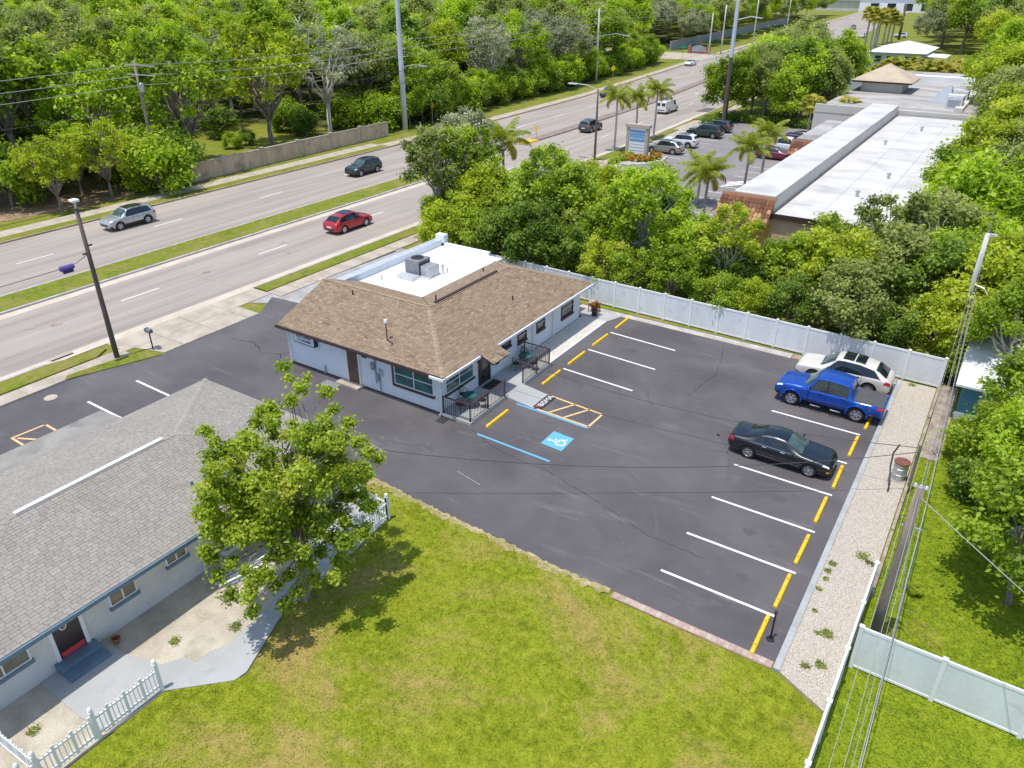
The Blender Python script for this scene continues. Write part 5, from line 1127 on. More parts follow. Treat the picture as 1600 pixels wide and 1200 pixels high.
SPECS = {
 'suv': dict(st=[(-2.32, .45, .84, .88, .76, .64), (-2.28, .30, 1.02, 1.08, .87, .7), (-2.2, .27, 1.08, 1.22, .90, .71), (-1.95, .25, 1.1, 1.64, .915, .67), (-1.1, .24, 1.09, 1.735, .93, .68), (0, .24, 1.06, 1.745, .93, .68), (.38, .24, 1.05, 1.68, .93, .67),
     (1.12, .24, 1.04, 1.13, .93, .78), (1.6, .24, 1.01, 1.11, .925, .79), (2.02, .25, .96, 1.05, .90, .76), (2.22, .27, .88, .96, .85, .68), (2.30, .34, .78, .85, .77, .58), (2.33, .42, .7, .74, .7, .5)],
     ax=(1.37, -1.35), r=.375, w=.925, ws=(1.08, .44), rw=(-1.98, -2.19), side=((.9, .32, .02, .0), (-.05, -.05, -.95, -.9), (-1.02, -.97, -1.9, -1.62)), clad=True, rails=True, sp=5, roofpane=(.3, -1.3)),
 'coupe_suv': dict(st=[(-2.46, .48, .8, .84, .72, .6), (-2.40, .3, .98, 1.04, .88, .72), (-2.2, .26, 1.03, 1.16, .93, .72), (-1.75, .24, 1.08, 1.5, .965, .68), (-.8, .22, 1.05, 1.68, .96, .68), (.1, .22, 1.02, 1.7, .955, .68), (.4, .22, 1.01, 1.64, .95, .67),
     (1.25, .2, .96, 1.06, .95, .76), (1.8, .2, .92, 1.02, .945, .76), (2.2, .23, .88, .97, .91, .74), (2.38, .27, .8, .87, .85, .66), (2.44, .33, .72, .77, .78, .56), (2.47, .42, .64, .67, .7, .48)],
     ax=(1.46, -1.44), r=.38, w=.95, ws=(1.2, .48), rw=(-1.6, -2.18), side=((1.0, .35, .02, .0), (-.05, -.05, -1.0, -.92), (-1.07, -1.0, -1.95, -1.5)), clad=False, rails=False, sp=10, sunroof=(.15, -1.0)),
 'sedan': dict(st=[(-2.44, .45, .76, .8, .68, .55), (-2.38, .3, .92, .98, .83, .68), (-2.2, .24, .96, 1.05, .885, .72), (-1.62, .2, .96, 1.1, .92, .72), (-.8, .2, .955, 1.42, .93, .6), (-.25, .19, .94, 1.465, .93, .605), (.25, .19, .93, 1.42, .93, .6),
     (1.05, .19, .92, 1.01, .93, .74), (1.7, .2, .87, .95, .92, .73), (2.15, .22, .82, .89, .89, .7), (2.34, .26, .74, .8, .82, .62), (2.42, .32, .66, .71, .74, .52), (2.45, .4, .58, .61, .66, .44)],
     ax=(1.5, -1.37), r=.335, w=.93, ws=(1.03, .3), rw=(-.85, -1.58), side=((.8, .2, .02, .0), (-.05, -.05, -.85, -.75), (-.92, -.82, -1.35, -.95)), clad=False, rails=False, sp=5),
 'pickup': dict(st=[(-2.7, .58, 1.05, 1.07, .88, .8), (-2.66, .5, 1.09, 1.12, .925, .84), (-1.16, .44, 1.09, 1.12, .94, .84), (-1.14, .4, 1.12, 1.16, .94, .83), (-1.06, .4, 1.15, 1.66, .94, .72), (-.95, .4, 1.17, 1.84, .94, .71), (-.2, .4, 1.17, 1.92, .945, .71), (.45, .4, 1.16, 1.91, .945, .71), (.7, .4, 1.15, 1.83, .945, .7),
     (1.3, .4, 1.15, 1.25, .945, .8), (1.75, .4, 1.14, 1.25, .94, .8), (2.3, .42, 1.11, 1.2, .92, .77), (2.58, .44, 1.02, 1.1, .88, .72), (2.67, .5, .92, .98, .82, .62), (2.70, .58, .84, .87, .76, .54)],
     ax=(1.76, -1.48), r=.41, w=.945, ws=(1.25, .75), rw=(-1.05, -1.13), side=((1.08, .62, .12, .12), (.05, .05, -.92, -.88)), clad=False, rails=False, sp=6, bed=(-1.2, -2.6)),
 'van': dict(st=[(-2.85, .5, 1.15, 1.9, .9, .78), (-2.8, .35, 1.2, 2.02, .98, .8), (-2.4, .32, 1.2, 2.07, 1.0, .8), (0, .32, 1.2, 2.08, 1.0, .8), (1.0, .32, 1.15, 2.05, 1.0, .79), (1.2, .32, 1.12, 1.98, 1.0, .78), (1.85, .32, 1.1, 1.25, .99, .82), (2.4, .34, 1.0, 1.12, .95, .76), (2.7, .4, .85, .92, .85, .6), (2.8, .5, .7, .75, .75, .5)],
     ax=(1.8, -1.6), r=.37, w=1.0, ws=(1.82, 1.24), rw=(-2.78, -2.84), side=((1.5, 1.1, .35, .35),), clad=False, rails=False, sp=8, rear_box=True),
}
_parts = {}
def car_parts(kind):
    if kind in _parts: return _parts[kind]
    sp = SPECS[kind]; S, x0, x1 = car_surface(sp['st']); P = []
    add = lambda name, mb, mat, par=None: P.append((name, mb.mesh(name, mat), par))
    add('windshield', patch(S, (sp['ws'][0], sp['ws'][0]), (sp['ws'][1], sp['ws'][1]), 6.12, 8, 8, 5, both=True), 'car_shield')
    if not sp.get('rear_box'): add('rear_window', patch(S, (sp['rw'][0], sp['rw'][0]), (sp['rw'][1], sp['rw'][1]), 6.15, 8, 8, 5, both=True), 'car_glass')
    else:
        for y in (-.45, .45): add('rear_window', MB().box(x0-.012, x0+.05, y-.3, y+.3, 1.3, 1.75), 'car_glass')
    for sd in (1, -1):
        if kind != 'van': add('window_surround', patch(S, (sp['side'][0][0]+.03, sp['side'][0][1]+.02), (sp['side'][-1][2]-.03, sp['side'][-1][3]-.02), 5.06, 5.94, 16, 4, .0045, sd), 'black')
        for q in sp['side']: add('side_window', patch(S, (q[0], q[1]), (q[2], q[3]), 5.1, 5.9, 7, 4, side=sd), 'car_glass')
        add('headlight', patch(S, (x1-.42, x1-.38), (x1-.1, x1-.12), 4.1, 5.2, 6, 4, side=sd), 'lamp_clear')
        add('tail_light', patch(S, (x0+.02, x0+.03), (x0+.34, x0+.26), 3.6, 5.1, 5, 4, side=sd), 'tail_red')
        xm = sp['side'][0][0]-.12; pm = S(xm, 5.05)
        mm = MB(); mm.smooth = True
        mm.lathe([(0, -.09), (.07, -.07), (.085, 0), (.07, .07), (0, .09)], (0, 0, 0), 10, 'y'); mm.v = [(v[0]*.75+xm+.02, sd*(pm.y+.13)+v[1], v[2]*.85+pm.z+.1) for v in mm.v]
        add('mirror', mm, 'BODY')
        xs = [sp['side'][0][0]-.12]+[q[2] for q in sp['side'][:2]]
        for x in xs: add('door_seam', patch(S, (x-.01, x-.01), (x+.01, x+.01), 2.2, 5, 1, 8, .004, sd), 'black')
        for q in sp['side'][:2]:
            ph = S(q[2]+.18, 4.35); add('door_handle', MB().box(q[2]+.1, q[2]+.3, sd*(ph.y-.01), sd*(ph.y+.03), ph.z-.015, ph.z+.02), 'chrome' if kind in ('sedan', 'suv') else 'BODY')
        a0, a1 = sp['ax']; r = sp['r']*1.2
        add('sill_trim', patch(S, (a1+r, a1+r), (a0-r, a0-r), 1.4, 2.55 if sp['clad'] else 2.05, 10, 3, .006, sd), 'plastic')
        if sp['clad']:
            for ax in sp['ax']: add('arch_trim', MB().tube([(ax+sp['r']*1.2*math.cos(t), sd*(S(ax, 3.1).y-.01), sp['r']*1.02+sp['r']*1.2*math.sin(t)) for t in np.linspace(-.25, math.pi+.25, 16)], .035, 5), 'plastic')
        if sp['rails']: add('roof_rail', MB().tube([(x, sd*(S(x, 6).y-.02), S(x, 6).z+.055*(1 if -1.5 < x < .2 else 0)+.01) for x in (-1.62, -1.5, -.6, .2, .32)], .018, 5), 'chrome')
        if kind == 'pickup':
            for ax in sp['ax']: add('wheel_flare', MB().tube([(ax+sp['r']*1.22*math.cos(t), sd*(S(ax, 3.2).y-.005), sp['r']*1.02+sp['r']*1.22*math.sin(t)) for t in np.linspace(-.15, math.pi+.15, 18)], .055, 6), 'BODY')
            for x in (.5, -.5): add('side_step', MB().tube([(x-.3, sd*.8, .42), (x-.25, sd*.98, .36), (x+.25, sd*.98, .36), (x+.3, sd*.8, .42)], .035, 6), 'chrome')
        if kind == 'sedan':
            add('window_chrome', patch(S, (.85, .85), (-1.4, -1.4), 5.03, 5.09, 14, 1, .009, sd), 'chrome'); add('side_moulding', patch(S, (1.05, 1.05), (-.95, -.95), 2.5, 2.58, 10, 1, .008, sd), 'chrome')
            add('window_arch', patch(S, (.2, .22), (-.9, -.9), 5.92, 5.98, 12, 1, .009, sd), 'chrome'); add('fog_lamp', patch(S, (x1-.2, x1-.2), (x1-.06, x1-.06), 2.6, 3.2, 3, 2, .01, sd), 'amber')
    pc = S(x1, 3); add('grille', MB().box(x1-.03, x1+.012, -.5*pc.y/.6*.9, .5*pc.y/.6*.9, pc.z-.1, pc.z+.08), 'plastic'); add('grille_trim', MB().box(x1-.03, x1+.016, -.4, .4, pc.z+.08, pc.z+.1), 'chrome')
    add('front_bumper_trim', patch(S, (x1-.3, x1-.3), (x1-.03, x1-.03), 1.5, 2.6, 6, 3, .008, both=False), 'plastic'); add('front_bumper_trim', patch(S, (x1-.3, x1-.3), (x1-.03, x1-.03), 1.5, 2.6, 6, 3, .008, side=-1), 'plastic')
    for sd in (1, -1): add('side_crease', patch(S, (x0+.3, x0+.3), (x1-.5, x1-.5), 4.2, 4.24, 20, 1, .005, sd), 'plastic' if kind == 'van' else 'CREASE')
    add('wiper', MB().bar((sp['ws'][0]+.02, -.5, S(sp['ws'][0], 7.4).z+.015), (sp['ws'][0]-.03, .1, S(sp['ws'][0]-.03, 7.8).z+.02), .02), 'black')
    pr_ = S(x0, 3); add('license_plate', MB().box(x0-.015, x0+.02, -.26, .26, pr_.z-.02, pr_.z+.12), 'sign_white')
    add('rear_bumper_trim', MB().box(x0-.008, x0+.1, -pr_.y*.8, pr_.y*.8, pr_.z-.22, pr_.z-.1), 'chrome' if kind == 'pickup' else 'plastic')
    if 'bed' in sp: add('tonneau_cover', patch(S, (sp['bed'][0], sp['bed'][0]), (sp['bed'][1], sp['bed'][1]), 5.9, 8, 6, 4, .012, both=True), 'tonneau')
    if 'sunroof' in sp:
        add('sunroof', patch(S, (sp['sunroof'][0],)*2, (-.42, -.42), 6.5, 8, 4, 3, .008, both=True), 'car_glass'); add('sunroof', patch(S, (-.48, -.48), (sp['sunroof'][1],)*2, 6.5, 8, 4, 3, .008, both=True), 'car_glass')
    if 'roofpane' in sp: add('sunroof', patch(S, (sp['roofpane'][0],)*2, (sp['roofpane'][1],)*2, 6.45, 8, 6, 3, .008, both=True), 'car_glass')
    if kind == 'sedan': add('sunroof', patch(S, (.1, .1), (-.4, -.4), 6.6, 8, 4, 3, .007, both=True), 'car_glass')
    if kind == 'van':
        for y in (-.55, -.2, .2, .55): add('ladder_rack', MB().bar((-2.3, y, 2.2), (.7, y, 2.2), .05), 'dark_metal')
        for x in (-2.0, -.8, .4): add('rack_leg', MB().bar((x, -.7, 2.15), (x, .7, 2.15), .06), 'dark_metal')
    _parts[kind] = (S, x0, x1, P); return _parts[kind]
def car(kind, x, y, rz, paint_, label, name, z=.004, scale=1.0, cat='car', grp=None, small=False):
    sp = SPECS[kind]; S, x0, x1, P = car_parts(kind)
    o = thing(name, (x, y, z), label, cat, grp, rz)
    if scale != 1: o.scale = (scale,)*3
    me = body_mesh(kind, S, x0, x1, sp['ax'], sp['r'], sp['w'])
    b_ = link('body', me, o)
    if not me.materials: me.materials.append(MATS[paint_])
    b_.material_slots[0].link = 'OBJECT'; b_.material_slots[0].material = MATS[paint_]
    for n_, pm, _ in P:
        if small and n_ in ('door_seam', 'door_handle', 'sill_trim', 'side_moulding', 'fog_lamp'): continue
        body_col = len(pm.materials) == 0
        c = link(n_, pm, o)
        if body_col: pass
        if n_ in ('mirror', 'wheel_flare', 'side_crease') or (n_ == 'door_handle' and pm.materials[0].name == 'black_slot'):
            c.material_slots[0].link = 'OBJECT'; c.material_slots[0].material = MATS[paint_]
    ty, rm, hb = wheel_meshes(sp['r'], sp['sp'])
    for ax in sp['ax']:
        for sd in (1, -1):
            w = link('wheel', ty, o, (ax, sd*(sp['w']-.135), sp['r']), (0, 0, 0 if sd > 0 else math.pi)); link('rim', rm, w); 
            if not small: link('brake_disc', hb, w)
    return o
PI = math.pi
car('sedan', -5.68, 31.8, 0, 'paint_black', 'glossy black sedan with chrome window trim parked nose to the gravel strip', 'sedan', scale=.97)
car('pickup', -4.95, 38.08, PI, 'paint_blue', 'bright blue crew cab pickup with grey bed cover backed to the gravel strip', 'pickup_truck', cat='pickup')
car('coupe_suv', -4.95, 41.35, PI, 'paint_pearl', 'off white sloping roof SUV with dark glass roof next to the vinyl fence', 'suv')
car('suv', -66.3, 37.5, -PI/2, 'paint_silver', 'silver SUV with dark roof rails driving on the far lanes beside the grass median', 'suv', z=.002)
car('suv', -62.7, 64.6, -PI/2, 'paint_green', 'dark charcoal SUV on the far lanes beyond the red SUV', 'suv', z=.002)
car('coupe_suv', -48.9, 47.8, PI/2, 'paint_red', 'red SUV driving in the near lanes beside the grass median', 'suv', z=.002, scale=.96)
car('suv', -53.7, 103.2, PI/2, 'paint_grey', 'dark grey SUV passing the end of the yellow tipped median', 'suv', z=.002, small=True)
car('suv', -67.9, 137.2, -PI/2, 'paint_navy', 'dark blue car on the far lanes below the concrete lamp pole', 'suv', z=.002, small=True)
car('van', -51.2, 125.8, PI/2, 'paint_white', 'white cargo van with black roof rack in the near lanes', 'cargo_van', z=.002, cat='van', small=True)
car('suv', -66.5, 80.5, -PI/2, 'paint_champagne', 'grey green car half hidden behind the roadside tree', 'suv', z=.002, small=True)
car('sedan', -68.7+bend(200), 200, -PI/2, 'paint_white', 'white sedan on the far lanes near the side street', 'sedan', z=.002, small=True)
car('pickup', -51.5+bend(170), 171, PI/2, 'paint_silver', 'silver pickup at the end of the narrow median', 'pickup_truck', z=.002, cat='pickup', small=True)
car('suv', -52.0+bend(386), 383, -PI/2+.08, 'paint_navy', 'dark blue car on the far bend of the road', 'suv', z=.002, scale=1.05, small=True)
car('suv', -48, 338, PI*.95, 'paint_white', 'white car parked under the trees beside the tall palms', 'suv', scale=1.05, small=True)
car('suv', -62+2, 330, PI/2, 'paint_white', 'white car seen behind the trunks of the tall palms', 'suv', z=.002, small=True)
car('coupe_suv', -38.35, 94.6, PI, 'paint_champagne', 'champagne SUV parked right beside the monument sign', 'suv', z=0, small=True)
car('suv', -38.2, 99.6, PI, 'paint_white', 'white SUV parked between champagne and dark green SUVs', 'suv', z=0, small=True)
car('suv', -37.9, 107.9, PI, 'paint_green', 'large dark green SUV in the plaza row by the road', 'suv', z=0, scale=1.08, small=True)
car('suv', -38.1, 112.9, PI, 'paint_grey', 'dark SUV last in the plaza row by the shrubs', 'suv', z=0, small=True)
car('sedan', -25.2, 98.5, 0, 'paint_maroon', 'maroon sedan with white roof sheen parked in front of the plaza', 'sedan', z=0, small=True)
car('pickup', -25.4, 103.5, 0, 'paint_white', 'white pickup parked beside the maroon sedan at the plaza', 'pickup_truck', z=0, cat='pickup', small=True)
car('sedan', -25.2, 111.5, 0, 'paint_navy', 'dark blue sedan parked at the far end of the plaza front', 'sedan', z=0, small=True)
car('sedan', -12.6, 52.6, 0, 'paint_navy', 'dark car behind the tan plaza wall glimpsed through hedge trees', 'sedan', z=.022, small=True)
car('pickup', -37.6, 65.5, .25, 'paint_white', 'white pickup half hidden behind the hedge trees near the plaza driveway', 'pickup_truck', z=0, cat='pickup', small=True)

# ================================================================== TREES, PALMS, SHRUBS, GRASS
def unit(n, rng): v = rng.normal(size=(n, 3)); return v/np.linalg.norm(v, axis=1)[:, None]
def leaves(clumps, n, size, seed, up=.8, out=.45, rnd=.75, shell=.5, flat=.85, aspect=.55, ctint=.16):
    """rhombic leaves spread through a set of clumps (x,y,z,r); returns verts and tints"""
    rng = np.random.default_rng(seed); C = np.array(clumps, float)
    w = C[:, 3]**2; ci = rng.choice(len(C), n, p=w/w.sum()); d = unit(n, rng)
    u = np.minimum(np.abs(rng.normal(0, .42, n))+shell, 1.7)*C[ci, 3]
    pos = C[ci, :3]+d*u[:, None]*np.array([1, 1, flat])
    nrm = d*out+np.array([0, 0, up])+unit(n, rng)*rnd; nrm /= np.linalg.norm(nrm, axis=1)[:, None]
    t = np.cross(nrm, unit(n, rng)); t /= np.linalg.norm(t, axis=1)[:, None]+1e-9; b = np.cross(nrm, t)
    a = size*rng.uniform(.65, 1.35, n)[:, None]; h = a*aspect
    v = np.stack([pos-t*a, pos+b*h-nrm*h*.25, pos+t*a, pos-b*h-nrm*h*.25], 1).reshape(-1, 3)
    ct = rng.normal(0, ctint, len(C))[ci]; tint = np.clip(.46+ct+rng.normal(0, .17, n), 0, .98)
    tint[rng.random(n) < .006] = 1.0
    return v, tint
def limb(mb, p, q, r0, r1, seed, wob=.12, n=5, sides=6):
    rng = random.Random(seed); p, q = Vector(p), Vector(q); L = (q-p).length; pts = []
    for i in range(n+1):
        t = i/n; o = Vector((rng.uniform(-1, 1), rng.uniform(-1, 1), rng.uniform(-.5, .5)))*L*wob*math.sin(math.pi*t)*.6
        pts.append(p.lerp(q, t)+o+Vector((0, 0, L*.12*math.sin(math.pi*t))))
    mb.tube(pts, [r0+(r1-r0)*i/n for i in range(n+1)], sides)
def make_tree(seed, h, rad, zc, rz_, nclump, nleaf, lsize, cl=(.26, .4), trunk_r=.2, bare=.12, limbs=12, low=-.35, fork=.35, bark='bark', name='tree', offc=(0, 0), **kw):
    rng = random.Random(seed); cl_ = []
    for i in range(nclump):
        while True:
            d = Vector((rng.gauss(0, 1), rng.gauss(0, 1), rng.gauss(0, 1))).normalized()
            if d.z > low: break
        k = rng.uniform(.45, 1.0)**.7
        cl_.append((offc[0]+d.x*rad*k, offc[1]+d.y*rad*k, zc+d.z*rz_*k, rad*rng.uniform(*cl)))
    kw.setdefault('shell', .25); kw.setdefault('up', .6)
    v, t = leaves([(a, b, c, r*1.18) for a, b, c, r in cl_], int(nleaf*1.15), lsize*.86, seed, **kw)
    crown = big_mesh('crown', v, 4, 'leaf_mid', t)
    tm = MB(); tm.smooth = True; fz = h*fork
    tm.tube([(0, 0, -.15), (0, 0, .12), (rng.uniform(-.1, .1), rng.uniform(-.1, .1), fz*.6), (offc[0]*.3, offc[1]*.3, fz)], [trunk_r*1.7, trunk_r*1.15, trunk_r, trunk_r*.85], 8)
    base = Vector((offc[0]*.3, offc[1]*.3, fz*.93)); pick = sorted(cl_, key=lambda c: -c[2])
    for i in range(min(limbs, len(cl_))):
        c = cl_[i]; limb(tm, base, (c[0], c[1], c[2]), trunk_r*.55, trunk_r*.1, seed*31+i)
    return crown, tm.mesh('trunk', bark)
T = {}
# broad crowns seen from far (leaves 0.25 to 0.35 m stand for leaf sprays)
T['oak1'] = make_tree(1, 12, 5.0, 8.0, 4.2, 60, 10000, .27, (.2, .34), .3)
T['oak2'] = make_tree(2, 12, 4.6, 7.6, 4.4, 52, 9500, .26, (.2, .36), .3, offc=(.6, -.3))
T['tall1'] = make_tree(3, 14, 3.6, 8.8, 5.2, 55, 9500, .25, (.24, .38), .28)
T['tall2'] = make_tree(4, 14, 3.9, 8.4, 5.4, 50, 9000, .27, (.22, .36), .28, offc=(-.4, .5))
T['light1'] = make_tree(5, 13, 5.0, 8.0, 4.8, 90, 8500, .24, (.13, .22), .24, fork=.2, bark='bark', limbs=40, low=-.6)
T['light2'] = make_tree(6, 13, 5.2, 8.6, 4.8, 80, 6500, .23, (.12, .2), .26, fork=.2, bark='bark_pale', limbs=60, low=-.6)
T['bush1'] = make_tree(7, 4, 2.4, 1.9, 2.0, 34, 6500, .19, (.26, .42), .09, low=-.8, fork=.2, limbs=8)
T['bush2'] = make_tree(8, 4, 2.2, 2.1, 2.2, 30, 6000, .19, (.26, .42), .09, low=-.8, fork=.2, limbs=8)
def bare_tree(seed, h, rad, nl):
    rng = random.Random(seed); cr, _ = make_tree(seed, h, rad, h*.62, h*.36, 60, nl, .2, (.1, .18), .2, limbs=0, low=-.4)
    tm = MB(); tm.smooth = True; tm.tube([(0, 0, -.15), (0, 0, .2), (.1, 0, h*.25)], [.4, .28, .22], 8)
    for i in range(11):
        a = i*2.4; e = Vector((math.cos(a)*rad*rng.uniform(.5, 1), math.sin(a)*rad*rng.uniform(.5, 1), h*rng.uniform(.55, .98))); limb(tm, (.1, 0, h*rng.uniform(.16, .3)), e, .13, .03, seed*9+i, n=6)
        for k in range(7):
            q = Vector((.1, 0, h*.25)).lerp(e, rng.uniform(.45, .95)); limb(tm, q, q+Vector((rng.uniform(-1, 1), rng.uniform(-1, 1), rng.uniform(-.1, .9)))*rad*.42, .035, .012, seed*99+i*10+k, n=4, sides=4)
    return cr, tm.mesh('trunk', 'bark_pale')
T['bare1'] = bare_tree(41, 12, 4.4, 2600); T['bare2'] = bare_tree(43, 11, 4.0, 1800)
# hedge trees near the lot, smaller leaves
T['hedge1'] = make_tree(9, 6, 2.5, 3.5, 2.7, 56, 13000, .14, (.2, .32), .1, low=-.75, fork=.25, limbs=16)
T['hedge2'] = make_tree(10, 6, 2.4, 3.6, 2.9, 50, 12000, .14, (.2, .34), .1, low=-.75, fork=.25, limbs=16)
T['hedge3'] = make_tree(11, 6, 2.6, 3.4, 2.6, 46, 11000, .15, (.2, .32), .1, low=-.7, fork=.25, limbs=18, offc=(.3, .2))
T['airy1'] = make_tree(12, 8, 2.6, 5.4, 2.5, 44, 6000, .14, (.14, .24), .11, low=-.5, fork=.3, limbs=36, bark='bark_pale')
T['airy2'] = make_tree(13, 8, 2.9, 5.2, 2.6, 40, 5200, .15, (.13, .22), .12, low=-.5, fork=.28, limbs=36, bark='bark_pale')
T['yard1'] = make_tree(14, 8, 3.4, 5.3, 2.6, 60, 15000, .13, (.18, .3), .2, low=-.35, fork=.3, limbs=24, bark='bark_pale')
T['yard2'] = make_tree(15, 8, 3.0, 5.0, 2.8, 50, 13000, .13, (.18, .3), .18, low=-.4, fork=.3, limbs=24, bark='bark_pale')
def tree(kind, x, y, s, rz, leaf, label, grp=None, name='tree', cat='tree', z=0.0, sz=None):
    cr, tr = T[kind]; o = thing(name, (x, y, z-.02), label, cat, grp, rz); o.scale = (s, s, sz or s)
    link('trunk' if name != 'shrub' else 'stem', tr, o)
    c = link('crown' if name != 'shrub' else 'foliage', cr, o); c.material_slots[0].link = 'OBJECT'; c.material_slots[0].material = MATS[leaf]
    return o
PLACED = []
def inside_view(x, y, z, mx=60, my=60):
    v = Vector((x, y, z))-CAMP; d = v.dot(_fw)
    if d < 1: return False
    px, py = 800+_f*v.dot(_rt)/d, 600-_f*v.dot(_up)/d
    return -mx < px < 1600+mx and -my < py < 1200+my
rw_ = random.Random(21)
LEAFW = ['leaf_mid']*5+['leaf_bright']*4+['leaf_yellow']*3+['leaf_olive']*3+['leaf_dark']*2
WLAB = {'leaf_mid': 'mid green leafy tree in the wood across the road', 'leaf_bright': 'fresh bright green tree in the wood across the road', 'leaf_yellow': 'yellow green tree in the wood across the road', 'leaf_olive': 'dull olive green tree in the wood across the road', 'leaf_dark': 'deep green tree in the wood across the road', 'leaf_grey': 'pale grey green thin crowned tree in the wood across the road'}
spots = []
def edge_x(y):
    if y < 30: return -83
    if y < 48: return -87
    if y < 84: return -103
    return -84+bend(y)
y = -30.0
while y < 520:
    x = edge_x(y)
    st_ = 7.0 if y < 150 else 8.0
    while x > -420:
        X, Y = x+rw_.uniform(-2.2, 2.2), y+rw_.uniform(-2.4, 2.4)
        if not (208 < Y < 240 and X > -150) and inside_view(X, Y, 10, 140, 60): spots.append((X, Y))
        x -= st_
    y += st_
EXTRA = []
rg2 = random.Random(33)
for i in range(180):
    ex, ey = -30+(i % 10)*8+rg2.uniform(-2.5, 2.5), 256+(i//10)*10+rg2.uniform(-3, 3)
    if ex > -34-(ey-300)*.06 and not (ex < -20 and ey < 275): EXTRA.append((ex-(ey-256)*.04, ey))
spots.sort(key=lambda p: (p[0]**2+p[1]**2))
NWOOD = 88
near_w, far_w = spots[:NWOOD], spots[NWOOD:]+EXTRA
for X, Y in near_w:
    k = rw_.choice(['oak1', 'oak2', 'tall1', 'tall2', 'light1', 'tall1', 'light2', 'bare1', 'bare2', 'light1']); lf = rw_.choice(LEAFW)
    if k in ('light2', 'bare1', 'bare2') and rw_.random() < .6: lf = 'leaf_grey'
    s = rw_.uniform(.75, 1.3)*(.95 if Y > 84 else 1.0)
    tree(k, X, Y, s, rw_.uniform(0, 6.28), lf, WLAB[lf], 'wood across the road: '+lf[5:]+' trees')
# the rest of the wood, one mass
pm = bpy.data.meshes.new('far_wood'); pm.from_pydata([(a, b, rw_.uniform(-.5, .8)) for a, b in far_w], [], [])
pm.attributes.new('crown_kind', 'INT', 'POINT').data.foreach_set('value', [(j*7+j//5) % 5 for j in range(len(far_w))])
ng = bpy.data.node_groups.new('scatter', 'GeometryNodeTree')
ng.interface.new_socket('Geometry', in_out='INPUT', socket_type='NodeSocketGeometry'); ng.interface.new_socket('Geometry', in_out='OUTPUT', socket_type='NodeSocketGeometry')
gi, go, jn = ng.nodes.new('NodeGroupInput'), ng.nodes.new('NodeGroupOutput'), ng.nodes.new('GeometryNodeJoinGeometry')
na = ng.nodes.new('GeometryNodeInputNamedAttribute'); na.data_type = 'INT'; na.inputs['Name'].default_value = 'crown_kind'
rv = ng.nodes.new('FunctionNodeRandomValue'); rv.data_type = 'FLOAT_VECTOR'; rv.inputs[0].default_value = (0, 0, 0); rv.inputs[1].default_value = (0, 0, 6.28)
rs = ng.nodes.new('FunctionNodeRandomValue'); rs.data_type = 'FLOAT'; rs.inputs[2].default_value = .85; rs.inputs[3].default_value = 1.2
for i, (k, lf) in enumerate((('oak1', 'leaf_mid'), ('oak2', 'leaf_yellow'), ('tall1', 'leaf_bright'), ('tall2', 'leaf_olive'), ('light1', 'leaf_grey'))):
    me = T[k][0].copy(); me.materials.clear(); me.materials.append(MATS[lf]); so = bpy.data.objects.new('far_crown_source', me)
    oi = ng.nodes.new('GeometryNodeObjectInfo'); oi.inputs['Object'].default_value = so; oi.inputs['As Instance'].default_value = True
    cp = ng.nodes.new('FunctionNodeCompare'); cp.data_type = 'INT'; cp.operation = 'EQUAL'
    ia = [q for q in cp.inputs if q.type == 'INT']; ia[1].default_value = i
    ng.links.new([q for q in na.outputs if q.enabled and q.name == 'Attribute'][0], ia[0])
    ip = ng.nodes.new('GeometryNodeInstanceOnPoints')
    ng.links.new(gi.outputs[0], ip.inputs['Points']); ng.links.new(cp.outputs[0], ip.inputs['Selection']); ng.links.new(oi.outputs['Geometry'], ip.inputs['Instance']); ng.links.new(rv.outputs[0], ip.inputs['Rotation']); ng.links.new(rs.outputs[1], ip.inputs['Scale']); ng.links.new(ip.outputs[0], jn.inputs[0])
ng.links.new(jn.outputs[0], go.inputs[0])
fo = link('far_wood', pm); fo.modifiers.new('scatter', 'NODES').node_group = ng; pm.materials.append(MATS['leaf_mid'])
stuff(tag(fo, 'distant woodland of mixed green crowns reading as one mass', 'wood'))
# wood edge shrubs along the far verge
for i, y in enumerate(np.arange(86, 205, 3.4)):
    lf = ['leaf_bright', 'leaf_mid', 'leaf_bright', 'leaf_dark'][i % 4]
    tree(['bush1', 'bush2', 'hedge1'][i % 3], -79.6+bend(y)+rw_.uniform(-.8, .5), y, rw_.uniform(.95, 1.5), rw_.uniform(0, 6), lf, {'leaf_bright': 'bright green shrub', 'leaf_mid': 'mid green shrub', 'leaf_dark': 'deep green shrub'}[lf]+' in the thick edge of the wood by the far footpath', 'shrubs at the wood edge: '+lf[5:], 'shrub', 'shrub')
for i, (px, py, s) in enumerate(((20, 322, 1.5), (60, 300, 1.3), (255, 300, 1.35), (235, 292, 1.5), (280, 285, 1.2), (205, 280, 1.4), (250, 270, 1.6), (100, 270, 1.6), (150, 265, 1.5), (40, 265, 1.7), (0, 285, 1.7), (200, 245, 1.6))):
    w = at(px, py); tree(['bush1', 'bush2'][i % 2], w.x, w.y, s, i, ['leaf_mid', 'leaf_dark', 'leaf_bright'][i % 3], {0: 'mid green', 1: 'deep green', 2: 'bright green'}[i % 3]+' shrub in the shade beside the leaf littered ground', 'shrubs round the leaf litter: %d' % (i % 3), 'shrub', 'shrub')
for px, py, s, lf, lab in ((96, 328, .55, 'leaf_yellow', 'small leaning pale trunked tree at the grass edge left of the leaf litter'), (130, 304, .6, 'leaf_bright', 'small pale trunked tree in the middle of the leaf littered ground'), (176, 308, .62, 'leaf_yellow', 'small forked pale tree between the leaf litter and the dark shrubs')):
    w = at(px, py); tree('light1', w.x, w.y, s, px, lf, lab)
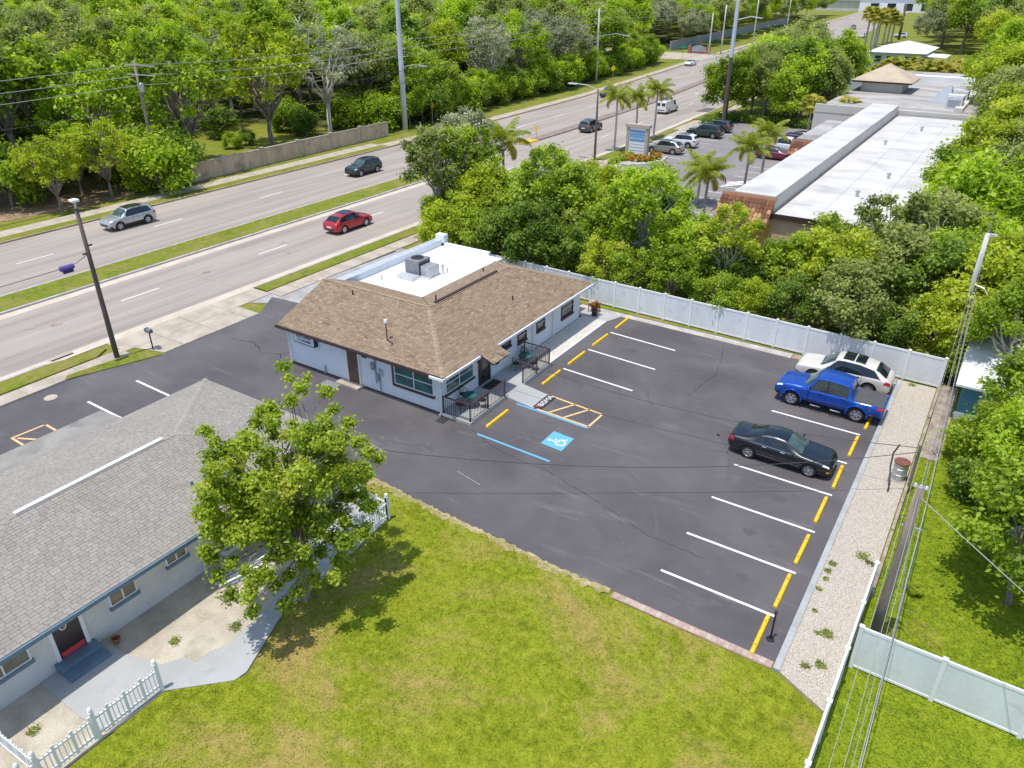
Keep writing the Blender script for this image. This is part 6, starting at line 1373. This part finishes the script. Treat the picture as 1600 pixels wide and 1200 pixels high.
for px, py, s, k, lf, lab in ((302, 262, 1.2, 'light1', 'leaf_mid', 'big many trunked tree at the start of the roadside wall'), (426, 226, 1.2, 'light1', 'leaf_yellow', 'yellow green big tree behind the middle of the roadside wall'), (516, 206, 1.3, 'bare1', 'leaf_grey', 'thin grey crowned big tree behind the end of the roadside wall')):
    w = at(px, py); o = tree(k, w.x, w.y, s, px*.1, lf, lab)
for i, (px, py, s) in enumerate(((345, 215, 1.0), (455, 205, 1.1), (480, 212, .9), (365, 232, .5), (385, 227, .5), (540, 200, 1.2), (565, 195, 1.3), (590, 190, 1.4), (610, 200, 1.0))):
    w = at(px, py); tree(['bush2', 'bush1'][i % 2], w.x, w.y, s, i*2, ['leaf_dark', 'leaf_mid'][i % 2], ['deep green', 'mid green'][i % 2]+' shrub on the shady lawn behind the roadside wall', 'shrubs behind the roadside wall: %d' % (i % 2), 'shrub', 'shrub')
# hedge trees behind the vinyl fence
rh = random.Random(5)
hx = -36.0; i = 0
HL = {'leaf_bright': 'bright green hedge tree leaning over the long vinyl fence', 'leaf_mid': 'mid green hedge tree behind the long vinyl fence', 'leaf_yellow': 'yellow green hedge tree behind the long vinyl fence', 'leaf_dark': 'deep green hedge tree behind the long vinyl fence', 'leaf_olive': 'olive hedge tree behind the long vinyl fence'}
while hx < 0:
    for row, (dy, s) in enumerate(((45.9, .74), (49.6, .95))):
        if hx < -16 and row == 1 and i % 3 == 2: continue
        lf = rh.choice(['leaf_bright', 'leaf_mid', 'leaf_mid', 'leaf_olive', 'leaf_yellow', 'leaf_dark', 'leaf_dark'])
        x, y = hx+rh.uniform(-.6, .6)+row*1.2, dy+rh.uniform(-.5, .5)
        sc = s*rh.uniform(.72, 1.22)*(1.15 if -36 < hx < -24 else 1.0)
        if -17 < x < -8: sc *= .82
        tree(rh.choice(['hedge1', 'hedge2', 'hedge3']), x, y, sc, rh.uniform(0, 6), lf, HL[lf], 'hedge trees behind the vinyl fence: '+lf[5:])
    hx += 2.7; i += 1
for x, y, s, k, lf, lab in ((-32.5, 55, 1.15, 'hedge2', 'leaf_mid', 'broad green tree at the corner of the plaza driveway'), (-27.5, 55.5, 1.2, 'hedge1', 'leaf_yellow', 'broad yellow green tree before the plaza parking lot'), (-23.5, 56.5, 1.15, 'hedge3', 'leaf_mid', 'rounded green tree beside the plaza parking lot'), (-21.5, 53.5, 1.0, 'hedge1', 'leaf_dark', 'dark green tree next to the plaza wing wall'),
      (-5.8, 52.5, 1.0, 'airy1', 'leaf_olive', 'open feathery tree rising in front of the white plaza roof'), (-3.0, 53.5, 1.1, 'airy2', 'leaf_olive', 'taller open feathery tree in front of the white plaza roof'), (-29.0, 49.5, 1.15, 'airy1', 'leaf_mid', 'taller open tree rising out of the hedge behind the office'), (-21.0, 50.0, 1.1, 'airy2', 'leaf_bright', 'taller open bright tree rising from the middle of the hedge'), (-14.5, 48.5, .9, 'airy1', 'leaf_yellow', 'yellowish open tree rising from the hedge near the plaza corner'), (-9.2, 52.0, .82, 'airy1', 'leaf_mid', 'small open tree against the tan plaza wall'), (-.5, 52, 1.15, 'hedge2', 'leaf_bright', 'bright bushy tree behind the grey power pole'),
      (-40.5, 51.0, 1.2, 'airy2', 'leaf_olive', 'open grey green tree overhanging the near lanes'), (-41.5, 55.5, 1.25, 'airy1', 'leaf_grey', 'thin grey leaved tree at the road verge'), (-39.6, 53.2, 1.2, 'airy2', 'leaf_mid', 'open green tree behind the office pad near the road'), (-37.5, 51.5, .95, 'hedge3', 'leaf_olive', 'olive bushy tree beside the office parapet'), (-33.0, 51.5, 1.0, 'hedge1', 'leaf_bright', 'bright green bushy tree near the road palm'), (-39.0, 49.2, .7, 'hedge2', 'leaf_mid', 'low bushy tree at the corner of the concrete pad')):
    tree(k, x, y, s, x*1.3, lf, lab)
def px_of(x, y, z):
    v = Vector((x, y, z))-CAMP; d = v.dot(_fw); return 800+_f*v.dot(_rt)/d, 600-_f*v.dot(_up)/d, _f/d
def clear_house(x, y, r_):
    px, py, k = px_of(x, y, 5); top = px_of(x, y, r_*2.75)[1]; return px+r_*k < 1352 and not (px+r_*k*.6 > 1285 and top < 58)
# trees between road and plaza lot
for i, (x, y, s) in enumerate(((-40.5, 124, .95), (-35, 125, 1.05), (-30, 127, 1.1), (-37, 133, 1.1), (-31, 136, 1.2), (-26.5, 128, .95), (-40, 143, 1.15), (-34, 147, 1.2), (-29, 150, 1.1), (-41, 156, 1.2), (-36, 162, 1.2), (-42, 170, 1.2), (-37, 178, 1.3), (-44, 184, 1.25), (-38, 192, 1.2), (-45, 200, 1.2), (-40, 207, 1.2))):
    lf = ['leaf_mid', 'leaf_olive', 'leaf_bright', 'leaf_olive'][i % 4]
    if not clear_house(x, y, 4.0*s*.78): continue
    tree(['oak1', 'oak2', 'tall2'][i % 3], x, y, s*.78, i*1.7, lf, {'leaf_mid': 'mid green', 'leaf_olive': 'olive green', 'leaf_bright': 'bright green'}[lf]+' round crowned tree between the road and the plaza', 'trees between road and plaza: '+lf[5:])
# trees on the right
rr = random.Random(9)
for i in range(95):
    y = 52+i*2.3+rr.uniform(-2, 2); x = rr.uniform(1.5, 10+max(0, (y-50))*.55) if y < 120 else rr.uniform(-6-(y-120)*.06, 60)
    if y < 112 and x < 2.2: x += 2
    if not inside_view(x, y, 6, 60, 40): continue
    lf = rr.choice(['leaf_mid', 'leaf_bright', 'leaf_yellow', 'leaf_olive', 'leaf_mid'])
    tree(rr.choice(['oak1', 'oak2', 'tall1', 'light1']), x, y, rr.uniform(.6, .85) if y < 110 else rr.uniform(.75, 1.0), rr.uniform(0, 6), lf, {'leaf_mid': 'mid green', 'leaf_bright': 'bright green', 'leaf_yellow': 'yellow green', 'leaf_olive': 'olive'}[lf]+' tree in the belt of trees right of the plaza roofs', 'tree belt right of the plaza: '+lf[5:])
for i, (x, y, s, k, lf) in enumerate(((-14, 262, 1.3, 'oak1', 'leaf_dark'), (-22, 275, 1.3, 'oak2', 'leaf_mid'), (-30, 300, 1.3, 'oak1', 'leaf_bright'), (-5, 265, 1.3, 'oak2', 'leaf_olive'), (6, 275, 1.4, 'oak1', 'leaf_olive'), (-36, 350, 1.5, 'oak2', 'leaf_mid'), (-25, 350, 1.5, 'oak1', 'leaf_mid'), (-10, 330, 1.5, 'oak2', 'leaf_olive'), (10, 330, 1.5, 'oak1', 'leaf_mid'), (-48, 420, 1.6, 'oak1', 'leaf_mid'), (-30, 420, 1.6, 'oak2', 'leaf_olive'), (-10, 420, 1.6, 'oak1', 'leaf_mid'), (20, 400, 1.7, 'oak2', 'leaf_olive'), (45, 380, 1.7, 'oak1', 'leaf_mid'), (25, 300, 1.4, 'oak2', 'leaf_mid'), (45, 310, 1.5, 'oak1', 'leaf_bright'), (-55, 520, 1.8, 'oak2', 'leaf_mid'), (-20, 520, 1.8, 'oak1', 'leaf_olive'), (15, 500, 1.8, 'oak2', 'leaf_mid'), (70, 430, 1.8, 'oak1', 'leaf_mid'), (60, 520, 1.9, 'oak2', 'leaf_olive'))):
    tree(k, x, y, s, i, lf, {'leaf_dark': 'deep green', 'leaf_mid': 'mid green', 'leaf_olive': 'olive', 'leaf_bright': 'bright green'}[lf]+' large tree behind the light blue house', 'large trees behind the light blue house: '+lf[5:])
for x, y, s, k, lf, lab in ((8.6, 30.0, 1.0, 'yard2', 'leaf_mid', 'green tree with pale trunk in the back yard right of the fence'), (5.4, 34.2, 1.0, 'hedge1', 'leaf_bright', 'leafy tree at the foot of the yard beside the small dark shrub'), (3.8, 47.8, .95, 'yard2', 'leaf_yellow', 'tree with bent pale limbs behind the teal shed'), (9.2, 44, 1.0, 'yard1', 'leaf_mid', 'large tree right of the teal shed')):
    tree(k, x, y, s, x, lf, lab)
for x, y, s, k, lf, lab in ((1.9, 36.6, .55, 'bush1', 'leaf_mid', 'leafy shrub with pale flowers below the teal shed'), (2.2, 33.4, .45, 'bush2', 'leaf_dark', 'small dark shrub on the yard grass'), (3.6, 32.6, .5, 'bush1', 'leaf_mid', 'low shrub at the foot of the yard tree'), (1.0, 25.5, .12, 'bush2', 'leaf_yellow', 'tiny yellow shrub beside the brown wooden pole'), (2.6, 38.4, .4, 'hedge2', 'leaf_mid', 'shrub at the timber side path'), (.2, 45.0, .45, 'bush2', 'leaf_bright', 'shrub in the fence corner beside the grey pole'), (.85, 15.2, .14, 'bush1', 'leaf_rust', 'small dry shrub on the grass below the crossing fence')):
    tree(k, x, y, s, x*2, lf, lab, name='shrub', cat='shrub')
rq = random.Random(33)
for i in range(24):
    x, y = -3.2+rq.uniform(-.6, 4.5), 58+i*2.3
    lf = rq.choice(['leaf_mid', 'leaf_bright', 'leaf_yellow', 'leaf_olive'])
    tree(rq.choice(['hedge1', 'hedge2', 'hedge3', 'bush1']), x, y, rq.uniform(1.15, 1.6), rq.uniform(0, 6), lf, {'leaf_mid': 'mid green', 'leaf_bright': 'bright green', 'leaf_yellow': 'yellow green', 'leaf_olive': 'olive'}[lf]+' bushy tree crowding the right edge of the white plaza roof', 'trees along the white plaza roof: '+lf[5:])
for i in range(26):
    y = 117+i*3.6; x = -39.5-max(0, y-150)*.07+(i % 4)*4.2+rq.uniform(-1, 1)
    if x > -27: x -= 4
    lf = rq.choice(['leaf_mid', 'leaf_bright', 'leaf_olive', 'leaf_dark'])
    if not clear_house(x, max(y, 123), 3.8): continue
    if y > 122 or x < -36: tree(rq.choice(['hedge1', 'hedge2', 'hedge3']), x, max(y, 123), rq.uniform(1.4, 1.9), rq.uniform(0, 6), lf, {'leaf_mid': 'mid green', 'leaf_bright': 'bright green', 'leaf_dark': 'deep green', 'leaf_olive': 'olive'}[lf]+' low branched tree in the clump between road and plaza', 'low clump between road and plaza: '+lf[5:])
for i in range(26):
    x, y = 1.2+(i % 5)*2.5+rq.uniform(-.7, .7), 49+(i//5)*3.4+rq.uniform(-.8, .8)
    lf = rq.choice(['leaf_mid', 'leaf_bright', 'leaf_yellow', 'leaf_mid'])
    tree(rq.choice(['hedge1', 'hedge2', 'hedge3']), x, y, rq.uniform(1.0, 1.35), rq.uniform(0, 6), lf, {'leaf_mid': 'mid green', 'leaf_bright': 'bright green', 'leaf_yellow': 'yellow green'}[lf]+' bushy tree in the thicket beyond the grey power pole', 'thicket beyond the grey pole: '+lf[5:])
for i in range(26):
    y = 110+i*4.2; x = -2.0-(max(0, y-150))*.12+rq.uniform(-.8, 3.0)+(i % 2)*5
    lf = rq.choice(['leaf_yellow', 'leaf_bright', 'leaf_mid', 'leaf_olive'])
    tree(rq.choice(['oak1', 'oak2', 'tall2']), x, y, rq.uniform(.62, .85), rq.uniform(0, 6), lf, {'leaf_mid': 'mid green', 'leaf_bright': 'bright green', 'leaf_yellow': 'yellow green', 'leaf_olive': 'olive'}[lf]+' tree overhanging the weathered grey roof edge', 'trees along the grey flat roof: '+lf[5:])
for px, py, zc, s, k, lf, lab in ((1640, 690, 5.0, .8, 'yard1', 'leaf_bright', 'wide leafy tree spreading over the teal shed corner'), (1665, 600, 5.3, .85, 'yard2', 'leaf_mid', 'deep crowned tree shading the teal shed roof'), (1612, 480, 5.3, .8, 'yard1', 'leaf_mid', 'tree with pale limbs between the grey pole and the shed'), (1622, 830, 3.4, .95, 'hedge2', 'leaf_mid', 'round yard tree whose shade falls on the fenced grass'), (1610, 420, 6.0, 1.0, 'yard2', 'leaf_yellow', 'tall yellow green tree behind the shed trees')):
    w = at(px, py, zc*.98); tree(k, w.x, w.y, s, px*.01, lf, lab)
# planting island: orange and green beds
fl = [(x, y, .35, rr.uniform(.3, .5)) for x, y in ((-40.9, 87.6), (-40.2, 87.2), (-39.4, 87), (-38.6, 87.2), (-38, 87.8), (-37.5, 88.6), (-37.2, 89.6), (-37.4, 90.6), (-39.8, 88.2), (-38.8, 88.3), (-38.3, 90.8))]
v, t = leaves(fl, 5000, .09, 77); o = link('flower_bed', big_mesh('flower_bed', v-np.array([-39.0, 88.5, 0]), 4, 'leaf_orange', t), None, (-39.0, 88.5, .14)); tag(o, 'orange and yellow low shrub bed round the monument sign', 'flower bed')
fl = [(-41.3+rr.uniform(0, 1.2), 84.8+k*.55, .3, .42) for k in range(17)]
v, t = leaves(fl, 5000, .1, 78); o = link('low_hedge', big_mesh('low_hedge', v-np.array([-41, 88, 0]), 4, 'leaf_mid', t), None, (-41, 88, .14)); tag(o, 'clipped low green hedge between the monument sign and the footpath', 'hedge')
fl = [(-40.6+rr.uniform(-.3, .3), 114.5+k*.6, .7, .75) for k in range(14)]+[(-40.2+k*.7, 122.5, .7, .8) for k in range(20)]
v, t = leaves(fl, 9000, .13, 79); o = link('low_hedge', big_mesh('low_hedge', v-np.array([-36, 120, 0]), 4, 'leaf_dark', t), None, (-36, 120, 0)); tag(o, 'dark green hedge at the far end of the plaza parking row', 'hedge')
fl = [(-19.6+rr.uniform(-.4, .4), 60+k*.8, .6, .6) for k in range(34)]
v, t = leaves(fl, 6000, .12, 80); o = link('low_hedge', big_mesh('low_hedge', v-np.array([-19.6, 73, 0]), 4, 'leaf_orange', t), None, (-19.6, 73, 0)); tag(o, 'yellowish hedge along the front of the plaza', 'hedge')
# potted plant and small weeds
v, t = leaves([(0, 0, .65, .28), (.12, .05, .85, .18), (-.1, -.08, .8, .2)], 500, .07, 81); link('foliage', big_mesh('foliage', v, 4, 'leaf_rust', t), pl)
wv, wt = [], []
for x, y, r_, n_ in ((-1.9, 24.5, .12, 60), (-1.95, 25.0, .14, 90), (-1.9, 25.5, .15, 90), (-1.98, 23.8, .1, 60), (-1.2, 21.7, .22, 160), (-1.1, 20.2, .2, 120), (-1.5, 19.9, .15, 70), (-1.5, 21.6, .12, 50), (-1.0, 26.6, .25, 120), (-.7, 26.3, .2, 80), (-19.8, 9.2, .18, 70), (-18.6, 10.8, .22, 90), (-20.3, 4.7, .2, 60), (-1.85, 22.6, .1, 40), (-1.6, 43.0, .2, 90)):
    v, t = leaves([(x, y, .06, r_)], n_*2, .04, int(x*100) % 97+int(y*10), flat=.35); wv.append(v); wt.append(t)
stuff(tag(link('weeds', big_mesh('weeds', np.concatenate(wv), 4, 'leaf_olive', np.concatenate(wt))), 'small weeds sprouting in the pale gravel', 'weeds'))

# near tree with its own leaf mesh
hero_cl = []; rg = random.Random(42); HT = Vector((-17.6, 13.1, 0))
for i in range(150):
    while True:
        d = Vector((rg.gauss(0, 1), rg.gauss(0, 1), rg.gauss(0, 1))).normalized()
        if d.z > -.75: break
    k = rg.uniform(.08, 1.0)**.6; hero_cl.append((d.x*3.05*k, d.y*3.05*k, 4.5+d.z*3.2*k, rg.uniform(.26, .6)*(.75 if k > .9 else 1)))
for px, py, z in ((445, 572, 7.0), (450, 590, 7.0), (470, 605, 6.9), (480, 590, 6.6), (455, 625, 6.8), (425, 640, 6.8), (510, 612, 6.3), (520, 640, 6.2), (505, 655, 6.2), (545, 660, 5.8), (560, 690, 5.5), (590, 715, 5.0), (575, 740, 4.8), (320, 672, 6.3), (335, 690, 6.2), (350, 700, 6.0), (312, 800, 4.9), (320, 860, 4.2), (335, 830, 4.6), (360, 880, 3.6), (390, 930, 3.0), (580, 790, 4.0), (400, 660, 6.6), (380, 690, 6.3), (450, 900, 2.3), (480, 880, 2.6), (430, 915, 2.2), (465, 925, 1.7), (500, 860, 2.6), (410, 900, 2.6), (490, 905, 1.9), (445, 945, 1.5), (520, 840, 2.8), (395, 955, 2.3), (340, 900, 3.2), (360, 930, 2.8), (330, 870, 3.8), (420, 870, 3.6), (460, 850, 3.8), (500, 800, 4.4), (440, 800, 5.0), (400, 830, 4.6)):
    w = at(px, py, z)-HT; hero_cl.append((w.x, w.y, w.z, rg.uniform(.25, .42)))
v, t = leaves(hero_cl, 96000, .068, 99, shell=.12, up=.6, ctint=.14, aspect=.62); 
hero = thing('maple_tree', HT, 'bright green leafy tree standing between the grey house and the lawn', 'tree')
link('crown', big_mesh('crown', v, 4, 'leaf_hero' if 'leaf_hero' in MATS else 'leaf_bright', t), hero)
tm = MB(); tm.smooth = True; tm.tube([(0, 0, -.1), (0, 0, .1), (.05, 0, .8), (0, .05, 1.6)], [.26, .18, .15, .13], 10)
tm.tube([(0, .05, 1.5), (.1, .1, 3.5), (0, 0, 6.2)], [.12, .07, .02], 8)
for i in list(range(30))+list(range(150, len(hero_cl))):
    c = hero_cl[i]; z0 = rg.uniform(1.4, 3.6); limb(tm, (0, .05, min(z0, c[2]-.3)), c[:3], .035, .008, i+500)
tm.build('trunk', 'bark', None).parent = hero

# palms
def frond_mesh(name, L, droop, nl, ll, mat, seed, lw=.035):
    rng = np.random.default_rng(seed); V = []; Tn = []
    pts = [Vector((L*t*math.cos(.9-droop*t)*1.0, 0, L*(.75*t-droop*.62*t*t))) for t in np.linspace(0, 1, 12)]
    for i in range(nl):
        t = .12+.88*i/nl; k = t*11; a = int(min(k, 10)); p = pts[a].lerp(pts[a+1], k-a); tg = (pts[a+1]-pts[a]).normalized(); l = ll*math.sin(math.pi*min(1, .18+.8*t))**.6
        for sd in (-1, 1):
            d = Vector((0, sd, 0))*.8+tg*.45+Vector((0, 0, -.35-.5*rng.random())); d.normalize(); w = tg*lw*1.4
            q = p+d*l*rng.uniform(.85, 1.1); m_ = p.lerp(q, .5)+Vector((0, 0, .05*l))
            for A, B, wa, wb in ((p, m_, .6, 1), (m_, q+Vector((0, 0, -.12*l)), 1, .15)): V += [A-w*wa, A+w*wa, B+w*wb, B-w*wb]; Tn.append(float(np.clip(rng.normal(.5, .2), 0, .98)))
    for a in range(11):
        w = Vector((0, .03*(1-a/14), 0)); V += [pts[a]-w, pts[a]+w, pts[a+1]+w, pts[a+1]-w]; Tn.append(.7)
    return big_mesh('frond', np.array([tuple(v) for v in V]), 4, mat, np.array(Tn))
FR = [frond_mesh('frond', 2.6, 1.25, 34, .75, 'palm_green', 1), frond_mesh('frond', 2.5, .95, 34, .75, 'palm_green', 2), frond_mesh('frond', 2.3, 1.7, 32, .7, 'palm_yellow', 3)]
def fan_mesh(seed, mat, R_=.75):
    rng = np.random.default_rng(seed); V = []; Tn = []; n_ = 26
    for i in range(n_):
        a = -2.3+4.6*i/n_; d = Vector((math.cos(a), math.sin(a), -.12-.25*abs(a)/2.3)); s_ = Vector((-math.sin(a), math.cos(a), 0)); l = R_*(1-.2*abs(a)/2.3)*rng.uniform(.9, 1.08); o = Vector((.9, 0, .35))
        V += [o-s_*.01, o+s_*.01, o+d*l*.6+s_*.06, o+d*l*.6-s_*.06]; Tn.append(float(np.clip(rng.normal(.55, .2), 0, .98)))
        V += [o+d*l*.6-s_*.06, o+d*l*.6+s_*.06, o+d*l+Vector((0, 0, -.15))+s_*.008, o+d*l+Vector((0, 0, -.15))-s_*.008]; Tn.append(float(np.clip(rng.normal(.6, .2), 0, .98)))
    V += [Vector((0, -.02, 0)), Vector((0, .02, 0)), Vector((.9, .015, .35)), Vector((.9, -.015, .35))]; Tn.append(.6)
    return big_mesh('frond', np.array([tuple(v) for v in V]), 4, mat, np.array(Tn))
FAN = [fan_mesh(4, 'palm_yellow'), fan_mesh(5, 'palm_green'), fan_mesh(6, 'palm_yellow')]
def trunk_mesh(h, r):
    m_ = MB(); m_.smooth = True; n_ = 14; m_.tube([(math.sin(i*.25)*.06, math.cos(i*.2)*.05-.05, h*i/n_-.1*(i == 0)) for i in range(n_+1)], [r*(1.35 if i == 0 else 1.0+.06*(i % 2))*(1-.25*i/n_) for i in range(n_+1)], 9); return m_.mesh('trunk', 'bark_pale')
TRM = {}
def palm(x, y, h, s, label, grp=None, fan=False, n=15, seed=0, name='palm_tree', r=.14):
    rp = random.Random(seed); o = thing(name, (x, y, 0), label, 'palm tree', grp, rp.uniform(0, 6))
    key = (round(h, 1), r)
    if key not in TRM: TRM[key] = trunk_mesh(key[0], r)
    link('trunk', TRM[key], o)
    tip = (math.sin(14*.25)*.06, math.cos(14*.2)*.05-.05)
    for i in range(n):
        a = 2.4*i+rp.uniform(-.2, .2); lev = i/n
        me = (FAN if fan else FR)[rp.choice((0, 1, 2) if fan else ((0, 1, 1) if lev > .35 else (0, 2, 0)))]
        link('frond', me, o, (tip[0], tip[1], h-.05+.15*lev), (0, -(-.55+1.35*lev) if not fan else -(-.7+1.5*lev), a), (s, s, s))
palm(-44.2, 91.8, 6.6, 1.0, 'queen palm next to the street lamp with drooping fronds', seed=1); palm(-43.4, 96.5, 6.0, .9, 'queen palm in the middle behind the monument sign', seed=2); palm(-43.2, 102.0, 6.4, 1.0, 'queen palm standing in front of the white van', seed=3)
palm(-1.2, 45.3, .9, .9, 'low fan palm spilling over the fence corner', fan=True, n=16, seed=91); w = at(785, 222, 6.8); palm(w.x, w.y, 6.8, 1.1, 'queen palm standing among the hedge trees at the road verge', seed=4)
for i, (px, py, zt) in enumerate(((1108, 272, 4.6), (1172, 232, 5.0), (1200, 210, 5.4), (1095, 262, 3.6))):
    w = at(px, py, zt); palm(w.x, w.y, zt, .95, 'queen palm planted along the plaza parking bays', 'palms at the plaza bays', seed=10+i)
for i, (px, py, zt) in enumerate(((1215, 80, 5.5), (1256, 92, 5.0), (1330, 92, 4.6), (1290, 150, 4.0), (1270, 165, 4.2), (1325, 168, 3.8))):
    w = at(px, py, zt); palm(w.x, w.y, zt, 1.25, 'fan palm among the round crowned trees by the plaza', 'fan palms by the plaza', True, 22, 20+i)
for i, (px, py) in enumerate(((1349, 83), (1357, 84), (1368, 74), (1379, 70), (1385, 70), (1392, 67), (1364, 78))):
    w = at(px, py); zt = height_at(w, 22+(i*5) % 14); palm(w.x, w.y, zt, 1.9, 'tall slender palm in the cluster before the far bend', 'tall palms before the far bend', True, 26, 30+i, r=.3)
for i in range(22):
    x, y = -27.5+i*1.22, 176+rw_.uniform(-1.2, 1.2)+(i % 2)*2.0; palm(x, y, 3.3+.6*(i % 3), 1.5, 'yellowish fan palm in the dense row behind the grey roof', 'row of fan palms', True, 20, 60+i)

# lawn blades (short grass, far too many to count)
def blades(poly, n, seed, hgt=.055):
    rng = np.random.default_rng(seed); P = np.array(poly); lo, hi = P.min(0), P.max(0); pts = np.empty((0, 2))
    while len(pts) < n:
        q = lo+(hi-lo)*rng.random((n, 2)); ins = np.zeros(len(q), bool); j = len(P)-1
        for i in range(len(P)):
            c = ((P[i, 1] > q[:, 1]) != (P[j, 1] > q[:, 1])) & (q[:, 0] < (P[j, 0]-P[i, 0])*(q[:, 1]-P[i, 1])/(P[j, 1]-P[i, 1]+1e-12)+P[i, 0]); ins ^= c; j = i
        pts = np.concatenate([pts, q[ins]])
    pts = pts[:n]; f = np.sin(pts[:, 0]*1.7+np.sin(pts[:, 1]*.9)*2)+np.sin(pts[:, 1]*2.1+np.cos(pts[:, 0]*1.3)*2)+np.sin(pts[:, 0]*5.1+pts[:, 1]*3.7)*.6
    keep = rng.random(n) < np.clip(.6+.1*f, .2, 1); pts, f = pts[keep], f[keep]; n = len(pts)
    a = rng.uniform(0, 6.28, n); w = rng.uniform(.012, .03, n); h = hgt*rng.uniform(.5, 1.4, n); ln = rng.uniform(-.07, .07, (n, 2))
    dx, dy = np.cos(a)*w, np.sin(a)*w
    A = np.stack([pts[:, 0]-dx, pts[:, 1]-dy, np.zeros(n)], 1); B = np.stack([pts[:, 0]+dx, pts[:, 1]+dy, np.zeros(n)], 1); Cc = np.stack([pts[:, 0]+ln[:, 0], pts[:, 1]+ln[:, 1], h], 1)
    return np.stack([A, B, Cc], 1).reshape(-1, 3), np.clip(.5-.09*f+rng.normal(0, .2, n), 0, 1)
v, t = blades(LAWN, 330000, 5, .03); stuff(tag(link('lawn_grass', big_mesh('lawn_grass', v, 3, 'lawn', t)), 'short green lawn grass with dry patches between grey path and brick edging', 'grass'))
v, t = blades([(-.3, 10), (9, 10), (9, 44), (.7, 44), (.7, 36), (-.25, 36)], 150000, 6, .035); stuff(tag(link('yard_grass', big_mesh('yard_grass', v, 3, 'yard', t)), 'yard grass around the crossing white vinyl fence', 'grass'))
